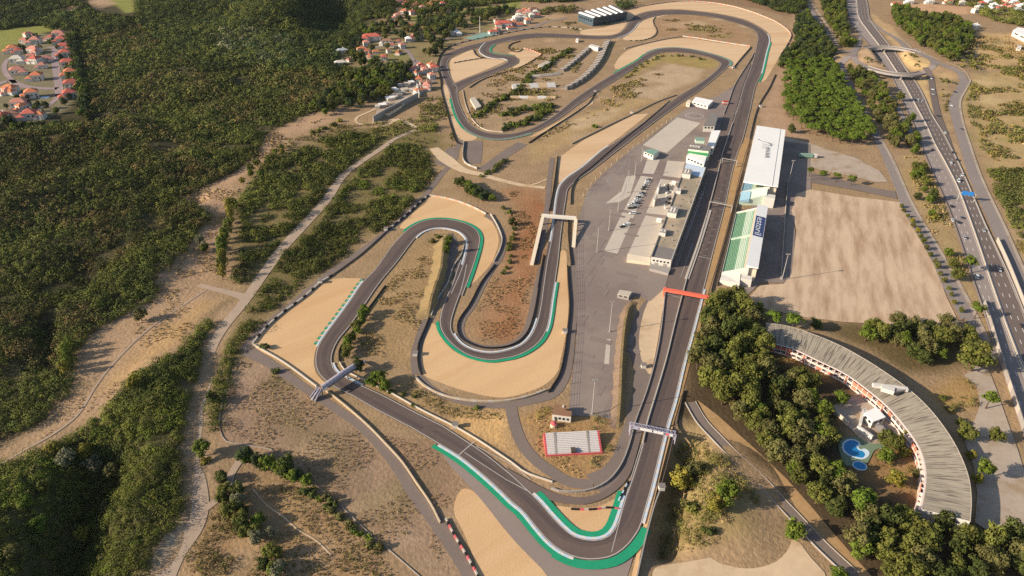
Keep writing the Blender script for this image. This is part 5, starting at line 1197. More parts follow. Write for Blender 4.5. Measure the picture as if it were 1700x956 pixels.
for px, py, lb in ((1217,113.5,'tiny marshal post beside the top right hairpin'),(1049,188,'small white marshal post on the wedge wall'),(988,153,'small white marshal post at the infield rail'),(1068,610,'white marshal cabin at the pit entry wall'),(1098,812,'pale marshal cabin right of the last corner'),(938,553,'white marshal post right of the half moon gravel'),(641,383,'white marshal post by the left hairpin rail'),(690,590,'pale marshal post left of the half moon gravel'),(756,709,'pale marshal post on the lower straight rail'),(1262,178,'white marshal cabin beside the far guard rail'),(532,470,'pale marshal post on the left tyre wall')):
    c = U(px, py); b = empty('marshal_post', *c, 0, lb, 'marshal post'); m = MB(); m.box(*c, 0, 2.6, 2.2, 2.5); m.build('cabin', M['wallwhite'], b)
    m = MB(); m.box(*c, 2.5, 3.1, 2.7, .25); m.build('roof', M['roofgrey'], b)
c = U(1204, 173); b = empty('fire_tender', *c, 0, 'red and white safety trailer at the pit exit', 'trailer')
for k, mt in enumerate(('red','white','red')):
    m = MB(); m.box(c[0], c[1], .5+k*1.1, 6, 3.4, 1.08); m.build('panel', M[mt], b)
# ================================================================ SAW-TOOTHED SHED
zb = 13
R4 = [U(985,29.5,zb), U(1041,19.5,zb), U(1019,8,zb), U(960,21,zb)]
EXCL.append(np.array([U(985,45),U(1045,28),U(1022,12),U(957,34)]))
x, y = ctr(R4); b = empty('industrial_shed', x, y, 0, 'dark glass walled industrial shed with a saw toothed roof', 'building')
m = MB(); m.prism(R4, 0, zb-.5); m.build('wall', M['netting'] if False else material('shed_cladding', S(70,84,92), .5, .15, .15), b)
for k in range(6):
    t0, t1 = k/6, (k+1)/6
    q = [lerp(R4[0], R4[1], t0), lerp(R4[0], R4[1], t1), lerp(R4[3], R4[2], t1), lerp(R4[3], R4[2], t0)]
    tm = .30
    q2 = [lerp(R4[0], R4[1], t0+(t1-t0)*tm), lerp(R4[3], R4[2], t0+(t1-t0)*tm)]
    m = MB(); m.prism([q[0], q2[0], q2[1], q[3]], zb-.5, zb, 0, None, [zb-.2, zb+1.1, zb+1.1, zb-.2]); m.build('roof_light', M['roofwhite'], b)
    m = MB(); m.prism([q2[0], q[1], q[2], q2[1]], zb-.5, zb, 0, None, [zb+1.05, zb-.22, zb-.22, zb+1.05]); m.build('roof_slope', M['roofgrey'], b)
facade_boxes(b, R4[0], R4[1], 7, 3, 12, 3.6); facade_boxes(b, R4[0], R4[1], 1.5, 3, 12, 3.6); facade_boxes(b, R4[3], R4[0], 6, 3, 6, 3.6)

# ================================================================ CURVED BUILDING WITH POOLS
OUTR = [(1273,536),(1306.6,541),(1345,553),(1394.6,573.6),(1441,599.5),(1480,625),(1508.5,646),(1539.5,674.6),(1568,710),(1588.7,743.6),(1606.8,787.6),(1612.6,826.5),(1610.7,865)]
INR = [(1273,567),(1311.8,576),(1358,597),(1405,620),(1441,646),(1475,674.6),(1506,710),(1526.6,741),(1537,774.7),(1537,808),(1530.5,844.6)]
zo, zi = 8.6, 5.5
wo = resample(cr(W(OUTR, zo), 8), 2.0); wi = cr(W(INR, zi), 8); nS = len(wo)
wi = resample(wi, 1); t = np.linspace(0, len(wi)-1, nS); wi = [tuple((np.array(wi[int(q)])*(1-q % 1)+np.array(wi[min(int(q)+1, len(wi)-1)])*(q % 1))) for q in t]
hx, hy = wi[nS//2]; EXCL.append(np.array(wo+wi[::-1]))
b = empty('curved_hotel', hx, hy, 0, 'long crescent shaped building with a weathered boarded roof and red balconies', 'building')
me = bpy.data.meshes.new('roof'); V = []; Fc = []; UVs = []
NRr = 6
for k in range(nS):
    for r in range(NRr+1):
        f = r/NRr; V.append((wi[k][0]*(1-f)+wo[k][0]*f-hx, wi[k][1]*(1-f)+wo[k][1]*f-hy, zi+(zo-zi)*f+(.06 if k % 2 else 0)))
for k in range(nS-1):
    for r in range(NRr):
        a = k*(NRr+1)+r; Fc.append((a, a+1, a+NRr+2, a+NRr+1)); UVs.append([(k*2, r*4), (k*2, r*4+4), (k*2+2, r*4+4), (k*2+2, r*4)])
me.from_pydata(V, [], Fc); uv = me.uv_layers.new(name='UVMap')
uv.data.foreach_set('uv', np.array(UVs, dtype=np.float32).ravel()); me.materials.append(M['boards']); me.update()
ro = bpy.data.objects.new('roof', me); COL.objects.link(ro); ro.parent = b; ro['label'] = 'weathered roof of radial boards with dark gaps'
m = MB(); m.wall(wo, .4, 0, zo-.05); m.build('rear_wall', M['wallcream'], b)
ci = offset(wi, 1.2); co_ = wi
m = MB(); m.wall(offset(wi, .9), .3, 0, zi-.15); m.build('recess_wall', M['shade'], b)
m = MB(); m.wall([wi[-1], wo[-1]], .5, 0, 0, (0,), [zi-.1, zo-.1]); m.build('end_wall', M['wallwhite'], b)
m = MB(); m.wall([wi[0], wo[0]], .5, 0, 0, (0,), [zi-.1, zo-.1]); m.build('end_wall', M['wallgrey'], b)
m = MB(); m.wall(wo, .25, zo, zo+.15); m.build('roof_edge', M['concrete'], b)
for z0 in (0.2, 2.7, 5.0):
    m = MB(); m.wall(offset(wi, -.7 if z0 < 4 else -.35), 2.6 if z0 < 4 else .8, z0, z0+.35); m.build('floor_slab', M['hotelwhite'], b)
fi = offset(wi, -1.9)
nb = 46
for k in range(nb+1):
    q = fi[min(int(k*(nS-1)/nb), nS-1)]; p2 = offset(wi, .6)[min(int(k*(nS-1)/nb), nS-1)]
    m = MB(); m.wall([q, p2], .3, .2, 5.3); m.build('fin', M['hotelwhite'], b)
for k in range(nb):
    i0, i1 = int(k*(nS-1)/nb), int((k+1)*(nS-1)/nb)
    for fl in (0, 1):
        if random.random() < .36:
            m = MB(); m.wall(offset(wi, -1.75)[i0:i1+1], .16, .6+fl*2.5, 2.7+fl*2.45); m.build('balcony_screen', M['hotelred'], b)
        else:
            m = MB(); m.wall(offset(wi, -1.8)[i0:i1+1], .12, .6+fl*2.5, 1.25+fl*2.5); m.build('balustrade', M['hotelwhite'], b)
c = U(1474, 646, 10)
m = MB(); m.box(c[0], c[1], 8.6, 6, 3.5, 2.4, R(-30)); rb = m.build('roof_cabin', M['wallwhite'], b)
c = U(1478, 642, 10); m = MB(); m.box(c[0], c[1], 8.8, 17, 2.2, 1.7, R(-12)); m.build('roof_duct', M['wallwhite'], b)
c = U(1494, 645, 10.5); m = MB(); m.box(c[0], c[1], 9.2, 8, 2.6, 1.2, R(14)); m.build('roof_duct', M['wallgrey'], b)
# courtyard and annex
sheet('courtyard', [(1378,676),(1424,653),(1450,668),(1488,705),(1500,730),(1470,735),(1430,745),(1424,725),(1407,708)], M['plaza'], 'grey concrete courtyard inside the crescent building', 'courtyard')
sheet('pool_deck', [(1392,738),(1402,728),(1424,726),(1440,736),(1470,738),(1464,744),(1452,748),(1443,764),(1436,772),(1405,774),(1396,758)], M['deck'], 'greenish paving around the pools', 'pool deck', 3)
simple_block('garden_pavilion', [(1435,685),(1455,675.5),(1470,692),(1449,700)], 5, 'white flat roofed pavilion inside the crescent courtyard', 'wallwhite', 'roofwhite', 2)
cw_ = W([(1377,679),(1392,693),(1407,707)]); m = MB(); m.wall(cw_, .6, 0, 2.6); tag(m.build('garden_wall', M['wallcream'], None, (*cw_[1], 0)), 'cream garden wall along the courtyard edge', 'wall')
for pts, lb in (([(1427,707),(1433,683)], 'white beam like wall on the left of the pavilion'), ([(1433,682),(1451,698),(1456,707)], 'white wall in front of the pavilion'), ([(1423,710),(1448,728)], 'long white wall above the pool steps')):
    cw_ = W(pts, 1.5); m = MB(); m.wall(cw_, 1.2, 0, 3.2); tag(m.build('garden_wall', M['wallwhite'], None, (*cw_[0], 0)), lb, 'wall')
for pts, lb in (([(1438,733),(1444,737),(1450,730),(1462,720),(1467,715)], 'pale stone path from the pavilion to the pools'), ([(1449,731),(1458,738),(1466,744)], 'wide white steps beside the pools')):
    road('steps', pts, 4, M['wallwhite'], lb, 'steps', z=.34)
c = U(1462, 718); b = empty('parasol', *c, 0, 'grey round parasol shelter beside the pavilion', 'parasol'); m = MB(); m.tube((*c, 3.0), (*c, 4.6), 3.4, .2, 14); m.build('canopy', M['roofgrey'], b); m = MB(); m.tube((*c, 0), (*c, 3.1), .15); m.build('post', M['steel'], b)
KID = [(1399,741),(1402,734.5),(1410,731),(1420,732),(1427,738),(1423,742.5),(1428,748),(1436,747),(1441,751),(1440,757),(1432,762),(1419,760),(1407,755),(1400,748)]
def pool(pts, label, sm=5):
    xy = cr(W(pts), sm, True); x, y = ctr(xy); b = empty('swimming_pool', x, y, 0, label, 'pool'); EXCL.append(np.array(xy))
    m = MB(); m.wall(xy+[xy[0]], .9, .1, .5); m.build('rim', M['pooledge'], b)
    m = MB(); m.flat(xy, .42); m.build('water', M['water'], b); return b
b = pool(KID, 'kidney shaped blue swimming pool with a white shallow end')
m = MB(); m.flat(cr(W([(1431,748.5),(1436,747.5),(1440.5,751),(1439,757),(1433,760.5),(1436,755)]), 4, True), .46); m.build('shallow_step', M['pooledge'], b)
cc = U(1427, 774); r0 = 11*mpp(1427,774); rr = MB()
xy = [(cc[0]+r0*math.cos(2*math.pi*k/24), cc[1]+r0*.85*math.sin(2*math.pi*k/24)) for k in range(24)]
b = empty('swimming_pool', *cc, 0, 'small round blue paddling pool below the kidney shaped one', 'pool'); m = MB(); m.wall(xy+[xy[0]], .5, .1, .5); m.build('rim', M['pooledge'], b); m = MB(); m.flat(xy, .42); m.build('water', M['water'], b)
EXCL.append(np.array(xy))

# ================================================================ LAMP MASTS
def mast(bx, by, h, label, n=4):
    c = U(bx, by); b = empty('lamp_mast', *c, 0, label, 'lamp mast')
    m = MB(); m.tube((*c, 0), (*c, h), .32, .16, 8); m.build('pole', M['steel'], b)
    m = MB(); m.box(c[0], c[1], h, 2.6, .5, .5); m.build('lamp_bar', M['steel'], b)
    for k in range(n):
        m = MB(); m.box(c[0]-1.1+2.2*k/(n-1), c[1]-.4, h+.1, .45, .5, .6); m.build('floodlight', M['wallgrey'], b)
    m = MB(); m.box(c[0], c[1], 0, 1.2, 1.2, .5); m.build('footing', M['wallgrey'], b)
for bx, by, h, lb in ((1053.8,292,13,'lamp mast at the top of the paddock parking row'),(1041,320,20,'lamp mast left of the parked cars'),(1026,351,18,'lamp mast below the parked cars'),(1010.7,383,19,'lamp mast beside the nearest left pad'),(991,418.5,20,'lamp mast by the corner of the paddock pads'),(1012,551,22,'lamp mast on the near paddock above the painted rectangle'),(983,687.6,23,'lamp mast at the foot of the paddock by the brown roofed house'),(1065,268,13,'lamp mast farthest up the paddock'),(1298,465,20,'lamp mast at the near end of the white boundary wall'),(1309,303,20,'lamp mast at the far end of the white boundary wall')):
    mast(bx, by, h, lb)
c = U(797, 54); b = empty('radio_mast', *c, 0, 'tall white mast by the court near the outer track', 'mast'); m = MB(); m.tube((*c, 0), (*c, 22), .7, .3, 8); m.build('pole', M['wallwhite'], b); m = MB(); m.box(*c, 22, 1.6, 1.6, 1.5); m.build('antenna', M['steel'], b)
# fence posts along the paddock edge
fp = [(958,345),(958,370),(957,400),(956,430),(957,470),(957,510),(955,550),(952,590),(947,640),(944,685)]
wp = resample(cr(W(fp), 6), 4.5); b = empty('paddock_fence', *wp[len(wp)//2], 0, 'post and wire fence along the left edge of the paddock', 'fence')
for q in wp[::2]:
    m = MB(); m.tube((*q, 0), (*q, 2.8), .14, n=5); m.build('post', M['rail'], b)
m = MB()
for z0 in (.6, 1.3, 2.0, 2.6): m.wall(wp, .03, z0, z0+.05)
m.build('wire', M['wire'], b)
fp = [(968,327),(985,303),(1010,279),(1040,255),(1065,236),(1095,212),(1118,196)]
wp = resample(cr(W(fp), 6), 6); b = empty('paddock_fence', *wp[len(wp)//2], 0, 'post and wire fence between the back straight and the large pad', 'fence')
for q in wp[::2]:
    m = MB(); m.tube((*q, 0), (*q, 3), .16, n=5); m.build('post', M['wallwhite'], b)
m = MB()
for z0 in (.6, 1.5, 2.6): m.wall(wp, .03, z0, z0+.05)
m.build('wire', M['wire'], b)

# ================================================================ VEHICLES
def link_child(name, me, parent, loc=(0, 0, 0), col=None):
    o = bpy.data.objects.new(name, me); COL.objects.link(o); o.parent = parent; o.location = loc
    if col: o.color = col
    return o
def make_car_meshes(L=4.3, Wd=1.75, Hh=1.45, van=False):
    bm = MB(); hw = Wd/2
    prof = [(-L/2,.35),(-L/2,.78),(-L*.30,.90),(-L*.18,.93),(L*.36,.95),(L/2,.88),(L/2,.35)]
    if van: prof = [(-L/2,.4),(-L/2,.95),(-L*.36,1.1),(-L*.26,1.15),(L*.5,1.15),(L/2,.4)]
    n = len(prof)
    for s_ in (-1, 1): bm.poly([(x, s_*hw, z) for x, z in (prof if s_ < 0 else prof[::-1])])
    for i in range(n):
        j = (i+1) % n; bm.quad((prof[i][0], hw, prof[i][1]), (prof[j][0], hw, prof[j][1]), (prof[j][0], -hw, prof[j][1]), (prof[i][0], -hw, prof[i][1]))
    if van: cab = [(-L*.27,1.15),(-L*.17,1.95),(L*.48,2.0),(L*.5,1.15)]
    else: cab = [(-L*.20,.93),(-L*.07,Hh),(L*.24,Hh),(L*.40,.95)]
    gl = MB(); tw = hw*.82
    f = lambda x, z, s_: (x, s_*(hw*.95 if z < 1.2 else tw), z)
    for s_ in (-1, 1): gl.poly([f(x, z, s_) for x, z in (cab if s_ < 0 else cab[::-1])])
    for i in (0, 2): gl.quad(f(*cab[i], 1), f(*cab[i+1], 1), f(*cab[i+1], -1), f(*cab[i], -1))
    bm.quad(f(cab[1][0], cab[1][1]+.02, 1), f(cab[2][0], cab[2][1]+.02, 1), f(cab[2][0], cab[2][1]+.02, -1), f(cab[1][0], cab[1][1]+.02, -1))
    bm.quad(f(cab[1][0], cab[1][1]-.06, -1.02), f(cab[2][0], cab[2][1]-.06, -1.02), f(cab[2][0], cab[2][1]+.02, -1), f(cab[1][0], cab[1][1]+.02, -1))
    wh = MB(); wh.tube((0, -.11, 0), (0, .11, 0), .33, n=12)
    out = []
    for nm, mb, mt in (('body', bm, M['carpaint']), ('windows', gl, M['glass']), ('wheel', wh, M['tyre'])):
        o = mb.build(nm, mt); out.append(o.data); bpy.data.objects.remove(o)
    return out, L, Wd
CAR = make_car_meshes(); VAN = make_car_meshes(5.4, 2.0, 2.0, True)
CC = dict(white=(.72,.72,.72,1), silver=(.42,.43,.45,1), black=(.02,.02,.022,1), grey=(.12,.12,.13,1), red=(.36,.03,.025,1), blue=(.03,.08,.25,1), dark=(.04,.04,.045,1))
def car(px, py, ang, colour, label, kind='car', group=None, up=0.42):
    (bd, gl, wh), L, Wd = CAR if kind == 'car' else VAN
    x, y, z = UT(px, py, up); r = empty('car' if kind == 'car' else 'van', x, y, z+up, label, kind, group, ang)
    link_child('body', bd, r, col=CC[colour]); link_child('windows', gl, r)
    for sx in (-.31, .31):
        for sy in (-1, 1): link_child('wheel', wh, r, (L*sx, sy*(Wd/2-.1), .33))
def heading(poly, px, py):
    p = np.array(poly); q = np.array(U(px, py)); i = int(np.argmin(((p-q)**2).sum(1))); i = min(max(i, 1), len(p)-2); d = p[i+1]-p[i-1]; return math.atan2(d[1], d[0])
ORD = ['first','second','third','fourth','fifth','sixth','seventh','eighth','ninth','tenth','eleventh','twelfth','thirteenth','fourteenth','fifteenth','sixteenth','seventeenth','eighteenth','nineteenth','twentieth']
near = [(1415,10,'white'),(1547.5,249,'black'),(1579.5,343,'black'),(1596.5,362,'grey'),(1591,369.6,'dark'),(1581,366,'white'),(1636,503,'dark'),(1601,395,'silver'),(1449,84,'grey'),(1424,40,'white')]
near.sort(key=lambda q: q[1])
for i, (px, py, co) in enumerate(near): car(px, py, heading(wML, px, py), co, f'{co} car on the near motorway carriageway, {ORD[i]} from the far end', 'car', 'cars on the near carriageway')
far_ = [(1524,166,'white'),(1531,167,'silver'),(1569,221,'white'),(1582,254,'dark'),(1589,266,'dark'),(1578.6,270.5,'white'),(1597,291.5,'white'),(1633,383,'silver'),(1659,449,'silver'),(1697,542,'dark'),(1500,118,'grey')]
far_.sort(key=lambda q: q[1])
for i, (px, py, co) in enumerate(far_): car(px, py, heading(wMR, px, py)+math.pi, co, f'{co} car on the far motorway carriageway, {ORD[i]} from the far end', 'car', 'cars on the far carriageway')
car(1591, 301, heading(wMR, 1591, 301)+math.pi, 'white', 'white van on the motorway just before the blue sign', 'van')
car(1621, 460, heading(wML, 1621, 460), 'white', 'white van on the near motorway carriageway beside the roadside trees', 'van')
for i, (px, py, co, lb) in enumerate(((1546,131,'white','white car at the top of the slip road'),(1548.7,149,'white','white car halfway down the slip road'),(1549.5,157,'silver','silver car behind the white one on the slip road'),(1557.6,193,'dark','dark car near the foot of the slip road'),(1586,139,'dark','dark car rounding the bend of the right hand road'),(1585,153,'dark','dark car below the bend of the right hand road'),(1580,176,'white','white car on the right hand road'),(1596,215,'grey','grey car farther down the right hand road'))):
    car(px, py, R(100), co, lb, up=.5)
cols = ['dark','white','white','silver','black','dark','black','silver','white','dark','white','silver','white','dark','white','silver','white','black','dark']
prow = [(1077,299),(1075,301.5),(1074,304),(1072,308),(1070,311),(1068,314.5),(1066,321),(1063,323),(1065,325),(1060,328),(1057,331),(1061,333.5),(1055,335),(1059,338),(1051,339),(1057,342),(1047,340.5),(1053,345),(1046,346)]
for i, (px, py) in enumerate(prow): car(px, py, R(8)+random.uniform(-.15, .15), cols[i], f'{cols[i]} car in the paddock parking row, {ORD[i]} from the far end', 'car', 'cars parked in the paddock', .3)
car(1050, 355, R(5), 'white', 'white van parked alone on the nearest left pad', 'van', None, .3)
car(1040, 374, R(8), 'white', 'white van parked across the nearest left pad', 'van', None, .3)
car(1033, 377, R(20), 'dark', 'dark car beside the van on the nearest left pad', 'car', None, .3)
for i, (px, py, co) in enumerate(((1352,37,'white'),(1386,98,'white'),(1436,192,'silver'),(1446,218,'dark'),(1374,66,'silver'))): car(px, py, R(105), co, f'{co} car on the shaded avenue, {ORD[i]} listed beside the pine plantation' if False else f'{co} car on the avenue ' + ('near its far end','between the two pine woods','halfway along the plantation','near the lower plantation corner','passing the dark upper pines')[i], 'car', None, .4)
car(695, 118, R(80), 'silver', 'silver car in the village lane by the orange roofs', 'car', None, .4)
car(822, 48, R(20), 'white', 'white car parked by the red roofed houses', 'car', None, .4); car(843, 48, R(20), 'blue', 'blue car parked by the red roofed houses', 'car', None, .4)
# articulated truck behind the far grandstand
x, y = U(1340, 262); b = empty('truck', x, y, 0, 'articulated truck with a grey trailer parked behind the far grandstand', 'truck'); an = R(-5)
m = MB(); m.box(x-2, y, 1.1, 13, 3.0, 3.0, an); m.build('trailer', M['netting'], b)
m = MB(); m.box(x+7, y-.6, .9, 2.6, 3.0, 3.0, an); m.build('cab', M['wallwhite'], b)
m = MB(); m.box(x+8.4, y-.7, 2.2, .2, 2.6, 1.1, an); m.build('windscreen', M['glass'], b)
for dx in (-7,-5.6,-4.2,5,7.2):
    for dy in (-1.25, 1.25): m = MB(); m.tube((x+dx, y+dy-.15, .5), (x+dx, y+dy+.15, .5), .5, n=10); m.build('wheel', M['tyre'], b)
# small gear on the shed pad
for k in range(22):
    px = 1103+random.random()*16; py = 302+random.random()*46-(px-1110)*.2; c = U(px, py); s_ = random.uniform(.9, 1.5)
    if px > 1127-(py-302)*.36: continue
    b = MB(); b.box(0, 0, 0, s_*1.4, s_, s_*.8, random.random()); b.box(0, 0, s_*.8, s_*1.5, s_*1.1, .12)
    o = b.build('equipment_crate', M['wallwhite' if k % 3 else 'wallblack']); o.location = (*c, .3); tag(o, 'small equipment crate standing on the pad with two sheds', 'crate', 'crates on the shed pad')

# ================================================================ HOUSES
def house_mesh(w, d, h, wing, pitch=.42, seed=0):
    wall = MB(); roof = MB()
    def block(cx, cy, w, d, h, z0=0):
        wall.box(cx, cy, -1.0, w, d, h+1.0)
        o = .5; rw, rd = w/2+o, d/2+o; rise = min(rw, rd)*pitch*1.3
        if w >= d: a, b_ = (-(rw-rd), 0), (rw-rd, 0)
        else: a, b_ = (0, -(rd-rw)), (0, rd-rw)
        zt = h+rise; z = h
        c = [(cx-rw, cy-rd, z), (cx+rw, cy-rd, z), (cx+rw, cy+rd, z), (cx-rw, cy+rd, z)]
        A = (cx+a[0], cy+a[1], zt); B = (cx+b_[0], cy+b_[1], zt)
        if w >= d:
            roof.quad(c[0], c[1], B, A); roof.quad(c[2], c[3], A, B); roof.poly([c[1], c[2], B]); roof.poly([c[3], c[0], A])
        else:
            roof.quad(c[1], c[2], B, A); roof.quad(c[3], c[0], A, B); roof.poly([c[0], c[1], A]); roof.poly([c[2], c[3], B])
        roof.poly([c[3], c[2], c[1], c[0]])
    block(0, 0, w, d, h)
    if wing: block(wing[0], wing[1], wing[2], wing[3], wing[4])
    ch = MB(); ch.box(w*.2, d*.1, h+.3, .9, .9, min(w, d)*.5*pitch+1.4)
    win = MB()
    for k in range(3):
        for s_ in (-1, 1): win.box(-w/2+w*(k+.5)/3, s_*(d/2+.02), h*.45, 1.4, .12, 1.3)
    dr = MB(); dr.box(w*.36, -d/2-.03, .1, 1.2, .12, 2.1)
    out = []
    for nm, mb, mt in (('wall', wall, 'wallwhite'), ('roof', roof, 'terracotta'), ('chimney', ch, 'wallcream'), ('window', win, 'glass'), ('door', dr, 'shade')):
        o = mb.build(nm, M[mt]); out.append(o.data); bpy.data.objects.remove(o)
    return out
HM = [house_mesh(13, 9, 5.5, (5, -5.5, 8, 7, 3.4)), house_mesh(11, 10, 6, (-6.5, -2, 7, 7, 3.2)), house_mesh(15, 8, 3.6, None), house_mesh(9, 8, 5.8, None), house_mesh(24, 11, 6, (-8, -9, 9, 9, 6))]
ROOFC = dict(orange=S(196,120,84), red=S(184,98,82), pink=S(196,130,112), brown=S(150,112,92), pale=S(208,196,180), white=S(224,222,218))
def house(px, py, mi, rz, roofc, label, group=None, sc_=1.0, wallm=None):
    x, y, z = UT(px, py, 4); r = empty('house', x, y, z, label, 'house', group, R(rz)); r.scale = (sc_,)*3
    ms = HM[mi]
    link_child('wall', ms[0], r); rf = link_child('roof', ms[1], r, col=ROOFC[roofc]); link_child('chimney', ms[2], rf); link_child('window', ms[3], r); link_child('door', ms[4], r)
    s_ = 12*sc_*(1.6 if mi == 4 else 1); EXCL.append(np.array([(x-s_*.7, y-s_*.7), (x+s_*.7, y-s_*.7), (x+s_*.7, y+s_*.7), (x-s_*.7, y+s_*.7)]))
colv = [(545,90),(575,150),(600,210),(610,275),(632,360),(658,455),(668,555),(650,655)]
for i, (cx, cy) in enumerate(colv): house(cx/5.627, 40+cy/5.627, i % 2, 20+i*2, ('pink','red','red','red','red','orange','red','red')[i], f'{ORD[i]} red roofed villa from the far end, right of the straight estate street', 'villas of the estate', 1.2)
for i, (cx, cy, lb, c_) in enumerate(((330,155,'far villa in the estate beside the golf grass','pink'),(320,240,'pink roofed villa below the far one in the estate','pink'),(120,235,'orange roofed villa alone beside the golf grass','orange'),(160,330,'long pale roofed villa inside the estate loop','pale'),(330,335,'red roofed villa above the middle lawn of the estate','red'),(160,435,'white walled villa at the curve of the estate loop','pink'),(345,490,'orange roofed villa with a terrace inside the estate loop','orange'),(95,605,'orange roofed villa just below the curved estate street','orange'),(295,650,'orange roofed villa beside the larger turquoise pool','orange'),(180,735,'pale pink roofed villa beside the small blue pool','pink'),(20,870,'red roofed villa at the left edge below the estate','red'),(95,850,'brown roofed villa beside the lower estate street','brown'),(280,845,'red roofed villa nearest the dark tree belt','red'))):
    house(cx/5.627, 40+cy/5.627, (i+1) % 2, (15, -10, 30)[i % 3], c_, lb, 'villas of the estate', 1.2)
for cx, cy, lb in ((305,750,'small blue pool beside the pale pink villa'),(420,685,'turquoise pool in the estate garden'),(735,490,'small pale pool right of the estate row'),(150,660,'tiny pool below the orange villa')):
    x, y, z = UT(cx/5.627, 40+cy/5.627); b = empty('garden_pool', x, y, z, lb, 'pool'); m = MB(); m.box(x, y, z-.6, 9, 6, 1.0, .2); m.build('rim', M['pooledge'], b); m = MB(); m.box(x, y, z-.5, 8, 5, .94, .2); m.build('water', M['water'], b)
for i, (px, py, mi, rz, c_, lb) in enumerate(((676,5,1,10,'orange','orange roofed house at the top edge above the village'),(672,19,1,-20,'orange','orange roofed house below the top edge one'),(713,8,1,10,'orange','orange roofed house beside the grassy strip'),(679,41,2,20,'orange','long orange roof half hidden in the village trees'),(617,62,4,10,'red','large red roofed village building with a brown wing'),(643,66,2,5,'brown','long brown roofed village building beside the large red one'),(608,71,3,20,'pink','pink walled house below the large red roofed building'),(601,82,0,25,'orange','orange roofed house on the village bend'),(690.7,57,2,0,'pink','pale red roofed house right of the village trees'),(678,65,3,15,'white','white house left of the village junction'),(638,95,3,10,'red','red roofed house on the oval lawn'),(567,82,2,40,'white','white roofed greenhouse left of the village'),(565,102,2,20,'pale','pale low building at the left of the village'),(668,75,3,30,'pink','pinkish house at the village junction'),(700,107,2,120,'red','long red roofed house beside the outer track'),(716,108,3,40,'orange','small orange roofed house beside the outer track'),(695.7,128,2,95,'orange','long bright orange roof beside the village lane'),(717,125,3,30,'pink','small pink roofed house by the outer tyre wall'),
    (755,53,0,20,'white','white and blue house left of the court'),(836,40,4,5,'red','large red roofed house cluster by the outer track'),(854,38,3,10,'orange','orange roofed house at the end of the red cluster'),(819,51,2,25,'red','low red roofed house right of the court'),(862,26,1,10,'pale','yellowish house above the red cluster'),(877,20,1,0,'pink','cream house in the upper village row'),(889,20,3,10,'pale','pale house at the end of the upper village row'),(871,17,3,0,'orange','small orange roofed house in the upper village row'),
    (1488,5,2,0,'red','red roofed house beside the top of the motorway'),(1510,2,1,0,'white','white house at the top edge by the brown field'),(1544,2,1,0,'white','white house behind the brown field'),(1630,6,1,10,'red','red roofed white house at the top right'),(1650,9,1,0,'white','white house in the top right trees'),(1663,5,3,0,'orange','small orange roofed house at the top right'),(1677,13,1,20,'pink','pink roofed house among the top right trees'),(1683,3,1,0,'white','white house at the top right corner'),(1619,17,3,20,'pale','pale house at the edge of the top right trees'),(1620,43,3,10,'white','white house alone at the end of the green grove'),(1696,10,1,5,'white','white house at the far right edge'),(1598,4,3,0,'pale','pale house behind the brown field hedge'),(1575,2,1,0,'orange','orange roofed house behind the brown field hedge'))):
    house(px, py, mi, rz, c_, lb, None, 1.0 if mi != 4 else 1.1)
r9 = random.Random(5)
for k, (px, py) in enumerate([(632,70),(652,72),(662,68),(626,84),(612,92),(685,62),(697,60),(706,116),(690,122),(704,134),(712,140),(699,146),(720,112),(684,112),(664,84),(590,88),(578,96),(648,84)]):
    house(px+r9.uniform(-3, 3), py+r9.uniform(-2, 2), r9.choice((1, 2, 3)), r9.uniform(0, 90), r9.choice(('orange','red','pink','brown','pale')), 'small terracotta or pale roofed house crowded into the hillside village', 'small houses of the hillside village', r9.uniform(.7, 1.0))
for k, (px, py) in enumerate([(828,47),(847,43),(860,40),(843,34),(868,30),(882,26),(892,24),(856,30),(826,34),(874,34),(866,18),(884,14)]):
    house(px+r9.uniform(-3, 3), py+r9.uniform(-1, 1), r9.choice((1, 2, 3)), r9.uniform(0, 40), r9.choice(('orange','red','pink','pale','brown')), 'small roofed house packed into the village row behind the outer track', 'small houses behind the outer track', r9.uniform(.8, 1.1))
for k, (px, py) in enumerate([(664,2),(690,8),(702,12),(684,20),(660,26),(720,2),(735,6)]):
    house(px, py, r9.choice((0, 1, 3)), r9.uniform(0, 40), r9.choice(('orange','red','pink')), 'terracotta roofed villa half hidden in the trees at the top edge', 'villas in the trees at the top edge', 1.0)
for k, (px, py) in enumerate([(1640,3),(1657,14),(1668,10),(1690,8),(1672,2),(1645,14),(1688,16),(1625,12)]):
    house(px, py, r9.choice((0, 1, 3)), r9.uniform(0, 40), r9.choice(('pale','white','pink','red')), 'pale walled house among the trees of the top right suburb', 'houses of the top right suburb', 1.0)
for k, (px, py) in enumerate([(46,56),(40,66),(52,92),(70,108),(30,84),(76,96),(84,62),(12,150),(36,176),(66,190)]):
    house(px, py, r9.choice((0, 1)), r9.uniform(0, 60), r9.choice(('pink','red','orange')), 'small terracotta roofed villa squeezed between the larger estate villas', 'small villas of the estate', .9)
simple_block('warehouse', [(1682,50),(1715,66),(1725,52),(1690,45)], 8, 'white warehouse at the right edge of the dry hill', 'wallwhite', 'roofwhite', 3, 'warehouse')
simple_block('hut', [(1688,79),(1690,75),(1697,76),(1695,80)], 4, 'small white hut on the dry hill at the right edge', 'wallwhite', 'wallwhite', 1, 'hut')
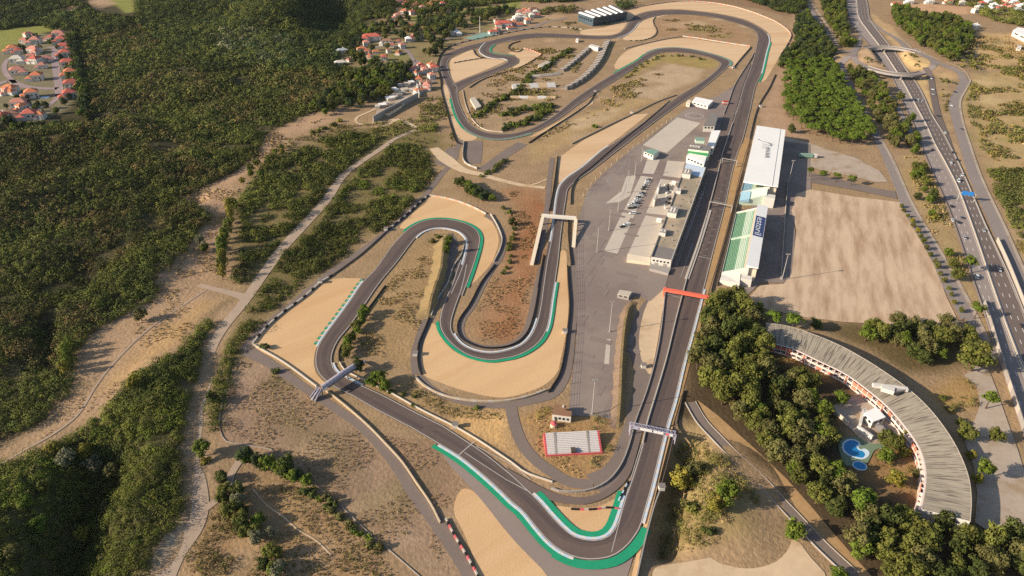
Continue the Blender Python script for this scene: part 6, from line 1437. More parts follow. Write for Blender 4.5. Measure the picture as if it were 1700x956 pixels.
# yard of sheds below the village
yards = [(656,148,5,9,40),(664,141,6,8,20),(676,139,7,6,10),(683,136,6,5,30),(672,148,8,6,25),(684,148,7,5,-10),(648,162,10,6,35),(655,160,6,5,10),(662,155,7,6,25),(635,174,8,5,20),(642,171,6,5,40),(668,153,6,4,30),(690,155,5,5,30),(627,176,5,5,0)]
for i, (px, py, w, d, rz) in enumerate(yards):
    x, y = U(px, py, 2.5); b = empty('yard_shed', x, y, 0, 'small grey shed crammed in the dusty yard below the village', 'shed', 'sheds in the dusty yard', R(rz))
    m = MB(); h_ = random.uniform(2.4, 3.6); m.box(0, 0, 0, w, d, h_)
    wl = m.build('wall', M['wallgrey' if i % 2 else 'wallcream'], None); wl.parent = b
    m = MB(); m.quad((-w/2-.4, -d/2-.4, h_), (w/2+.4, -d/2-.4, h_), (w/2+.4, d/2+.4, h_+.7), (-w/2-.4, d/2+.4, h_+.7)); m.quad((-w/2-.4, d/2+.4, h_+.55), (w/2+.4, d/2+.4, h_+.55), (w/2+.4, -d/2-.4, h_-.15), (-w/2-.4, -d/2-.4, h_-.15))
    r_ = m.build('roof', M['concrete' if i % 3 else 'roofwhite'], None); r_.parent = b
for pts, lb, mt in (([(640,188),(652,181),(663,174)], 'long low shed with a reddish roof on the yard edge', 'terracotta'), ([(664,172),(680,163)], 'low shed with a pale roof on the yard edge', 'concrete'), ([(692,140),(696,158)], 'white wall at the end of the orange roof', 'wallwhite')):
    wp = W(pts, 3); b = empty('yard_building', *wp[0], 0, lb, 'shed'); m = MB(); m.wall(wp, 6 if mt != 'wallwhite' else 1.2, 0, 3.5); m.build('wall', M['wallcream'], b)
    m = MB(); m.wall(wp, 7 if mt != 'wallwhite' else 1.6, 3.5, 3.9); q = m.build('roof', M[mt], b); q.color = ROOFC['brown']
wp = W([(620,203),(640,191),(665,178),(694,163)]); wp = resample(wp, 5); m = MB(); m.wall(wp, 1.2, 0, 6.5); tag(m.build('retaining_wall', M['wallgrey'], None, (*wp[3], 0)), 'tall retaining wall below the yard of sheds', 'wall')
# ================================================================ VEGETATION
def leaf_cloud(centres, radii, tints, nleaf, leaf, seed, squash=1.0, fill=.55):
    """leaf quads spread through clumps; returns verts, quads, tint per vertex"""
    r = np.random.default_rng(seed)
    n = len(centres); idx = np.repeat(np.arange(n), nleaf); m = len(idx)
    d = r.normal(size=(m, 3)); d /= np.linalg.norm(d, axis=1, keepdims=True)
    rad = fill+(1.12-fill)*r.random(m)**.7
    p = centres[idx]+d*(radii[idx]*rad)[:, None]*np.array([1, 1, squash])
    nrm = d*np.array([1, 1, 1.2])+r.normal(size=(m, 3))*.27+np.array([0, 0, .25]); nrm /= np.linalg.norm(nrm, axis=1, keepdims=True)
    a = np.cross(nrm, r.normal(size=(m, 3))); a /= np.maximum(np.linalg.norm(a, axis=1, keepdims=True), 1e-6); b = np.cross(nrm, a)
    s = (leaf if np.isscalar(leaf) else leaf[idx])*(.7+.6*r.random(m)); s = s[:, None]
    V = np.stack([p-a*s-b*s*.7, p+a*s-b*s*.7, p+a*s*.8+b*s*.7, p-a*s*.8+b*s*.7], 1).reshape(-1, 3)
    t = tints[idx]*(.90+.2*r.random(m))[:, None]
    return V, np.arange(m*4).reshape(m, 4), np.repeat(t, 4, 0)
def mesh_np(name, V, Q, T, mat):
    me = bpy.data.meshes.new(name); me.vertices.add(len(V)); me.vertices.foreach_set('co', V.astype(np.float32).ravel())
    k = Q.shape[1]; me.loops.add(Q.size); me.loops.foreach_set('vertex_index', Q.ravel().astype(np.int32))
    me.polygons.add(len(Q)); me.polygons.foreach_set('loop_start', (np.arange(len(Q))*k).astype(np.int32)); me.polygons.foreach_set('loop_total', np.full(len(Q), k, np.int32))
    me.update(calc_edges=True)
    a = me.attributes.new('tint', 'FLOAT_COLOR', 'POINT'); a.data.foreach_set('color', np.c_[T, np.ones(len(T))].astype(np.float32).ravel())
    me.materials.append(mat); return me
LEAFC = dict(pine=S(96,108,38), dark=S(78,84,40), broad=S(102,103,46), olive=S(104,99,56), grey=S(122,120,90), yellow=S(134,124,50), bright=S(94,110,38), deep=S(64,76,44), brown=S(114,94,58), dry=S(126,112,60), tan=S(150,126,86), straw=S(172,146,100))
def crown_mesh(kind, colour, seed):
    r = np.random.default_rng(seed); c0 = np.array(LEAFC[colour][:3])*.9
    if kind == 'umbrella': n, hz, zc, cr_, nl, lf = 26, .34, .0, .29, 62, .062
    elif kind == 'column': n, hz, zc, cr_, nl, lf = 24, 1.5, .2, .36, 56, .08
    elif kind == 'bush': n, hz, zc, cr_, nl, lf = 9, .45, .1, .46, 44, .12
    else: n, hz, zc, cr_, nl, lf = 34, .74, .0, .31, 64, .060
    u = r.normal(size=(n, 3)); u /= np.linalg.norm(u, axis=1, keepdims=True); q = (.25+.75*r.random(n)**.5)[:, None]
    c = u*q*np.array([.72, .72, hz]); c[:, 2] += zc
    c[:, :2] *= (1+.18*np.sin(3*np.arctan2(c[:, 1], c[:, 0])+seed))[:, None]
    rad = cr_*(.5+.85*r.random(n))
    t = c0*(.72+.55*r.random((n, 1)))*(1+.10*(r.random((n, 3))-.5))
    V, Q, T = leaf_cloud(c, rad, t, nl, lf, seed+1, .85 if kind != 'column' else 1.2)
    return mesh_np('crown', V, Q, T, M['leafv'])
M['leafv'] = material('foliage', attr='tint', rough=.8, var=0.0, rand=.2, spec=.12)
def trunk_mesh(seed, th):
    """unit: crown radius 1, trunk from 0 to th"""
    r = random.Random(seed); m = MB(); x = y = 0; z = 0; rr = .085
    for k in range(3):
        nx2, ny2 = x+r.uniform(-.06, .06), y+r.uniform(-.06, .06); z2 = th*(k+1)/3*.9
        m.tube((x, y, z), (nx2, ny2, z2), rr, rr*.8, 6); x, y, z, rr = nx2, ny2, z2, rr*.8
    for k in range(4):
        a = 2*math.pi*k/4+r.random(); m.tube((x, y, z-.05), (x+.55*math.cos(a), y+.55*math.sin(a), z+.42), rr*.7, .02, 5)
    o = m.build('trunk', M['trunk']); me = o.data; bpy.data.objects.remove(o); return me
CR = {}
def crown_of(kind, c):
    if (kind, c) not in CR:
        CR[kind, c] = [crown_mesh(kind, c, 17*k+len(c)*3+ord(c[0])+len(kind)) for k in range(3 if kind in ('broad', 'umbrella') else 2)]
    return random.choice(CR[kind, c])
TRK = {'broad': [trunk_mesh(k, 1.0) for k in range(3)], 'umbrella': [trunk_mesh(k+5, 1.6) for k in range(3)], 'column': [trunk_mesh(9, 1.2)], 'bush': [trunk_mesh(12, .5)]}
CZ = dict(broad=1.15, umbrella=1.75, column=1.6, bush=.42)
NTREE = [0]
def tree(name, x, y, r_, kind, colour, label, cat='tree', group=None, zs=1.0):
    z = tz(x, y); o = empty(name, x, y, z, label, cat, group, random.uniform(0, 6.28)); o.scale = (r_, r_, r_*zs)
    link_child('crown', crown_of(kind, colour), o, (0, 0, CZ[kind])); link_child('trunk', random.choice(TRK[kind]), o)
    NTREE[0] += 1; return o

def excluded(X, Y, margin=0):
    m = np.zeros(X.shape, bool)
    for p in EXCL:
        lo = p.min(0)-margin; hi = p.max(0)+margin
        c = (X > lo[0]) & (X < hi[0]) & (Y > lo[1]) & (Y < hi[1]) & ~m
        if c.any():
            k = inside(X[c], Y[c], p)
            if margin: k |= seg_dist(X[c], Y[c], p, True) < margin
            m[c] = k
    return m
def scatter(pts, spacing, jit=.42, margin=0.0, ragged=0, seed=1, drape=True, excl=True):
    p = np.array([UT(*q)[:2] for q in pts]) if drape else np.array(W(pts))
    r = np.random.default_rng(seed); lo, hi = p.min(0), p.max(0)
    xs = np.arange(lo[0], hi[0]+spacing, spacing); ys = np.arange(lo[1], hi[1]+spacing, spacing*.87)
    X, Y = np.meshgrid(xs, ys); X = X+(np.arange(len(ys)) % 2)[:, None]*spacing/2
    X = X.ravel()+r.uniform(-jit, jit, X.size)*spacing; Y = Y.ravel()+r.uniform(-jit, jit, Y.size)*spacing
    k = inside(X, Y, p)
    if ragged: k &= (seg_dist(X, Y, p, True)+(smooth_noise(X, Y, 16, 9)-.5)*2*ragged) > 0
    X, Y = X[k], Y[k]
    if excl:
        k = ~excluded(X, Y, margin); X, Y = X[k], Y[k]
    return X, Y
def wood(name, pts, spacing, r0, r1, kind, colours, label, group, seed=1, zs=1.0, margin=1.5, limit=None, keep=1.0):
    X, Y = scatter(pts, spacing, .40, margin, 0, seed)
    rr = random.Random(seed)
    for x, y in zip(X, Y):
        if rr.random() > keep: continue
        tree(name, x, y, rr.uniform(r0, r1), kind, rr.choice(colours), label, 'tree', group, zs*rr.uniform(.85, 1.2))

wood('stone_pine', [(1305,108),(1330,104),(1352,106),(1378,107),(1392,127),(1408,154),(1428,187),(1440,205),(1448,232),(1438,246),(1425,248),(1400,241),(1360,230),(1335,222),(1318,207),(1302,188),(1299,160)], 8.8, 5.2, 6.6, 'umbrella', ['bright','bright','pine'], 'bright green stone pine packed in the plantation beside the avenue', 'stone pines of the bright plantation', 3, .75)
wood('dark_pine', [(1322,30),(1340,26),(1358,50),(1374,80),(1386,104),(1352,106),(1320,109),(1288,116),(1284,108),(1300,96),(1316,80),(1320,55)], 10, 5, 6.5, 'broad', ['pine','dark','deep'], 'darker pine in the wood above the bright plantation', 'dark pines above the plantation', 4)
wood('dark_pine', [(1357,-8),(1400,-8),(1404,58),(1412,74),(1424,86),(1402,82),(1384,70),(1368,30)], 10, 5, 6.5, 'broad', ['pine','dark','broad'], 'dark tree in the strip between the avenue and the motorway top', 'trees between the avenue and the motorway top', 5)
wood('roadside_tree', [(1402,116),(1440,122),(1478,150),(1503,182),(1521,225),(1526,243),(1492,252),(1478,244),(1458,208),(1438,170),(1418,138)], 10, 4, 6, 'broad', ['dark','broad','pine','olive'], 'dark tree in the belt between the avenue and the slip road', 'trees of the belt below the roundabout', 6, keep=.85)
wood('roadside_tree', [(1497,252),(1522,250),(1534,290),(1544,320),(1556,370),(1540,372),(1520,330)], 12, 3.4, 5, 'broad', ['dark','broad','pine'], 'tree in the straggling line left of the motorway', 'trees in the straggling motorway line', 7, keep=.6)
wood('grove_tree', [(1477,14),(1500,17),(1525,27),(1555,30),(1585,36),(1600,46),(1612,60),(1606,76),(1594,92),(1580,104),(1562,97),(1532,80),(1505,58),(1482,38)], 11, 5.2, 7, 'broad', ['pine','broad','dark','bright'], 'green tree in the grove right of the motorway', 'trees of the green grove', 8)
wood('evergreen_tree', [(1168,497),(1200,492),(1228,502),(1248,518),(1262,540),(1268,575),(1264,630),(1258,670),(1254,700),(1235,712),(1195,702),(1158,680),(1142,650),(1150,600),(1156,550)], 8.6, 5.2, 7.2, 'broad', ['broad','olive','dark','broad'], 'big evergreen tree in the dense wood beside the main straight', 'evergreens beside the main straight', 9, 1.15, 3.0)
wood('evergreen_tree', [(1180,700),(1195,690),(1250,694),(1268,632),(1285,612),(1310,622),(1338,635),(1352,660),(1370,688),(1383,715),(1384,760),(1390,800),(1418,818),(1452,826),(1462,850),(1445,872),(1420,940),(1376,904),(1336,868),(1300,832),(1262,794),(1214,748)], 9.2, 4.6, 6.6, 'broad', ['broad','olive','dark','broad','pine','olive','bright'], 'evergreen tree in the wood between the diagonal lane and the crescent building', 'evergreens around the crescent building', 10, 1.05, .4)
wood('evergreen_tree', [(1374,880),(1405,880),(1440,850),(1470,842),(1500,850),(1530,868),(1560,876),(1620,880),(1650,884),(1720,895),(1720,985),(1450,985),(1412,920)], 9, 4.6, 6.8, 'broad', ['broad','olive','broad','dark'], 'evergreen tree in the wood along the bottom right edge', 'evergreens along the bottom right', 11, 1.05, 2.0)
wood('garden_tree', [(1340,547),(1362,540),(1400,548),(1450,546),(1480,540),(1530,536),(1570,545),(1608,560),(1612,578),(1590,596),(1562,612),(1535,620),(1505,606),(1475,588),(1432,565),(1390,553)], 9.5, 4.4, 6.6, 'broad', ['broad','olive','dark','pine'], 'tree in the belt between the bare field and the crescent building', 'trees behind the crescent building', 12)
NAMED = [(1285,526,6,'umbrella','bright','round bright pine at the tip of the crescent building'),(1320,532,6.5,'umbrella','bright','second round bright pine behind the tip of the crescent building'),(1622,592,10,'broad','broad','large spreading tree beside the motorway noise wall'),(1645,660,5,'umbrella','pine','round pine on the forecourt beside the crescent building'),(1655,722,4.5,'broad','broad','dark tree on the forecourt edge'),(1606,718,5,'broad','broad','tree close behind the crescent building at its middle'),(1636,777,5.5,'umbrella','pine','round pine on the lower forecourt'),(1624,795,3,'broad','yellow','small tree below the round pine on the lower forecourt'),(1612,755,3,'broad','yellow','small tree in the shade behind the crescent building'),(1580,680,3,'bush','olive','bushy tree in the brown garden behind the crescent building'),(1566,660,2.6,'bush','broad','bush at the top of the brown garden'),(1596,700,3,'bush','broad','bush at the foot of the brown garden'),
 (1612,435,6,'umbrella','pine','round tree left of the motorway above the lamp shadows') ,(1583,437,4.5,'broad','broad','upper of two roadside trees left of the motorway'),(1590,455,4.8,'broad','broad','lower of two roadside trees left of the motorway'),(1575,418,4,'broad','pine','small round roadside tree beside the motorway guard rail'),(1625,512,5,'umbrella','pine','round tree at the top of the motorway noise wall'),(1552,360,3.6,'bush','yellow','yellow green bush between the avenue and the motorway'),
 (1346,282,4,'umbrella','pine','first round tree in the access road strip'),(1367,288,4,'umbrella','pine','second round tree in the access road strip'),(1390,291,4.2,'umbrella','pine','third round tree in the access road strip'),(1416,296,4.2,'umbrella','pine','fourth round tree in the access road strip'),(1315,213,5,'broad','dark','dark tree behind the far grandstand corner'),
 (1473,756,5,'broad','pine','round tree right of the pools'),(1505,727,3.6,'bush','yellow','bush beside the balconies of the crescent building'),(1488,735,4.4,'broad','broad','tree left of the balconies above the lawn'),(1503,752,3.4,'bush','yellow','yellow bush on the lawn of the crescent building'),(1488,795,5,'broad','yellow','yellowish tree on the brown lawn'),(1525,785,3.4,'bush','olive','bush beside the lower balconies'),(1473,728,5,'broad','broad','dark tree beside the pavilion steps'),(1392,790,4.2,'umbrella','bright','bright pine left of the paddling pool'),(1432,832,6,'umbrella','bright','bright umbrella pine below the paddling pool'),(1397,660,4.5,'broad','pine','green tree at the top of the courtyard'),(1372,680,4.5,'broad','broad','tree left of the courtyard wall'),
 (1137,775,7,'broad','yellow','yellow green tree beside the last corner bank'),(1155,770,5,'broad','olive','olive tree beside the yellow green one'),(1205,825,6.5,'broad','pine','green bushy tree on the slope below the lane'),(1188,840,5,'broad','yellow','yellowish tree on the slope below the lane'),(1150,838,4.5,'bush','broad','low bush on the dark bank'),(1320,880,5.5,'broad','pine','dark green tree overhanging the diagonal lane'),(1392,955,4,'broad','bright','bright tree at the bottom end of the diagonal lane'),(1178,885,3,'bush','dark','dark bush on the dry slope'),
 (333,744,5,'broad','pine','dark tree beside the dirt road at the lower left'),(352,660,4,'broad','dark','dark tree right of the dirt road'),(342,765,2.5,'bush','yellow','yellow bush below the dark tree on the dirt road'),(440,575,3,'bush','dark','dark bush beside the service road'),(458,617,2.5,'bush','dark','small dark bush at the edge of the lower dry field'),
 (630,625,5,'broad','pine','leafy tree right of the arched footbridge'),(618,632,4,'broad','bright','smaller leafy tree beside the arched footbridge'),(638,640,4,'broad','pine','lower leafy tree right of the arched footbridge'),(594,606,4.5,'broad','dark','dark tree under the end of the arched footbridge'),(745,398,4,'broad','pine','tree at the top of the grassy bank'),(741,412,3.4,'column','pine','slim tree on the grassy bank'),(728,393,3,'bush','broad','bush at the top of the left hairpin infield'),(718,400,3,'bush','olive','bush beside the hairpin infield tree'),
 (649,650,1.8,'bush','dark','first small bush below the leafy trees'),(669,654,1.8,'bush','dark','second small bush below the leafy trees'),(686,658,1.6,'bush','dark','third small bush below the leafy trees'),(686,673,1.5,'bush','pine','little green bush beside the lower straight'),(791,677,1.9,'bush','pine','dark green bush below the half moon gravel'),
 (988,210,3.5,'bush','pine','green bush on the dry infield beside the wedge of gravel'),(845,352,3,'bush','pine','dark bush above the reddish grass'),(850,368,3.5,'broad','dark','dark tree above the reddish grass'),(847,410,3,'bush','broad','bush on the left of the reddish grass'),(851,395,2.6,'bush','dark','small bush beside the middle hairpin wall'),(835,345,2.6,'bush','olive','olive bush near the fan shaped gravel')]
RAV = [(62,872,4.2,'broad','bright','bright green tree standing in the dark ravine at the lower left'),(123,855,4.2,'broad','broad','rounded green tree on the shaded ravine edge at the lower left'),(136,888,3.8,'broad','yellow','yellow green tree in the dark ravine at the bottom left'),(111,760,5.2,'broad','grey','large grey green tree above the dark ravine'),(154,770,4.8,'broad','grey','second grey green tree right of the large one above the ravine'),(185,782,4.6,'broad','olive','olive brown tree at the head of the dark ravine'),(20,916,3.6,'broad','olive','olive tree at the left edge of the dark ravine'),(40,832,3.6,'broad','bright','green tree on the lit slope left of the ravine'),(140,748,4.2,'broad','yellow','yellowish tree beside the grey green ones above the ravine'),(88,742,3.8,'broad','yellow','yellow green tree below the footpath at the lower left'),(222,632,4.4,'broad','yellow','yellow green tree at the corner of the lit scrub slope'),(232,522,4.6,'broad','olive','spreading olive tree alone beside the dry clearing'),(72,808,3.8,'broad','broad','rounded tree on the left brink of the ravine'),(176,840,4,'broad','olive','olive tree on the right brink of the ravine')]
for px, py, r_, kind, colr, lb in RAV:
    x, y, z = UT(px, py, r_*CZ[kind]*.9); tree('tree', x, y, r_, kind, colr, lb, 'tree')
for px, py, r_, kind, colr, lb in NAMED:
    x, y = U(px, py, r_*CZ[kind]*.9); tree('bush' if kind == 'bush' else 'tree', x, y, r_, kind, colr, lb, 'bush' if kind == 'bush' else 'tree')
wood('village_tree', [(560,182),(540,195),(522,180),(556,150),(590,122),(640,118),(690,116),(688,134),(662,154),(636,172),(604,178)], 10.5, 4.6, 6.6, 'broad', ['dark','deep','broad','pine'], 'dark tree in the wood between the village and the dry clearing', 'trees below the village', 31, keep=.9)
wood('village_tree', [(588,60),(640,30),(760,20),(800,20),(790,42),(742,64),(735,90),(712,102),(700,80),(660,66),(640,90),(600,100),(572,92)], 15, 4, 6, 'broad', ['dark','deep','broad','olive'], 'garden tree scattered among the village houses', 'garden trees of the village', 32, keep=.6)
# lines of trees
def line(name, pts, n, r0, r1, kind, colours, label, group, seed=1, jit=2.0, lift=.8):
    rr = random.Random(seed); p = cr([U(px, py, r0*lift) for px, py in pts], 8); p = resample(p, max(.5, sum(math.dist(a, b) for a, b in zip(p[:-1], p[1:]))/max(1, n-1)))
    for x, y in p: tree(name, x+rr.uniform(-jit, jit), y+rr.uniform(-jit, jit), rr.uniform(r0, r1), kind, rr.choice(colours), label, 'bush' if kind == 'bush' else 'tree', group, rr.uniform(.85, 1.2))
line('clearing_tree', [(405,300),(425,278),(442,262),(455,252),(470,246),(452,268),(430,290)], 12, 3, 4.6, 'broad', ['broad','yellow','pine'], 'leafy bush tree on the edge of the long dry clearing', 'leafy trees on the edge of the clearing', 41, 3)
line('clearing_tree', [(340,408),(345,420),(338,402)], 3, 3.4, 4.2, 'broad', ['grey','broad'], 'rounded grey green tree alone in the dry clearing', 'rounded trees alone in the clearing', 42, 3)
line('clearing_tree', [(520,218),(535,212),(550,206),(565,200)], 7, 2.6, 3.6, 'bush', ['yellow','broad'], 'low bush along the far arm of the dry clearing', 'bushes along the far arm of the clearing', 43, 2)
line('poplar', [(385,340),(380,365),(374,395),(368,425),(366,455)], 14, 3.2, 4.4, 'column', ['pine','yellow','broad'], 'leafy tree in the tall row across the dry clearing', 'row of tall trees across the clearing', 2, 1.6, 1.4)
line('poplar', [(118,572),(112,595),(108,612)], 5, 2.6, 3.4, 'column', ['yellow','pine'], 'leafy tree in the short row beside the lower clearing', 'short row of trees by the lower clearing', 3, 1.2, 1.4)
line('roadside_bush', [(1497,342),(1512,368),(1528,395),(1545,425),(1560,452),(1577,485),(1592,515)], 18, 1.8, 2.6, 'broad', ['broad','yellow','olive'], 'small round tree in the row along the edge of the bare field', 'row of small trees along the bare field', 4, .8)
line('infield_tree', [(604,520),(598,535),(592,548),(584,562),(578,575),(575,592)], 10, 2.8, 4, 'broad', ['pine','broad','bright'], 'green tree in the row inside the left hairpin leg', 'row of trees inside the left hairpin leg', 5, 1.2)
line('hedge_tree', [(402,765),(420,762),(440,768),(462,775),(485,790),(500,798)], 13, 3.4, 5, 'broad', ['dark','pine','deep','bright'], 'dark tree in the clump at the corner of the lower dry field', 'clump of trees at the lower field corner', 6, 3)
line('hedge_bush', [(510,812),(540,830),(570,860),(600,885),(625,905)], 14, 2, 3.2, 'bush', ['dark','pine','olive'], 'low bush along the lower boundary fence', 'bushes along the lower boundary fence', 7, 1.5)
line('hedge_tree', [(368,800),(385,830),(400,850),(420,880),(440,905),(455,935),(445,960)], 24, 3, 4.6, 'broad', ['dark','grey','pine','broad'], 'grey green tree in the hedge between the dirt road and the lower fence', 'trees of the lower left hedge', 8, 3.5)
line('village_tree', [(585,90),(600,97),(625,110),(650,115),(670,108),(660,122),(630,125),(600,118),(590,128),(650,130),(675,118)], 46, 5, 7, 'broad', ['dark','deep','broad','pine'], 'dark tree in the copse below the oval lawn', 'trees of the copse below the lawn', 9, 10)
line('village_tree', [(600,40),(625,55),(650,40),(690,50),(720,45),(705,62),(735,58),(750,40),(780,38),(820,26),(850,18),(800,20),(760,20),(700,22),(735,14)], 60, 5, 7, 'broad', ['dark','deep','pine','broad'], 'dark tree among the houses behind the outer track', 'trees among the village houses', 10, 12)
line('estate_tree', [(60,62),(30,80),(60,85),(100,60),(105,85),(110,110),(112,140),(116,165),(98,185),(60,170),(70,195),(40,158),(20,175)], 34, 3, 4.6, 'broad', ['dark','deep','pine'], 'small dark garden tree in the villa estate', 'garden trees of the estate', 11, 5)
line('belt_tree', [(-10,200),(30,203),(80,203),(120,196),(140,185),(136,160),(130,130),(128,100),(120,70),(130,55)], 60, 5, 6.5, 'broad', ['deep','dark','pine'], 'dark tree in the belt around the villa estate', 'tree belt around the estate', 12, 5)
line('infield_bush', [(792,192),(820,168),(850,155),(870,140),(885,122),(900,112),(920,98),(935,88),(950,80)], 80, 2.8, 4.6, 'bush', ['pine','broad','dark'], 'bush in the green line across the old infield', 'bushes of the line across the old infield', 13, 3.5)
line('infield_bush', [(840,190),(865,180),(890,178),(915,172),(900,186),(875,200),(850,205),(835,212)], 70, 2.8, 4.6, 'bush', ['pine','broad','deep'], 'bush in the thicket beside the infield straight', 'bushes of the thicket by the infield straight', 14, 5)
line('infield_bush', [(760,302),(775,308),(790,315),(805,322),(815,330),(795,325),(772,315)], 30, 2.6, 4.2, 'broad', ['dark','deep','pine'], 'dark tree in the clump above the fan shaped gravel', 'clump of trees above the fan gravel', 15, 4)
line('infield_bush', [(800,290),(815,282),(830,272),(840,265)], 12, 2.2, 3.2, 'bush', ['dark','broad'], 'dark bush by the old link road', 'bushes by the old link road', 16, 2.5)
line('hairpin_bush', [(1040,128),(1060,110),(1085,98),(1110,92),(1140,92),(1170,98)], 30, 1.6, 2.6, 'bush', ['olive','dry','broad'], 'dry bush inside the top right hairpin', 'dry bushes inside the top right hairpin', 17, 4)
line('wall_bush', [(838,452),(843,430),(846,410),(852,388),(855,370)], 10, 1.8, 2.6, 'bush', ['dark','broad'], 'small dark bush on the edge of the reddish grass', 'bushes on the edge of the reddish grass', 18, 1.5)

# ---- uncountable scrub and woods: one object each
def stuff(name, areas, label, cat, seed, nl=14):
    nl = int(nl*2)
    Cs, Rs, Ts, Ls, LSs = [], [], [], [], []
    r = np.random.default_rng(seed)
    for pts, spacing, r0, r1, cols_, dens, rag in areas:
        rise = 3.5 if r1 > 4.4 else .5
        X, Y = scatter(pts, spacing, .48, 1.0, rag, seed+len(Cs))
        if len(X) == 0: continue
        if dens < 1:
            cl = smooth_noise(X, Y, 22, 5)*.6+smooth_noise(X, Y, 8, 6)*.4
            thr = np.quantile(cl, 1-dens); k = cl > thr; X, Y = X[k], Y[k]
        n = len(X)
        if n == 0: continue
        Z = terrain(X, Y); big = .75+.5*smooth_noise(X, Y, 40, 8)
        R_ = (r0+(r1-r0)*r.random(n)**1.7)*big
        # tints vary in broad patches
        pal = np.array([LEAFC[c][:3] for c in cols_]); f = np.clip((smooth_noise(X, Y, 48, 11)*.65+smooth_noise(X, Y, 15, 12)*.35+r.normal(0, .12, n)), 0, .999)
        g = (f-.18)/.64; g = np.clip(g, 0, .999)*(len(pal)-1); i0 = g.astype(int); i1 = np.minimum(i0+1, len(pal)-1); w = (g-i0)[:, None]
        T = (pal[i0]*(1-w)+pal[i1]*w)*(.78+.5*r.random((n, 1)))*(.66+.66*smooth_noise(X, Y, 75, 14)[:, None])
        R_ = np.where(r.random(n) < .10, R_*1.8, R_); Cs.append(np.c_[X, Y, Z+R_*.55+(r.random(n)*rise)]); Rs.append(R_); Ts.append(T); LSs.append(np.clip(np.hypot(X, Y)/900, .30, 1.1)*.68)
    C = np.concatenate(Cs); Rr = np.concatenate(Rs); T = np.concatenate(Ts); LS = np.concatenate(LSs)
    V, Q, TT = leaf_cloud(C, Rr, T, np.clip((nl*(Rr/LS/5.2)**2).astype(int), 8, 190), LS*(.85+.3*r.random(len(Rr))), seed+3, .68, .55)
    o = bpy.data.objects.new(name, mesh_np(name, V, Q, TT, M['scrubleaf'])); COL.objects.link(o); tag(o, label, cat, None, 'stuff')
    print(name, len(C), 'tufts', len(Q), 'leaves')
LDC = ['deep','dark','broad','dark','olive']
GRN = ['dark','broad','bright','broad','yellow']
LM = [(-60,205),(0,212),(90,212),(180,195),(140,195),(128,150),(128,60),(165,28),(225,30),(330,120),(430,110),(560,128),(600,150),(596,168),(560,172),(500,195),(440,225),(430,258),(380,290),(306,330),(335,352),(350,365),(328,388),(300,425),(262,458),(262,494),(230,512),(150,556),(120,600),(116,660),(58,705),(-60,765)]
stuff('scrub', [(LM, 3.6, 1.7, 3.8, ['dark','broad','dark','broad','dark','olive','brown','dark'], .93, 3)], 'dense dark green scrub covering the slopes on the left', 'scrub', 21, 15)
LL = [(362,508),(350,530),(330,545),(290,590),(225,622),(195,655),(158,697),(100,735),(40,760),(-60,800),(-60,985),(232,985),(258,910),(298,868),(306,838),(304,790),(300,745),(310,690),(322,645),(336,600),(338,570),(352,545)]
stuff('scrub', [(LL, 2.8, 1.3, 3.2, ['dark','broad','broad','pine','olive','broad','dark'], .97, 2)], 'bright and dark scrub filling the lower left corner', 'scrub', 31, 18)
MID = [(395,330),(430,285),(460,262),(520,238),(575,222),(640,228),(600,258),(570,285),(540,325),(500,368),(460,412),(425,455),(405,478),(385,470),(395,440),(400,400)]
MID2 = [(655,240),(700,242),(722,280),(705,310),(680,340),(650,368),(620,390),(575,420),(530,455),(480,492),(440,530),(420,560),(398,578),(380,640),(362,720),(350,725),(345,690),(362,620),(385,560),(425,500),(470,420),(520,385),(560,330),(600,282)]
stuff('heath', [(MID, 3.2, 1.4, 3.0, ['dark','broad','dark','olive'], .82, 3), (MID2, 3.0, 1.4, 3.0, ['dark','broad','dark','pine'], .80, 3)], 'broken dark heath on both sides of the dirt road', 'heath', 41, 16)
WD = [(-60,52),(0,46),(20,36),(70,28),(130,22),(140,8),(165,26),(225,34),(235,-25),(520,-30),(640,-30),(655,10),(655,30),(600,36),(595,60),(560,95),(585,128),(560,132),(430,112),(330,122),(300,90),(225,40),(180,60),(152,60),(130,50),(100,52),(60,42),(0,50)]
stuff('woodland', [(WD, 6.0, 3.6, 6.2, ['deep','dark','dark','broad','deep'], 1, 2), ([(-60,-30),(130,-30),(135,8),(70,26),(0,44),(-60,50)], 6.0, 3.6, 6.2, ['deep','dark','dark'], .85, 2), ([(340,60),(400,50),(470,62),(500,85),(490,112),(430,112),(375,100)], 5.0, 2.5, 4.5, ['grey','grey','deep'], 1, 2)], 'dark woodland filling the top left of the valley', 'woodland', 51, 22)
stuff('treeline', [([(560,-30),(1000,-30),(960,2),(900,6),(868,2),(830,6),(740,18),(680,22),(655,10)], 6.5, 3.6, 5.6, ['deep','dark','broad'], .75, 0), ([(690,38),(740,30),(790,23),(862,13),(850,20),(800,28),(760,34),(735,50),(705,52)], 6.5, 3.4, 5, ['deep','dark'], .8, 0), ([(1225,-30),(1330,-30),(1340,8),(1322,24),(1300,22),(1268,12),(1240,2)], 7, 4.5, 6.5, ['deep','dark','pine'], .9, 0), ([(1560,-12),(1720,-30),(1720,50),(1690,44),(1650,36),(1632,28),(1612,14),(1570,10)], 7, 3.5, 5.5, ['dark','broad','olive'], .62, 0), ([(890,22),(930,8),(960,16),(940,30),(905,32)], 7, 3, 4.5, ['dark','olive'], .5, 0), ([(1020,6),(1040,0),(1060,6),(1046,14),(1030,18)], 6, 3, 4.5, ['deep','dark'], .7, 0)], 'dark trees closing the view along the top edge', 'trees', 61, 22)
